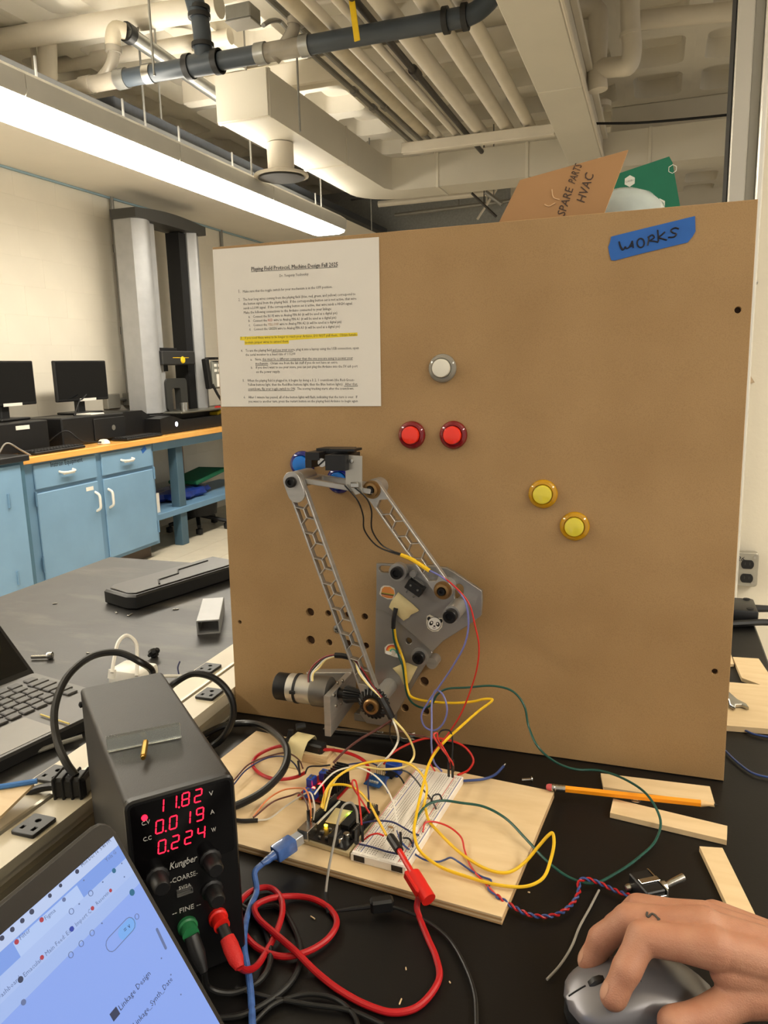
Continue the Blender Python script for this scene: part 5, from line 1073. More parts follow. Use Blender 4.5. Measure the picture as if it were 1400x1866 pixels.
# microcontroller board
AR = frame((-.309, .597, ZPL+.006), (.99, -.14, 0), (.14, .99, 0))
ar = thing('microcontroller_board', 'black microcontroller board with lit green and yellow lights', 'circuit board', AR @ Vector((.027, .034, -.006)))
PCB = mat('black_pcb', (20, 20, 24), .35, var=.2, vscale=200)
q = MB(AR); q.plate(rrect(0, 0, .0534, .0686, .002, 2), [circ(.004, .014, .0015, 8), circ(.050, .015, .0015, 8)], 0, .0016); q.build('circuit_plate', PCB, ar)
q = MB(AR); q.box((.0267, .034, -.0032), (.06, .07, .0055), .001); q.build('foam_pad', mat('pad_tan', (196, 180, 140), .7), ar)
q = MB(AR); q.span((.003, -.0065, .0016), (.015, .0095, .0125), .0004); us = q.build('usb_socket', STEEL, ar)
q = MB(AR); q.span((.034, -.002, .0016), (.043, .011, .0125), .001); q.build('power_jack', BLACKP, ar)
for x in (.0013, .0498):
    q = MB(AR); q.span((x, .017, .0016), (x+.0025, .066, .0102), .0002); h_ = q.build('pin_header', BLACKP, ar)
    q = MB(AR)
    for j in range(18): y = .0185+j*.0026; q.add([(x+.0006, y, .0103), (x+.0019, y, .0103), (x+.0019, y+.0012, .0103), (x+.0006, y+.0012, .0103)], [[0, 1, 2, 3]])
    q.build('pin_contacts', mat('pin_metal', (150, 146, 136), .4, .6), h_)
q = MB(AR); q.span((.031, .026, .0016), (.0405, .061, .0065), .0004); ch_ = q.build('chip', BLACKM, ar)
q = MB(AR)
for j in range(14):
    for x in (.0302, .0413): q.box((x, .0285+j*.0024, .0032), (.0012, .0008, .0032))
q.build('chip_pins', STEEL, ch_)
for (x, y, s_) in ((.019, .012, .004), (.024, .019, .003), (.030, .014, .005), (.028, .006, .0035), (.021, .004, .0025), (.046, .018, .004)):
    q = MB(AR); q.box((x, y, .0028), (s_, s_*.7, .0024), .0003); q.build('component', mat('comp_grey', (120, 116, 108), .4, .3), ar)
for x in (.045, .0475): q = MB(AR); q.lathe([(.0032, .0016), (.0032, .0075), (.0028, .008), (.0001, .008)], (x-.002, .006+(x-.045)*3.2, 0), n=14); q.build('capacitor', STEEL, ar)
def led(M_, x, y, z, col_, e, r, parent): q = MB(M_); q.box((x, y, z), (r, r*.7, r*.6), r*.15); q.build('status_light', mat('led_%d_%d_%d' % col_, col_, .4, emit=col_, estr=e), parent)
led(AR, .017, .0225, .003, (255, 190, 30), 22, .0034, ar); led(AR, .003, .0175, .0106, (255, 210, 60), 6, .0018, ar); led(AR, .0285, .049, .0035, (150, 255, 40), 20, .003, ar); led(AR, .044, .060, .006, (180, 240, 60), 5, .002, ar)
q = MB(AR); q.box((.020, .042, .0022), (.018, .026, .0006), .0002, rot=Matrix.Rotation(.12, 3, 'Z')); q.build('masking_tape', MASK, ar)
q = MB(AR); q.span((.0062, .022, .0016), (.0078, .066, .0030)); q.build('white_strip', WHITEP, ar)
q = MB(AR)
for k_ in range(3): q.cyl((.046+k_*.0022, .0655, .0016), (.046+k_*.0022, .0655, .0105), .0004, n=6); q.cyl((.046+k_*.0022, .0630, .0016), (.046+k_*.0022, .0630, .0105), .0004, n=6)
q.build('programming_pins', STEEL, ar)
# motor driver
DV = frame((-.343, .663, ZPL+.001), (.99, -.1, 0), (.1, .99, 0))
dv = thing('motor_driver', 'red motor driver board with blue terminals and black heat sink', 'circuit board', DV @ Vector((.022, .022, 0)))
q = MB(DV); q.plate(rrect(0, 0, .043, .046, .001, 1), [], .002, .0036); q.build('circuit_plate', mat('red_pcb', (150, 22, 26), .4, var=.15, vscale=150), dv)
for x in (.003, .040):
    for y in (.003, .043): q = MB(DV); q.cyl((x, y, -.001), (x, y, .002), .0025, n=8); q.build('stand_off', BRASS, dv)
BTM = mat('terminal_blue', (24, 66, 160), .4)
for (a, b) in (((.000, .019, .0036), (.008, .030, .0135)), ((.006, .036, .0036), (.018, .0455, .0135)), ((.008, -.0005, .0036), (.023, .0075, .0125))):
    q = MB(DV); q.span(a, b, .0008); tr_ = q.build('terminal_block', BTM, dv)
    for k_ in (.3, .7): q = MB(DV); q.cyl((a[0]+(b[0]-a[0])*(k_ if b[0]-a[0] > b[1]-a[1] else .5), a[1]+(b[1]-a[1])*(k_ if b[0]-a[0] <= b[1]-a[1] else .5), b[2]-.0005), (a[0]+(b[0]-a[0])*(k_ if b[0]-a[0] > b[1]-a[1] else .5), a[1]+(b[1]-a[1])*(k_ if b[0]-a[0] <= b[1]-a[1] else .5), b[2]+.0003), .0018, n=8); q.build('terminal_screw', STEEL, tr_)
hsk = MB(DV); hsk.span((.026, .014, .0036), (.041, .044, .0075)); hsk = hsk.build('heat_sink', BLACKM, dv)
for k_ in range(7): q = MB(DV); q.span((.026, .0145+k_*.0045, .0075), (.041, .0160+k_*.0045, .0270), .0002); q.build('heat_sink_fin', BLACKM, hsk)
for (x, y) in ((.0125, .012), (.012, .030)): q = MB(DV); q.lathe([(.004, .0036), (.004, .0125), (.0035, .0132), (.0001, .0132)], (x+.008, y, 0), n=16); q.build('capacitor', BLACKP, dv)
led(DV, .0115, .0165, .006, (255, 40, 30), 30, .0045, dv); led(DV, .0165, .022, .008, (255, 30, 40), 10, .005, dv); led(DV, .003, .012, .006, (255, 80, 70), 5, .0018, dv)
q = MB(DV); q.span((.0265, .001, .0036), (.040, .0036, .010), .0003); q.build('control_pins', BLACKP, dv)
# small blue module with its own terminal
BMf = frame((-.283, .705, ZPL+.0045), (.985, -.17, 0), (.17, .985, 0))
bmod = thing('sensor_module', 'small blue circuit module with blue terminal beside the breadboard', 'circuit board', BMf @ Vector((.01, .015, 0)))
q = MB(BMf); q.span((0, 0, 0), (.019, .024, .0014)); q.build('circuit_plate', mat('blue_pcb', (26, 74, 130), .4, var=.2, vscale=200), bmod)
for k_ in range(4): q = MB(BMf); q.box((.004+k_*.0032, .006, .0022), (.0022, .003, .0016)); q.build('component', mat('comp_light', (176, 176, 170), .4), bmod)
q = MB(BMf); q.span((.008, .034, -.004), (.024, .046, .010), .0008); q.build('terminal_block', BTM, bmod); q = MB(BMf); q.span((.012, .024, -.001), (.022, .034, .0014)); q.build('bridge', BLACKM, bmod)
q = MB(BMf)
for k_ in range(5): q.cyl((.004+k_*.0025, .0225, .0014), (.004+k_*.0025, .0225, .011), .0004, n=6)
q.build('header_pins', BRASS, bmod)
# taped connector on a little stack of plywood
tc2 = thing('taped_connector', 'black connector wrapped in masking tape at the back of the plywood', 'connector', tb(555, 1370, .01))
cA = tb(555, 1355, .026)
q = MB(frame(cA, (1, -.12, 0), (.12, 1, 0))); q.box((.002, 0, -.003), (.050, .014, .016), .002); q.build('body', BLACKP, tc2)
Mt = frame(cA, (1, -.12, 0), (.12, 1, 0))
q = MB(Mt @ frame((-.002, 0, 0), (0, -1, 0), (0, 0, 1)))
arc_ = [(.028, -.0165), (.024, -.006), (.014, .004), (.008, .0085), (-.008, .0085), (-.011, .004), (-.012, -.008)]; inn = [(x*.96, y-.0005) for x, y in arc_]
q.prism(arc_+inn[::-1], -.012, .012); q.build('tape', MASK, tc2, 50)
q = MB(); q.tube([cA+Vector((-.026, 0, -.002)), tb(528, 1345, .03), tb(530, 1330, .04)], .0035, 8, 4); q.tube([tb(540, 1325, .042), tb(556, 1322, .042)], .004, 8); q.build('cord_end', BLACKM, tc2)
for i in range(3):
    q = MB(); c = tb(582, 1382, .010); q.box((c.x, c.y, ZPL+.0022+.0042*i), (.034-.002*i, .024, .004), .0003, rot=Matrix.Rotation(-.1+.08*i, 3, 'Z')); q.solo('plywood_offcut', PLY, ['small plywood offcut, bottom of a stack of three', 'small plywood offcut, middle of a stack of three', 'small plywood offcut, top of a stack of three'][i], 'plywood', 'small plywood offcuts')

# ================================================================ wires
def wp(p):
    if len(p) == 4: return b3(p[0], p[1], p[2])
    return tb(p[0], p[1], p[2])
WC = {}
def wmat(n):
    C_ = {'yellow': (232, 188, 36), 'cream': (236, 214, 140), 'white': (226, 220, 208), 'black': (22, 22, 24), 'navy': (38, 46, 78), 'green': (26, 76, 66), 'peri': (112, 116, 178), 'red': (200, 42, 34), 'darkred': (122, 28, 32), 'blue': (56, 76, 132), 'orange': (224, 132, 78), 'grey': (150, 146, 138), 'brown': (92, 52, 46), 'redlead': (178, 24, 30)}
    return mat('wire_'+n, C_[n], .38, var=.05)
def wire(c_, pts, label, r=.0009, name='wire', n=7, grp='jumper wires', tips=()):
    P = [wp(p) for p in pts]
    if not tips: q = MB(); q.tube(P, r, n, 6); return q.solo(name, wmat(c_), label, 'wire', grp)
    t = thing(name, label, 'wire', P[0], group=grp); q = MB(); q.tube(P, r, n, 6); q.build('insulation', wmat(c_), t)
    for e in tips:
        a, b = (P[0], P[1]) if e == 0 else (P[-1], P[-2]); d_ = (b-a).normalized(); up = Vector((0, 0, 1))+d_*.25; up.normalize()
        q = MB(); q.tube([a-up*.003, a+up*.013], .0014, 4); q.build('pin_housing', BLACKP, t)
    return t
B = 'b'
# sensor wires on the linkage
wire('black', [(628, 884, .070, B), (652, 912, .066, B), (662, 940, .06, B), (664, 965, .055, B), (685, 993, .05, B), (712, 1006, .055, B), (733, 1012, .058, B)], 'black sensor wire hanging from the bracket, lower of a pair')
wire('black', [(645, 887, .070, B), (668, 908, .066, B), (677, 930, .06, B), (678, 965, .055, B), (695, 992, .05, B), (715, 1004, .056, B), (733, 1010, .058, B)], 'black sensor wire hanging from the bracket, upper of a pair')
wire('yellow', [(731, 1011, .058, B), (750, 1019, .060, B), (783, 1040, .064, B)], 'yellow heat shrink sleeve across the top of the aluminium plate', .0024)
wire('peri', [(780, 1038, .064, B), (803, 1050, .066, B), (830, 1070, .066, B), (848, 1096, .07, B), (854, 1135, .07, B), (848, 1172, .068, B), (828, 1210, .062, B), (800, 1252, .05, B), (780, 1280, .05, B), (768, 1305, .055, B), (775, 1325, .06, B), (792, 1331, .06, B), (808, 1318, .058, B), (815, 1292, .055, B), (806, 1264, .05, B), (794, 1258, .046, B), (788, 1275, .05, B), (787, 1320, .07, B), (787, 1365, .035), (792, 1390, .025), (806, 1406, .018)], 'periwinkle blue wire with a round loop in front of the panel', .0011)
wire('red', [(785, 1041, .064, B), (812, 1055, .066, B), (840, 1080, .068, B), (856, 1102, .07, B), (866, 1140, .07, B), (873, 1175, .068, B), (870, 1215, .062, B), (857, 1260, .055, B), (838, 1305, .055, B), (815, 1340, .06, B), (790, 1372, .04), (784, 1390, .025), (793, 1405, .02)], 'thin red wire hanging from the yellow sleeve down the panel')
wire('black', [(722, 1108, .034, B), (718, 1128, .036, B), (717, 1145, .036, B)], 'black heat shrink sleeve below the upper masking tape', .0028)
wire('yellow', [(719, 1144, .036, B), (722, 1165, .03, B), (731, 1190, .028, B), (737, 1208, .029, B), (740, 1232, .030, B), (743, 1255, .030, B), (748, 1268, .034, B), (760, 1274, .036, B), (790, 1279, .04, B), (830, 1281, .045, B), (865, 1278, .048, B), (882, 1274, .05, B), (898, 1275, .052, B), (872, 1296, .062, B), (838, 1326, .085, B), (812, 1350, .065), (793, 1372, .05), (781, 1395, .044), (774, 1420, .04), (766, 1452, .032), (758, 1490, .03), (755, 1520, .028), (765, 1550, .022), (800, 1578, .014), (850, 1597, .012), (910, 1613, .012), (960, 1615, .012), (990, 1600, .014), (1003, 1570, .02), (1010, 1535, .032), (1007, 1518, .038), (1000, 1522, .036), (982, 1542, .026), (955, 1573, .014), (925, 1590, .012), (890, 1585, .012), (840, 1555, .013), (800, 1517, .016), (782, 1496, .02), (776, 1475, .024), (774, 1460, .019)], 'long yellow wire zigzagging from the linkage to the breadboard', .0015)
wire('green', [(716, 1144, .036, B), (719, 1168, .03, B), (727, 1195, .028, B), (733, 1210, .029, B), (738, 1240, .029, B), (742, 1265, .030, B), (752, 1281, .034, B), (772, 1290, .04, B), (786, 1284, .046, B), (797, 1266, .046, B), (812, 1256, .044, B), (850, 1253, .044, B), (900, 1250, .044, B), (935, 1260, .045, B), (955, 1285, .05, B), (964, 1325, .055, B), (980, 1360, .05), (1010, 1387, .03), (1050, 1402, .012), (1092, 1404, .012), (1145, 1423, .02), (1185, 1455, .024), (1204, 1495, .012), (1196, 1530, .004), (1165, 1562, .003), (1125, 1590, .003), (1080, 1610, .003), (1040, 1600, .004), (1000, 1572, .010), (960, 1530, .014), (920, 1490, .018), (882, 1470, .022), (840, 1463, .024), (805, 1459, .026), (780, 1466, .026), (762, 1487, .022), (757, 1502, .018)], 'long dark green wire looping over the wood strips', .0013)
# motor wires
for i, (c_, lab) in enumerate((('darkred', 'dark red motor wire arching over the motor'), ('black', 'black motor wire arching over the motor'), ('white', 'white motor wire arching over the motor'), ('cream', 'yellow motor wire arching over the motor'))):
    o_ = i*2.6
    wire(c_, [(545+o_*.6, 1266, .082, B), (561+o_, 1250, .078, B), (563+o_, 1228, .072, B), (572+o_*1.3, 1212+o_*.6, .068, B), (595, 1196+o_*.7, .066, B), (622, 1194+o_*.25, .066, B), (645, 1202+o_*.3, .068, B), (664-o_*1.2, 1225+o_*.2, .076, B), (681-o_*.8, 1252, .086, B), (698, 1274+o_*.2, .098, B), (712, 1304, .10, B)], lab, .001)
wire('black', [(611, 1194, .066, B), (625, 1195, .066, B), (637, 1198, .066, B)], 'black sleeve around the four motor wires', .0034)
wire('black', [(695, 1272, .098, B), (705, 1290, .10, B), (714, 1308, .10, B)], 'black connector hanging in front of the toothed gear', .0042)
wire('white', [(716, 1310, .10, B), (724, 1332, .11, B), (725, 1352, .10, B), (712, 1374, .04), (694, 1392, .028), (686, 1400, .02)], 'white wire from the motor connector to the blue screw terminal', .0012)
wire('cream', [(717, 1310, .10, B), (735, 1330, .11, B), (749, 1352, .09, B), (754, 1380, .045), (740, 1396, .04), (700, 1402, .035), (660, 1398, .032), (625, 1408, .034), (605, 1432, .034), (598, 1455, .03), (592, 1478, .021)], 'pale yellow wire from the motor connector to the microcontroller', .0012)
wire('brown', [(714, 1312, .10, B), (690, 1328, .1, B), (655, 1348, .05), (625, 1372, .04), (608, 1390, .034)], 'brown red wire from the motor connector to the motor driver', .0014)
wire('black', [(712, 1316, .10, B), (711, 1340, .08, B), (720, 1362, .02), (727, 1368, .004)], 'short black wire dangling below the motor connector')
wire('brown', [(720, 1330, .10, B), (750, 1338, .09, B), (785, 1345, .07, B), (806, 1362, .05), (818, 1385, .035), (818, 1410, .03)], 'brown red wire running from the motor to the far breadboard rail', tips=(1,))
# red loops behind the breadboard
wire('red', [(700, 1392, .02), (712, 1375, .02), (740, 1358, .025), (775, 1346, .03), (815, 1348, .03), (848, 1362, .025), (863, 1385, .012), (855, 1402, .006), (835, 1412, .012)], 'red wire circling behind the breadboard', .0013)
wire('red', [(826, 1402, .03), (824, 1388, .045), (808, 1368, .055), (795, 1350, .065), (791, 1338, .07), (797, 1336, .07), (798, 1346, .065), (808, 1362, .06), (818, 1380, .05), (820, 1400, .03)], 'red wire bent into a tight loop above the far breadboard end', tips=(0,))
wire('black', [(797, 1342, .06), (806, 1331, .07), (820, 1332, .07), (825, 1352, .06), (824, 1385, .045), (825, 1412, .028)], 'black wire hooped above the far breadboard end', tips=(1,))
wire('blue', [(845, 1423, .012), (880, 1420, .012), (902, 1412, .008), (918, 1396, .006)], 'loose blue wire lying behind the plywood corner', .0015)
wire('white', [(917, 1397, .006), (921, 1392, .006)], 'bare metal tip of the loose blue wire', .0006)
# driver and microcontroller wires
wire('redlead', [(527, 1358, .022), (500, 1362, .016), (472, 1375, .012), (460, 1392, .012), (478, 1412, .012), (505, 1420, .012), (540, 1416, .018), (556, 1408, .024)], 'red supply wire looping left of the motor driver', .002)
wire('redlead', [(580, 1366, .026), (610, 1367, .02), (640, 1374, .016), (664, 1387, .014), (672, 1402, .012), (668, 1425, .012)], 'red supply wire arching behind the motor driver', .002)
wire('brown', [(426, 1422, .014), (455, 1392, .016), (490, 1378, .018), (520, 1372, .02), (545, 1385, .026), (552, 1400, .026)], 'brown wire coming from the left to the motor driver')
wire('navy', [(424, 1432, .014), (450, 1402, .016), (485, 1382, .02), (512, 1378, .022), (535, 1390, .026), (546, 1408, .026)], 'dark blue wire coming from the left to the motor driver', tips=(1,))
wire('black', [(556, 1410, .026), (562, 1398, .032), (585, 1396, .034), (602, 1394, .034)], 'short black wire across the back of the motor driver')
wire('orange', [(462, 1488, .014), (490, 1455, .016), (515, 1440, .024), (545, 1436, .03), (561, 1446, .045), (566, 1472, .040), (566, 1498, .024)], 'orange wire arching to the microcontroller', tips=(1,))
wire('brown', [(462, 1490, .014), (500, 1460, .015), (530, 1450, .022), (548, 1446, .036), (561, 1470, .038), (562, 1500, .024)], 'brown wire under the orange one', tips=(1,))
wire('white', [(470, 1495, .010), (490, 1492, .010), (520, 1470, .018), (550, 1450, .03), (567, 1446, .045), (573, 1470, .040), (571, 1495, .024)], 'white wire arching to the microcontroller', tips=(1,))
wire('black', [(426, 1494, .012), (440, 1496, .011), (470, 1495, .010)], 'black connector at the left end of the white wire', .0022)
wire('white', [(573, 1448, .03), (588, 1428, .036), (612, 1406, .04), (645, 1398, .04), (675, 1408, .04), (700, 1430, .038), (716, 1460, .03), (722, 1490, .024), (728, 1525, .022), (731, 1542, .02)], 'white wire arching from microcontroller to the near breadboard', tips=(1,))
wire('yellow', [(585, 1472, .026), (596, 1438, .036), (620, 1412, .04), (660, 1392, .042), (712, 1386, .044), (745, 1392, .044), (768, 1410, .042), (778, 1435, .036), (773, 1465, .028), (768, 1480, .02)], 'yellow wire arching from microcontroller to mid breadboard', .0013)
wire('yellow', [(588, 1474, .024), (594, 1450, .034), (602, 1432, .036), (628, 1430, .036), (652, 1440, .036), (672, 1462, .034), (690, 1495, .03), (704, 1522, .026)], 'yellow wire running to the red hook clip', .0013)
wire('navy', [(625, 1395, .034), (650, 1391, .03), (675, 1390, .026), (690, 1396, .02)], 'dark wire from the motor driver to the blue terminal')
wire('red', [(661, 1528, .022), (658, 1490, .04), (652, 1440, .056), (647, 1422, .06), (643, 1422, .06), (643, 1432, .056), (660, 1460, .045), (674, 1482, .036)], 'red jumper wire standing up beside the microcontroller', tips=(0,))
wire('red', [(664, 1530, .020), (675, 1522, .026), (688, 1519, .028), (700, 1523, .026)], 'short red wire along the near breadboard end')
wire('grey', [(652, 1500, .03), (649, 1475, .04), (640, 1463, .044), (628, 1466, .044), (618, 1490, .042), (610, 1530, .036), (600, 1580, .022), (595, 1615, .010), (594, 1628, .006)], 'pale grey wire arching out of the microcontroller towards the table', .0012)
wire('black', [(594, 1626, .006), (597, 1655, .004), (599, 1664, .003)], 'black pin end of the pale grey wire', .0018)
wire('black', [(650, 1536, .022), (651, 1515, .024)], 'black pin housing at the near breadboard corner', .0024)
wire('navy', [(655, 1538, .02), (680, 1544, .02), (705, 1552, .02), (725, 1556, .019)], 'dark wire across the near breadboard end')
wire('navy', [(660, 1500, .026), (685, 1496, .028), (715, 1498, .028), (735, 1508, .024), (752, 1518, .02), (764, 1522, .018)], 'dark wire across the lower breadboard')
wire('black', [(690, 1400, .022), (712, 1402, .026), (738, 1405, .028), (757, 1420, .03), (772, 1440, .026), (785, 1455, .022), (795, 1474, .018)], 'black wire running over the breadboard to its right rail')
wire('black', [(697, 1404, .02), (715, 1406, .02), (729, 1416, .016), (737, 1428, .012)], 'short black wire beside the blue module')
wire('blue', [(705, 1418, .016), (702, 1428, .014), (708, 1444, .012)], 'short blue wire below the blue module', .0014)
wire('navy', [(676, 1410, .016), (671, 1425, .02), (672, 1455, .026), (672, 1486, .024)], 'dark wire between blue module and microcontroller', tips=(1,))
wire('black', [(786, 1463, .02), (790, 1450, .026), (801, 1448, .026), (806, 1458, .022)], 'small black loop on the breadboard')
wire('navy', [(755, 1520, .018), (754, 1532, .02), (752, 1543, .018)], 'short navy jumper on the near breadboard')
wire('black', [(735, 1527, .02), (745, 1528, .021), (753, 1540, .018)], 'short black jumper on the near breadboard')
wire('blue', [(724, 1514, .022), (732, 1535, .022), (748, 1550, .016), (775, 1567, .012), (800, 1570, .010), (810, 1567, .011), (822, 1563, .016), (838, 1572, .012), (858, 1586, .010), (880, 1598, .010), (895, 1604, .010), (890, 1620, .010), (905, 1632, .010)], 'dark blue wire wandering across the plywood')
wire('red', [(771, 1516, .018), (775, 1500, .022), (785, 1497, .022), (815, 1505, .018), (840, 1525, .014), (847, 1550, .011), (860, 1582, .010), (885, 1610, .010), (905, 1632, .010)], 'thin red wire running across the plywood')
# twisted pair to the toggle switch
base = smooth_path([wp(p) for p in [(905, 1632, .011), (935, 1652, .005), (970, 1668, .004), (1010, 1668, .004), (1040, 1650, .004), (1055, 1625, .006), (1056, 1606, .010), (1068, 1602, .010), (1090, 1608, .007), (1120, 1622, .005), (1150, 1632, .008), (1172, 1632, .012)]], 10)
for s_, c_, lab in ((0, 'redlead', 'red strand of the twisted pair leading to the toggle switch'), (pi, 'blue', 'blue strand of the twisted pair leading to the toggle switch')):
    pts = []; acc = 0
    for i, p in enumerate(base):
        if i: acc += (p-base[i-1]).length
        tn = (base[min(i+1, len(base)-1)]-base[max(i-1, 0)]).normalized(); x, y, z = axes(tn); a = acc/.012*2*pi+s_; pts.append(p+(x*cos(a)+y*sin(a))*.0011)
    q = MB(); q.tube(pts, .001, 6, 2); q.solo('wire', wmat(c_), lab, 'wire', 'twisted pair')
wire('grey', [(1092, 1622, .003), (1075, 1655, .003), (1056, 1690, .003), (1042, 1725, .003), (1020, 1760, .003), (997, 1785, .003)], 'thin grey wire offcut lying left of the hand', .001)

# ---------------------------------------------------------------- test leads, USB cable
def cable(c_, pts, label, r, name='cable', m=None): q = MB(); q.tube([wp(p) for p in pts], r, 10, 7); return q.solo(name, m or wmat(c_), label, 'cable')
cable('redlead', [(436, 1762, .030), (448, 1768, .018), (468, 1760, .006), (485, 1735, .004), (503, 1700, .006), (515, 1660, .008), (508, 1630, .006), (488, 1617, .004), (462, 1622, .004), (440, 1640, .004), (436, 1668, .004), (448, 1705, .004), (478, 1732, .004), (520, 1743, .004), (565, 1732, .004), (600, 1708, .004), (614, 1680, .004), (600, 1655, .004), (570, 1638, .004), (535, 1633, .004), (490, 1638, .008), (465, 1652, .009), (470, 1672, .009), (500, 1700, .009), (540, 1735, .010), (575, 1770, .004), (620, 1805, .003), (670, 1832, .003), (715, 1845, .003), (755, 1838, .003), (785, 1812, .003), (801, 1780, .003), (795, 1745, .003), (780, 1710, .003), (768, 1680, .003), (760, 1655, .008), (763, 1634, .016)], 'thick red test lead looping across the black bench', .0026, 'test_lead')
BC = mat('black_rubber_lead', (22, 22, 22), .4)
cable('black', [(372, 1772, .028), (380, 1800, .012), (420, 1810, .004), (470, 1790, .004), (492, 1755, .004), (485, 1700, .004), (462, 1665, .004), (430, 1645, .004)], 'black test lead coiled beside the power supply', .0024, 'test_lead', BC)
cable('black', [(440, 1660, .003), (500, 1650, .003), (535, 1690, .003), (548, 1745, .003), (530, 1790, .003), (490, 1825, .003), (440, 1850, .003), (400, 1855, .003)], 'black cable curving under the red test lead', .0024, 'cable', BC)
cable('black', [(460, 1866, .003), (500, 1830, .003), (560, 1812, .003), (610, 1820, .003), (645, 1850, .003), (655, 1880, .003)], 'thin black cable at the bottom edge of the picture', .0018, 'cable', BC)
cable('black', [(430, 1800, .003), (480, 1815, .003), (560, 1830, .003), (640, 1842, .003), (700, 1868, .003)], 'second thin black cable at the bottom edge of the picture', .0018, 'cable', BC)
cable('black', [(712, 1651, .008), (735, 1658, .006), (770, 1674, .004), (815, 1708, .003), (845, 1755, .003), (865, 1810, .003), (869, 1880, .003)], 'thin black lead running from the black hook clip to the front', .0016, 'test_lead', BC)
hk = thing('hook_clip', 'black test hook clip lying on the bench', 'clip', tb(695, 1650, 0))
q = MB(); q.tube([tb(597, 1662, .004), tb(640, 1656, .006), tb(680, 1651, .008)], [.0010, .0018, .0022], 8); q.build('stem', BLACKP, hk)
q = MB(frame(tb(696, 1648, .009), tb(715, 1646, .009)-tb(677, 1651, .009), (0, 1, 0))); q.box((0, 0, 0), (.020, .010, .012), .002); q.build('grip', BLACKP, hk)
rk = thing('hook_clip', 'red test hook clip leaning over the near edge of the breadboard', 'clip', tb(755, 1600, .01))
a = tb(712, 1526, .028); b = tb(728, 1550, .030); c = tb(752, 1592, .030); d_ = tb(782, 1640, .022)
q = MB(); q.tube([a, b], .0042, 10); q.build('tip', BLACKP, rk); q = MB(); q.tube([b+(a-b)*.1, c], .0026, 10); q.build('stem', REDP, rk)
q = MB(); q.tube([c, c+(d_-c)*.04, c+(d_-c)*.45, c+(d_-c)*.5, d_], [.0058, .0066, .0066, .0064, .0064], 14); q.build('grip', REDP, rk)
q = MB(frame(c+(d_-c)*.3, d_-c, (0, 0, 1))); q.box((0, .0, .0055), (.022, .008, .004), .001); q.build('thumb_ridge', REDP, rk)
USBC = mat('clear_blue_cable', (70, 104, 168), .25, var=.25, vscale=120, coat=.5)
usb = thing('usb_cable', 'translucent blue cable plugged into the microcontroller', 'cable', tb(530, 1560, .01))
e0 = AR @ Vector((.009, -.0065, .007)); dirn = (AR.to_3x3() @ Vector((-.35, -1, -.12))).normalized(); Mu = frame(e0+dirn*.012, dirn, (0, 0, 1))
q = MB(Mu); q.box((-.004, 0, 0), (.012, .0095, .0095), .0005); q.build('connector', mat('usb_shell', (176, 184, 196), .3, .7), usb)
q = MB(Mu); q.box((.010, 0, 0), (.022, .013, .014), .002, seg=2); q.build('plug_body', USBC, usb)
e1 = Mu @ Vector((.020, 0, 0)); e2 = Mu @ Vector((.036, 0, -.001))
q = MB(); q.tube([e1, e1+(e2-e1)*.5, e2], [.0045, .0036, .0028], 10, 3); q.build('strain_relief', USBC, usb)
q = MB(); q.tube([e2, e2+(e2-e1)*.5+Vector((0, 0, -.002)), tb(468, 1622, .006), tb(455, 1655, .006), tb(446, 1695, .008), tb(446, 1735, .010), tb(454, 1780, .006), tb(458, 1820, .004), tb(461, 1885, .004)], .0027, 10, 6); q.build('cable', USBC, usb)
# steel ruler / wrench lying along the foot of the panel
wr2 = thing('combination_wrench', 'steel wrench lying against the foot of the brown panel', 'wrench', tb(670, 1335))
a = tb(590, 1329, .004); b = tb(752, 1344, .004)
q = MB(frame(a, b-a, (0, 0, 1))); Lw = (b-a).length; q.plate([(0, -.003), (Lw*.85, -.004), (Lw*.85, .004), (0, .003)], [], -.0025, .0025, .0006, m=RX(pi/2)); q.build('shank', STEEL, wr2)
q = MB(frame(a, b-a, (0, 0, 1))); q.plate([(Lw*.84, -.004), (Lw*.92, -.010), (Lw*1.04, -.009), (Lw*.97, -.003), (Lw*.97, .004), (Lw*1.04, .009), (Lw*.92, .010), (Lw*.84, .004)], [], -.003, .003, .0006, m=RX(pi/2)); q.build('jaw', STEEL, wr2)
q = MB(frame(a, b-a, (0, 0, 1))); q.text('M15', .005, TR(Lw*.6, .0026, 0) @ RX(-pi/2), .0002, xs=1.0); q.build('size_mark', mat('etched', (200, 198, 190), .4, .5), wr2)
q = MB(); a = tb(951, 1421, .003); b = tb(968, 1420, .003); q.tube([a, b], .0015, 8); q.lathe([(.0034, 0), (.003, .0014), (.001, .0014)], b, (b-a), n=10); q.solo('machine_screw', STEEL, 'small steel screw behind the plywood corner', 'screw')
for i, (u, v, rr_) in enumerate([(730, 1825, .8), (740, 1765, .4), (820, 1790, .3), (570, 1672, .8), (964, 1626, .3)]):
    q = MB(); q.box(tb(u, v, .0008), (.001, .007*rr_, .0012), .0003, rot=Matrix.Rotation(.4*i, 3, 'Z')); q.solo('wood_crumb', PLY, ['splinter of pale wood near the bottom edge', 'wood crumb inside the red lead loop', 'wood crumb right of the red lead', 'pale scrap beside the black hook clip tip', 'wood crumb right of the plywood corner'][i], 'crumb', 'crumbs on the black bench')
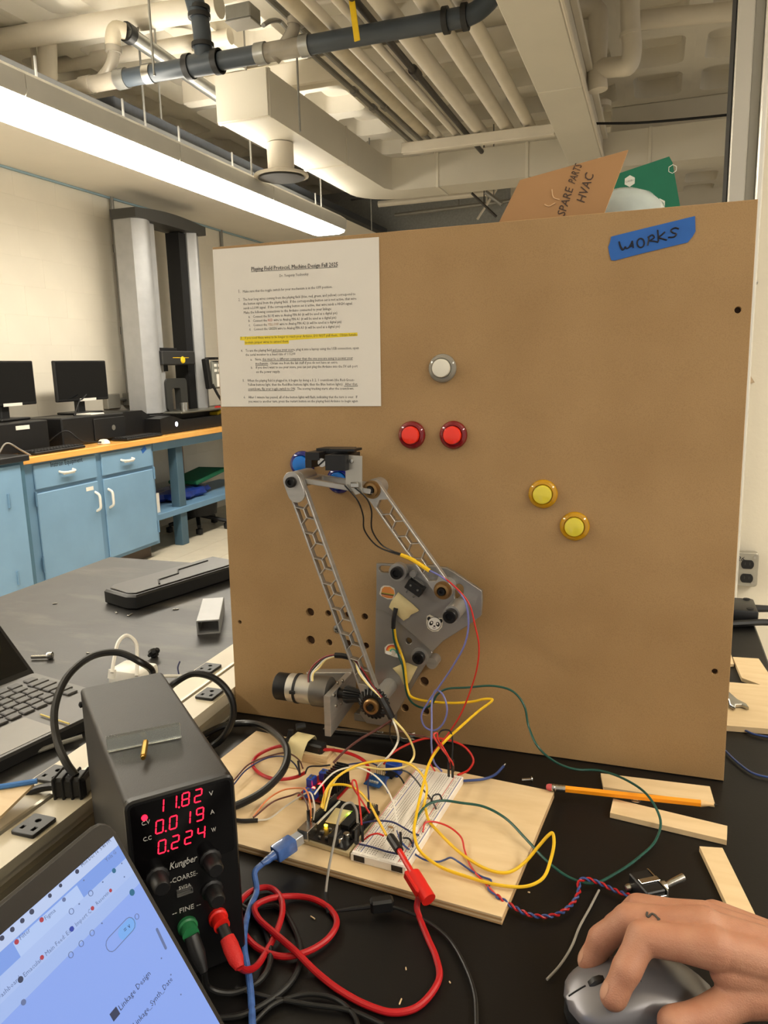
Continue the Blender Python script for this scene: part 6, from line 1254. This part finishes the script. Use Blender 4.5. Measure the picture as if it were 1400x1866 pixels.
# ================================================================ right part of the bench
def strip(pts, h, label, name='wood_strip'):
    P = [tb(u, v, h) for u, v in pts]
    q = MB(); q.prism([(p.x, p.y) for p in P], T+.0006, T+h); return q.solo(name, PLY, label, 'wood strip', 'pale wood strips')
strip([(1095, 1409), (1294, 1433), (1303, 1464), (1100, 1434)], .005, 'pale wood strip lying under the pencil')
strip([(1118, 1455), (1326, 1505), (1325, 1531), (1112, 1481)], .006, 'narrow pale wood strip in front of the pencil')
strip([(1275, 1542), (1317, 1545), (1392, 1697), (1345, 1690)], .006, 'pale wood strip pointing at the hand on the right')
strip([(1330, 1243), (1440, 1252), (1440, 1331), (1324, 1322)], .008, 'wide pale plywood piece behind the brown panel on the right', 'plywood_piece')
strip([(1336, 1197), (1383, 1200), (1425, 1262), (1353, 1236)][:3]+[(1352, 1235)], .006, 'small pale plywood piece near the power adapter', 'plywood_piece')
strip([(1300, 1180), (1330, 1183), (1338, 1210), (1300, 1210)], .005, 'pale plywood sliver peeking out behind the panel', 'plywood_piece')
# pencil
pe = thing('pencil', 'orange hexagonal pencil with pink eraser', 'pencil', tb(1150, 1450, .004))
a = tb(997, 1434, .0125); b = tb(1308, 1467, .0125); L_ = (b-a).length; Mpn = frame(a, b-a, (0, 0, 1)); ax = (1, 0, 0)
q = MB(Mpn); q.cyl((L_*.11, 0, 0), (L_*.905, 0, 0), .0038, n=6); q.build('shaft', mat('pencil_orange', (240, 150, 26), .35, var=.03), pe)
q = MB(Mpn); q.lathe([(.0037, L_*.905), (.0012, L_*.98)], (0, 0, 0), ax, n=12); q.build('cone', mat('pencil_wood', (222, 186, 134), .6), pe)
q = MB(Mpn); q.lathe([(.0012, L_*.98), (.0002, L_*1.005)], (0, 0, 0), ax, n=8); q.build('lead', BLACKM, pe)
q = MB(Mpn); q.lathe([(.0037, L_*.03), (.0040, L_*.045), (.0036, L_*.05), (.0040, L_*.06), (.0036, L_*.075), (.0040, L_*.085), (.0036, L_*.095), (.0040, L_*.105), (.0038, L_*.113)], (0, 0, 0), ax, n=16); q.build('ferrule', STEEL, pe)
q = MB(Mpn); q.lathe([(.0001, -.001), (.0026, -.0005), (.0036, .002), (.0036, L_*.035)], (0, 0, 0), ax, n=16); q.build('eraser', mat('eraser_pink', (190, 82, 84), .7), pe)
nt_ = thing('flange_nut', 'small steel flange nut between the pencil and the wood strip', 'nut', tb(1159, 1457, .006))
c = tb(1159, 1457, .0065); q = MB(TR(c.x, c.y, T+.0062)); q.lathe([(.0058, 0), (.0056, .0012), (.0048, .0016)], n=20); q.build('flange', STEEL, nt_)
q = MB(TR(c.x, c.y, T+.0062)); q.plate(circ(0, 0, .0048, 6), [circ(0, 0, .0026, 12)], .0012, .0055, .0003); q.build('hexagon', STEEL, nt_)
# toggle switch
ts = thing('toggle_switch', 'black and steel toggle switch lying on the bench above the hand', 'switch', tb(1195, 1640))
c0 = tb(1190, 1622, .010); ldir = (tb(1262, 1602, .014)-tb(1215, 1612, .014)); ldir.z = 0
Mt = frame((c0.x, c0.y, T+.0105), ldir, (-ldir.y, ldir.x, 0))
q = MB(Mt); q.box((-.006, 0, 0), (.018, .028, .019), .001); q.build('body', BLACKP, ts)
q = MB(Mt); q.plate(rrect(-.0155, -.0098, .0155, .0098, .002, 2), [circ(0, 0, .0055, 14)], 0, .0012, m=frame((.0032, 0, 0), (0, 1, 0), (0, 0, 1))); q.build('frame_plate', STEEL, ts)
for y in (-.0145, .0145): q = MB(Mt); q.box((-.004, y, .0), (.015, .0012, .010), .0003); q.build('clamp_arm', STEEL, ts)
q = MB(Mt); q.box((-.004, 0, .0102), (.018, .006, .001), .0003); q.build('top_strap', STEEL, ts)
q = MB(Mt); q.lathe([(.0055, .004), (.0055, .012), (.0045, .0125), (.0035, .0125)], (0, 0, 0), (1, 0, 0), n=18, mod=lambda i, k: 1-.05*(i % 2)); q.build('bushing', STEEL, ts)
q = MB(Mt); q.tube([(.010, 0, 0), (.018, 0, .003), (.030, 0, .006)], [.0022, .0028, .0034], 12); q.build('lever', STEEL, ts)
for y in (-.010, .010): q = MB(Mt); q.lathe([(.0035, 0), (.0035, .004), (.0025, .006), (.001, .0065)], (-.014, y, -.002), (-1, 0, 0), n=14); q.build('screw_terminal', STEEL, ts)

# ---------------------------------------------------------------- computer mouse
mo = thing('computer_mouse', 'grey computer mouse under the hand', 'mouse', (.012, .492, T))
d_ = Vector((.10, .042, 0)).normalized(); n_ = Vector((-d_.y, d_.x, 0)); MM = frame((-.043, .476, T+.0005), d_, n_)      # x from nose to heel, y to the far side
def mouse_shell(zs0, top, ins, m, nm, n=28):
    L_ = .108; ringn = 20; vs_ = []; fs_ = []
    def halfw(t): return .031*(max(0.0, 1-abs(2*t-1)**3.2))**.42*(.93+.07*cos(2*pi*t))
    def hgt(t): return top*(sin(pi*min(1, max(0, t*.86+.10))))**.62
    for i in range(n+1):
        t = .004+.992*i/n; hw = halfw(t)-ins; h = hgt(t)-ins
        for k_ in range(ringn):
            a = pi*k_/(ringn-1); cs_ = cos(a); vs_.append((t*L_, hw*(abs(cs_)**.75)*(1 if cs_ > 0 else -1), zs0+max(0, h-zs0)*sin(a)**.7))
    for i in range(n): fs_ += [[i*ringn+k_, i*ringn+k_+1, (i+1)*ringn+k_+1, (i+1)*ringn+k_] for k_ in range(ringn-1)]
    fs_ += [[i*ringn for i in range(n+1)]+[i*ringn+ringn-1 for i in range(n, -1, -1)]]+[list(range(ringn))[::-1], [n*ringn+k_ for k_ in range(ringn)]]
    q = MB(MM); q.add(vs_, fs_); return q.build(nm, m, mo, 50)
MSIL = mat('mouse_grey', (122, 120, 124), .3, .35, var=.03)
mouse_shell(.001, .034, .0012, BLACKP, 'lower_body'); mouse_shell(.013, .0355, 0, MSIL, 'upper_shell')
q = MB(MM); q.lathe([(.0001, -.0035), (.0075, -.0035), (.009, -.002), (.009, .002), (.0075, .0035), (.0001, .0035)], (.024, 0, .0235), (0, 1, 0), n=24, mod=lambda i, k: 1-.03*(i % 2)); q.build('scroll_wheel', BLACKP, mo)
def mtop(x, y): return .0355*(sin(pi*min(1, max(0, x/.108*.86+.10))))**.62*(1-(abs(y)/.034)**2.6)**.5
q = MB(MM); q.tube([(x, 0, mtop(x, 0)+.0001) for x in (.002, .006, .010, .014)], .0006, 6, 4); q.tube([(x, 0, mtop(x, 0)) for x in (.034, .04, .046, .052)], .0006, 6, 4); q.build('button_seam', BLACKM, mo)
q = MB(MM); q.tube([(.050+.0*y, y, mtop(.050, y)-.0002) for y in (-.02, -.012, 0, .012, .02)], .0004, 6, 4); q.build('palm_seam', BLACKM, mo)
sd = []
q = MB(MM); vs_ = []; fs_ = []
for i in range(13):
    x = .030+.068*i/12; hw = .031*(max(0.0, 1-abs(2*x/.108-1)**3.2))**.42
    for (dy, z) in ((.0008, .006), (.0012, .012), (.0002, .0165+.004*sin(pi*i/12))): vs_.append((x, -hw*(.93+.07*cos(2*pi*x/.108))-dy+(.002 if z > .015 else 0), z))
for i in range(12): fs_ += [[i*3, i*3+1, i*3+4, i*3+3], [i*3+1, i*3+2, i*3+5, i*3+4]]
q.add(vs_, fs_); q.build('side_grip', BLACKP, mo, 60)

# ---------------------------------------------------------------- the hand on the mouse
def capsule(mb, p, q_, r0, r1):
    p = Vector(p); q_ = Vector(q_); L_ = (q_-p).length; prof = []
    for k_ in range(5): a = pi/2*(1-k_/4); prof.append((max(1e-5, r0*cos(a)), -r0*sin(a)))
    for k_ in range(5): a = pi/2*k_/4; prof.append((max(1e-5, r1*cos(a)), L_+r1*sin(a)))
    mb.lathe(prof, p, q_-p, n=16)
def hp(x, y, z): return Vector((x, y, T+z))
def chain(mb, pts, rs):
    """phalanges that are slimmer between the joints"""
    for i in range(len(pts)-1):
        m_ = (Vector(pts[i])+Vector(pts[i+1]))/2; rm_ = (rs[i]+rs[i+1])/2*.91
        capsule(mb, pts[i], m_, rs[i], rm_); capsule(mb, m_, pts[i+1], rm_, rs[i+1])
hm = MB()
wrist = hp(.140, .512, .048); fore = hp(.34, .555, .060)
I_ = [tb(1119, 1815, .0375), tb(1142, 1768, .0525), tb(1172, 1708, .0670), tb(1302, 1728, .0680)]
M_ = [tb(1077, 1752, .0270), tb(1097, 1712, .0440), tb(1146, 1676, .0620), tb(1284, 1690, .0700)]
R_ = [hp(-.022, .530, .020), hp(-.013, .533, .038), hp(.003, .535, .056), hp(.048, .526, .064)]
K_ = [hp(.006, .552, .016), hp(.014, .553, .030), hp(.026, .552, .044), hp(.056, .541, .056)]
TH = [tb(1228, 1864, .0300), tb(1292, 1850, .0310), tb(1352, 1815, .0380), hp(.118, .500, .046)]
chain(hm, I_, [.0096, .0104, .0116, .0145]); chain(hm, M_, [.0098, .0105, .0116, .0145]); chain(hm, R_, [.0088, .0096, .0106, .0130]); chain(hm, K_, [.0066, .0074, .0084, .0115])
chain(hm, TH, [.0108, .0122, .0145, .0175])
for f in (I_, M_, R_, K_): capsule(hm, f[3], wrist+(f[3]-wrist)*.18, .0125, .0185)
capsule(hm, (I_[3]+TH[2])/2, wrist, .012, .019); capsule(hm, hp(.075, .500, .052), hp(.12, .505, .046), .014, .018)
for o_ in (-.012, 0, .012): capsule(hm, wrist+Vector((-.01, o_, 0)), fore+Vector((0, o_*1.3, 0)), .0205, .027)
hmesh, hc = hm.mesh('hand_raw')
tmp = bpy.data.objects.new('tmp', hmesh); COL.objects.link(tmp)
md = tmp.modifiers.new('r', 'REMESH'); md.mode = 'VOXEL'; md.voxel_size = .0013; md.use_smooth_shade = True
ms = tmp.modifiers.new('s', 'SMOOTH'); ms.factor = .5; ms.iterations = 7
dg = bpy.context.evaluated_depsgraph_get(); hme = bpy.data.meshes.new_from_object(tmp.evaluated_get(dg)); bpy.data.objects.remove(tmp)
hme.name = 'hand'; hme.materials.clear(); hme.shade_smooth()
SKIN = mat('skin', (182, 133, 106), .5, col2=(170, 116, 90), vscale=60, bump=.25, bscale=900, sss=.12, detail=6)
hand = link_mesh('hand', hme, Matrix.Translation(hc), SKIN)
tag(hand, 'right hand with a small finger tattoo resting on the mouse', 'hand')
bv = BVHTree.FromPolygons([v.co+hc for v in hme.vertices], [list(p.vertices) for p in hme.polygons])
def onhand(u, v, lift=.0002):
    d = ray(u, v).normalized(); h_ = bv.ray_cast(CAM, d)
    return h_[0]-d*lift if h_[0] else None
def handmark(strokes, r, m, nm):
    q = MB()
    for s_ in strokes:
        P = [onhand(*p) for p in s_]; P = [p for p in P if p is not None]
        if len(P) > 1: q.tube(P, r, 6, 4)
    if q.v: q.build(nm, m, hand)
handmark([[(1180, 1662), (1179, 1668), (1182, 1671), (1188, 1665), (1193, 1667), (1199, 1673), (1202, 1675), (1198, 1676)]], .0008, mat('tattoo_ink', (70, 66, 62), .6), 'tattoo')
def nail(f, nm='fingernail'):
    tip, dip = f[0], f[1]; ax_ = (tip-dip).normalized(); hint = (f[2]-f[3]).normalized()+Vector((0, 0, .5)); up = (hint-ax_*hint.dot(ax_)).normalized(); sd_ = up.cross(ax_).normalized()
    ctr2 = tip+ax_*.002; vs_ = []; fs_ = []
    for i in range(7):
        for k_ in range(7):
            a = -.75+1.5*k_/6; t_ = -.006+.011*i/6; sq = sqrt(max(0.05, 1-(abs(i-3)/3.6)**4)); r_ = .0099 if t_ < .002 else .0099-.12*(t_-.002)
            dr_ = (up*cos(a*sq)+sd_*sin(a*sq)).normalized(); cc_ = tip+ax_*(t_*.9); h_ = bv.ray_cast(cc_+dr_*.03, -dr_)
            vs_.append((h_[0] if h_[0] else cc_+dr_*.009)+dr_*.00025)
    for i in range(6): fs_ += [[i*7+k_, i*7+k_+1, i*7+k_+8, i*7+k_+7] for k_ in range(6)]
    q = MB(); q.add(vs_, fs_); q.build(nm, mat('nail', (196, 150, 124), .25, coat=.3), hand, 80)
for f in (I_, M_): nail(f)
# ================================================================ behind the panel
# power adapter at the far corner of the bench
ad = thing('power_adapter', 'black laptop power adapter at the far right corner of the bench', 'adapter', tb(1350, 1130))
q = MB(); q.box((.115, 1.44, T+.0135), (.14, .078, .026), .005, seg=2); q.build('brick', BLACKP, ad)
for x, y in ((.172, 1.47), (.172, 1.412)): q = MB(); q.cyl((x, y, T+.0262), (x, y, T+.0275), .006, n=12); q.build('foot', BLACKM, ad)
q = MB(); q.tube([(.184, 1.45, T+.016), (.21, 1.455, T+.016), (.26, 1.46, T+.012)], [.007, .006, .004], 10); q.build('cord', BLACKP, ad)
q = MB(); q.tube([(.02, 1.38, T+.006), (.12, 1.375, T+.006), (.16, 1.385, T+.008), (.20, 1.40, T+.008), (.3, 1.43, T-.01)], .006, 8, 5); q.solo('adapter_cord', BLACKP, 'black cord running in front of the power adapter', 'cable')
# outlet box on the partition
ob = thing('outlet_box', 'grey steel outlet box with two sockets on the right wall', 'outlet', (.24, 2.29, .83))
c0 = hy(1333, 1008, 2.27); c1 = hy(1380, 1070, 2.27); xo, xr_, zt, zb_ = .19, c1.x, hy(1375, 1008, 2.27).z, c1.z
q = MB(frame((0, 2.298, 0), (1, 0, 0), (0, 0, 1))); q.plate(rrect(xr_-.105, zb_, xr_, zt, .008, 2), [], 0, .028, .002); q.build('box', mat('box_zinc', (168, 164, 152), .4, .5, var=.06), ob)
Mo = frame((0, 2.270, 0), (1, 0, 0), (0, 0, 1))
for xc in (xr_-.028, xr_-.077):
    for zc_ in ((zt*.66+zb_*.34), (zt*.25+zb_*.75)):
        q = MB(Mo); q.plate([(xc+.0165*cos(a), zc_+max(-.0125, min(.0125, .0165*sin(a)))) for a in [2*pi*i/20 for i in range(20)]], [], 0, .003, .0005); so_ = q.build('socket', BLACKP, ob)
        for dx_ in (-.006, .006): q = MB(Mo); q.box((xc+dx_, zc_+.002, .0031), (.002, .008, .0006)); q.build('slot', mat('slot_grey', (60, 58, 54), .6), so_)
q = MB(Mo); q.text('26', .018, TR(hy(1343, 1024, 2.27).x, zt-.024, .0005), .0003, shear=.3); q.build('lettering', BLACKM, ob)
for x, z in ((xr_-.01, zt-.012), (xr_-.012, zb_+.01)): q = MB(Mo); q.cyl((x, z, 0), (x, z, .002), .005, n=12); q.build('screw', STEEL, ob)
# small things on the right wall
q = MB(); c = hy(1376, 515, 2.298); q.lathe([(.008, 0), (.006, .01), (.001, .014)], c, (0, -1, 0), n=12); q.solo('wall_screw', STEEL, 'small steel screw on the wall right of the board', 'screw')
q = MB(); P = [hy(u, v, 2.297) for u, v in [(1355, 672), (1362, 675), (1376, 697), (1355, 702)]]; q.prism([(p.x, p.z) for p in P], 0, .001, m=frame((0, 2.2975, 0), (1, 0, 0), (0, 0, 1))); q.solo('torn_sticker', mat('torn_paper', (190, 168, 140), .7, var=.3, vscale=60), 'torn paper scrap on the wall right of the board', 'paper')
# wrench on the plywood behind
w3 = thing('wrench', 'steel open end wrench on the plywood behind the panel', 'wrench', tb(1335, 1290, .01))
Mw = frame((.118, 1.03, T+.0088), (-.35, .93, 0), (-.93, -.35, 0))
q = MB(Mw); q.plate([(-.012, -.009), (-.002, -.011), (.012, -.006), (.14, -.005), (.14, .005), (.012, .006), (-.002, .011), (-.012, .009), (-.003, .004), (-.003, -.004)], [], 0, .005, .0008); q.build('body', STEEL, w3)
for i, pts in enumerate(([(1322, 1326, .003), (1350, 1328, .003), (1375, 1338, .003), (1420, 1346, .003)], [(1322, 1368, .003), (1345, 1390, .003), (1375, 1410, .003), (1420, 1420, .003)])):
    wire('blue', pts, ['blue wire in front of the plywood behind the panel', 'blue wire curving beside the lower right panel edge'][i], .0013)
# cardboard sign, green box lid, plastic dome behind the top edge
CARD = mat('corrugated_cardboard', (170, 128, 84), .7, col2=(180, 138, 94), vscale=6, bump=.05)
YC = .93
sg = thing('cardboard_sign', 'brown cardboard sheet with handwriting standing behind the panel', 'cardboard', (-.1, YC, T))
CF = frame((0, YC, 0), (1, 0, 0), (0, 0, 1))
def cf(u, v, o=0.0): return pl(CF, u, v, o)
q = MB(CF); tl, tr2, brp, blp = cf(948, 328), cf(1145, 273), cf(1100, 392), cf(912, 412)
q.prism([tl, tr2, (brp[0]-.0, brp[1]), (brp[0]-.06, T+.001), (blp[0]-.0, T+.001), (blp[0]-.004, blp[1])], -.004, 0); q.build('sheet', CARD, sg)
def z2(x, y): return (700+x/2, y/2)
PEN = mat('pen_brown', (74, 58, 50), .6)
def ctext(s_, a, b, size):
    A = Vector(cf(*z2(*a))); B_ = Vector(cf(*z2(*b))); tmp = MB(); w0 = tmp.text(s_, size, Matrix()); q = MB(CF); q.text(s_, size, TR(A.x, A.y, .0004) @ RZ(atan2((B_-A).y, (B_-A).x)), .0001, xs=(B_-A).length/w0, shear=.1); q.build('handwriting', PEN, sg)
ctext('SPARE', (658, 790), (690, 690), .013); ctext('PARTS', (695, 672), (722, 605), .012); ctext('HVAC', (730, 742), (765, 640), .014)
q = MB(CF); 
for s_ in ([(612, 690), (618, 720), (640, 728)], [(585, 745), (600, 752), (625, 740)]): q.tube([CF @ Vector((*cf(*z2(*p)), .0003)) for p in s_], .0006, 5, 3)
q.m = Matrix(); sc_ = MB(); 
for s_ in ([(612, 690), (618, 720), (640, 728)], [(585, 745), (600, 752), (625, 740)]): sc_.tube([CF @ Vector((*cf(*z2(*p)), .0003)) for p in s_], .0007, 5, 3)
sc_.build('scuff', mat('card_scuff', (214, 178, 136), .7), sg)
GR = frame((0, 1.08, 0), (1, 0, 0), (0, 0, 1)); GRN = mat('green_print_card', (20, 106, 78), .5, var=.05)
gb_ = thing('green_box_lid', 'dark green printed box lid with white hexagon marks behind the panel', 'box', (0, 1.08, T))
g4 = [pl(GR, *p) for p in ((1122, 318), (1220, 285), (1226, 296), (1242, 388), (1100, 398))]
q = MB(GR); q.prism([g4[0], g4[1], g4[2], g4[3], (g4[3][0]-.01, T+.001), (g4[4][0], T+.001), g4[4]], -.003, 0); q.build('lid', GRN, gb_)
HEXW = mat('hex_white', (214, 214, 204), .5)
for (u, v, r_) in ((1148, 330, .0070), (1202, 373, .0075), (1226, 308, .0055)):
    c = pl(GR, u, v); q = MB(GR); q.plate(circ(c[0], c[1], r_, 6, pi/6), [] if u != 1226 else [circ(c[0], c[1], r_*.85, 6, pi/6)], 0, .0004); hx_ = q.build('hexagon_mark', HEXW, gb_)
    if u != 1226: q = MB(GR); q.text('CARIBU', r_*.42, TR(c[0], c[1], .0005) @ RZ(.15), 0.0, 'CENTER', valign='CENTER'); q.build('hexagon_lettering', mat('hex_ink', (90, 90, 80), .5), hx_)
dm = thing('plastic_dome', 'translucent grey plastic dome between the cardboard and the green lid', 'plastic jar', (-.045, 1.01, T))
c = hy(1140, 385, 1.01)
q = MB(); q.lathe([(.055, T+.001), (.055, c.z-.03), (.053, c.z-.012), (.045, c.z+.006), (.032, c.z+.018), (.015, c.z+.0245), (.0001, c.z+.026)], (c.x-.003, 1.01, 0), n=28, mod=lambda i, k: 1+.012*(i % 2)); q.build('shell', mat('cloudy_plastic', (176, 186, 184), .2, alpha=.85, var=.08, vscale=40, coat=.4), dm)
e = hy(1146, 363, .968); q = MB(); q.lathe([(.0035, 0), (.0035, .0006)], e, (0, -1, .6), n=14); q.lathe([(.0022, .0006), (.0022, .0010)], e, (0, -1, .6), n=12); q.build('dark_mark', MARK, dm)
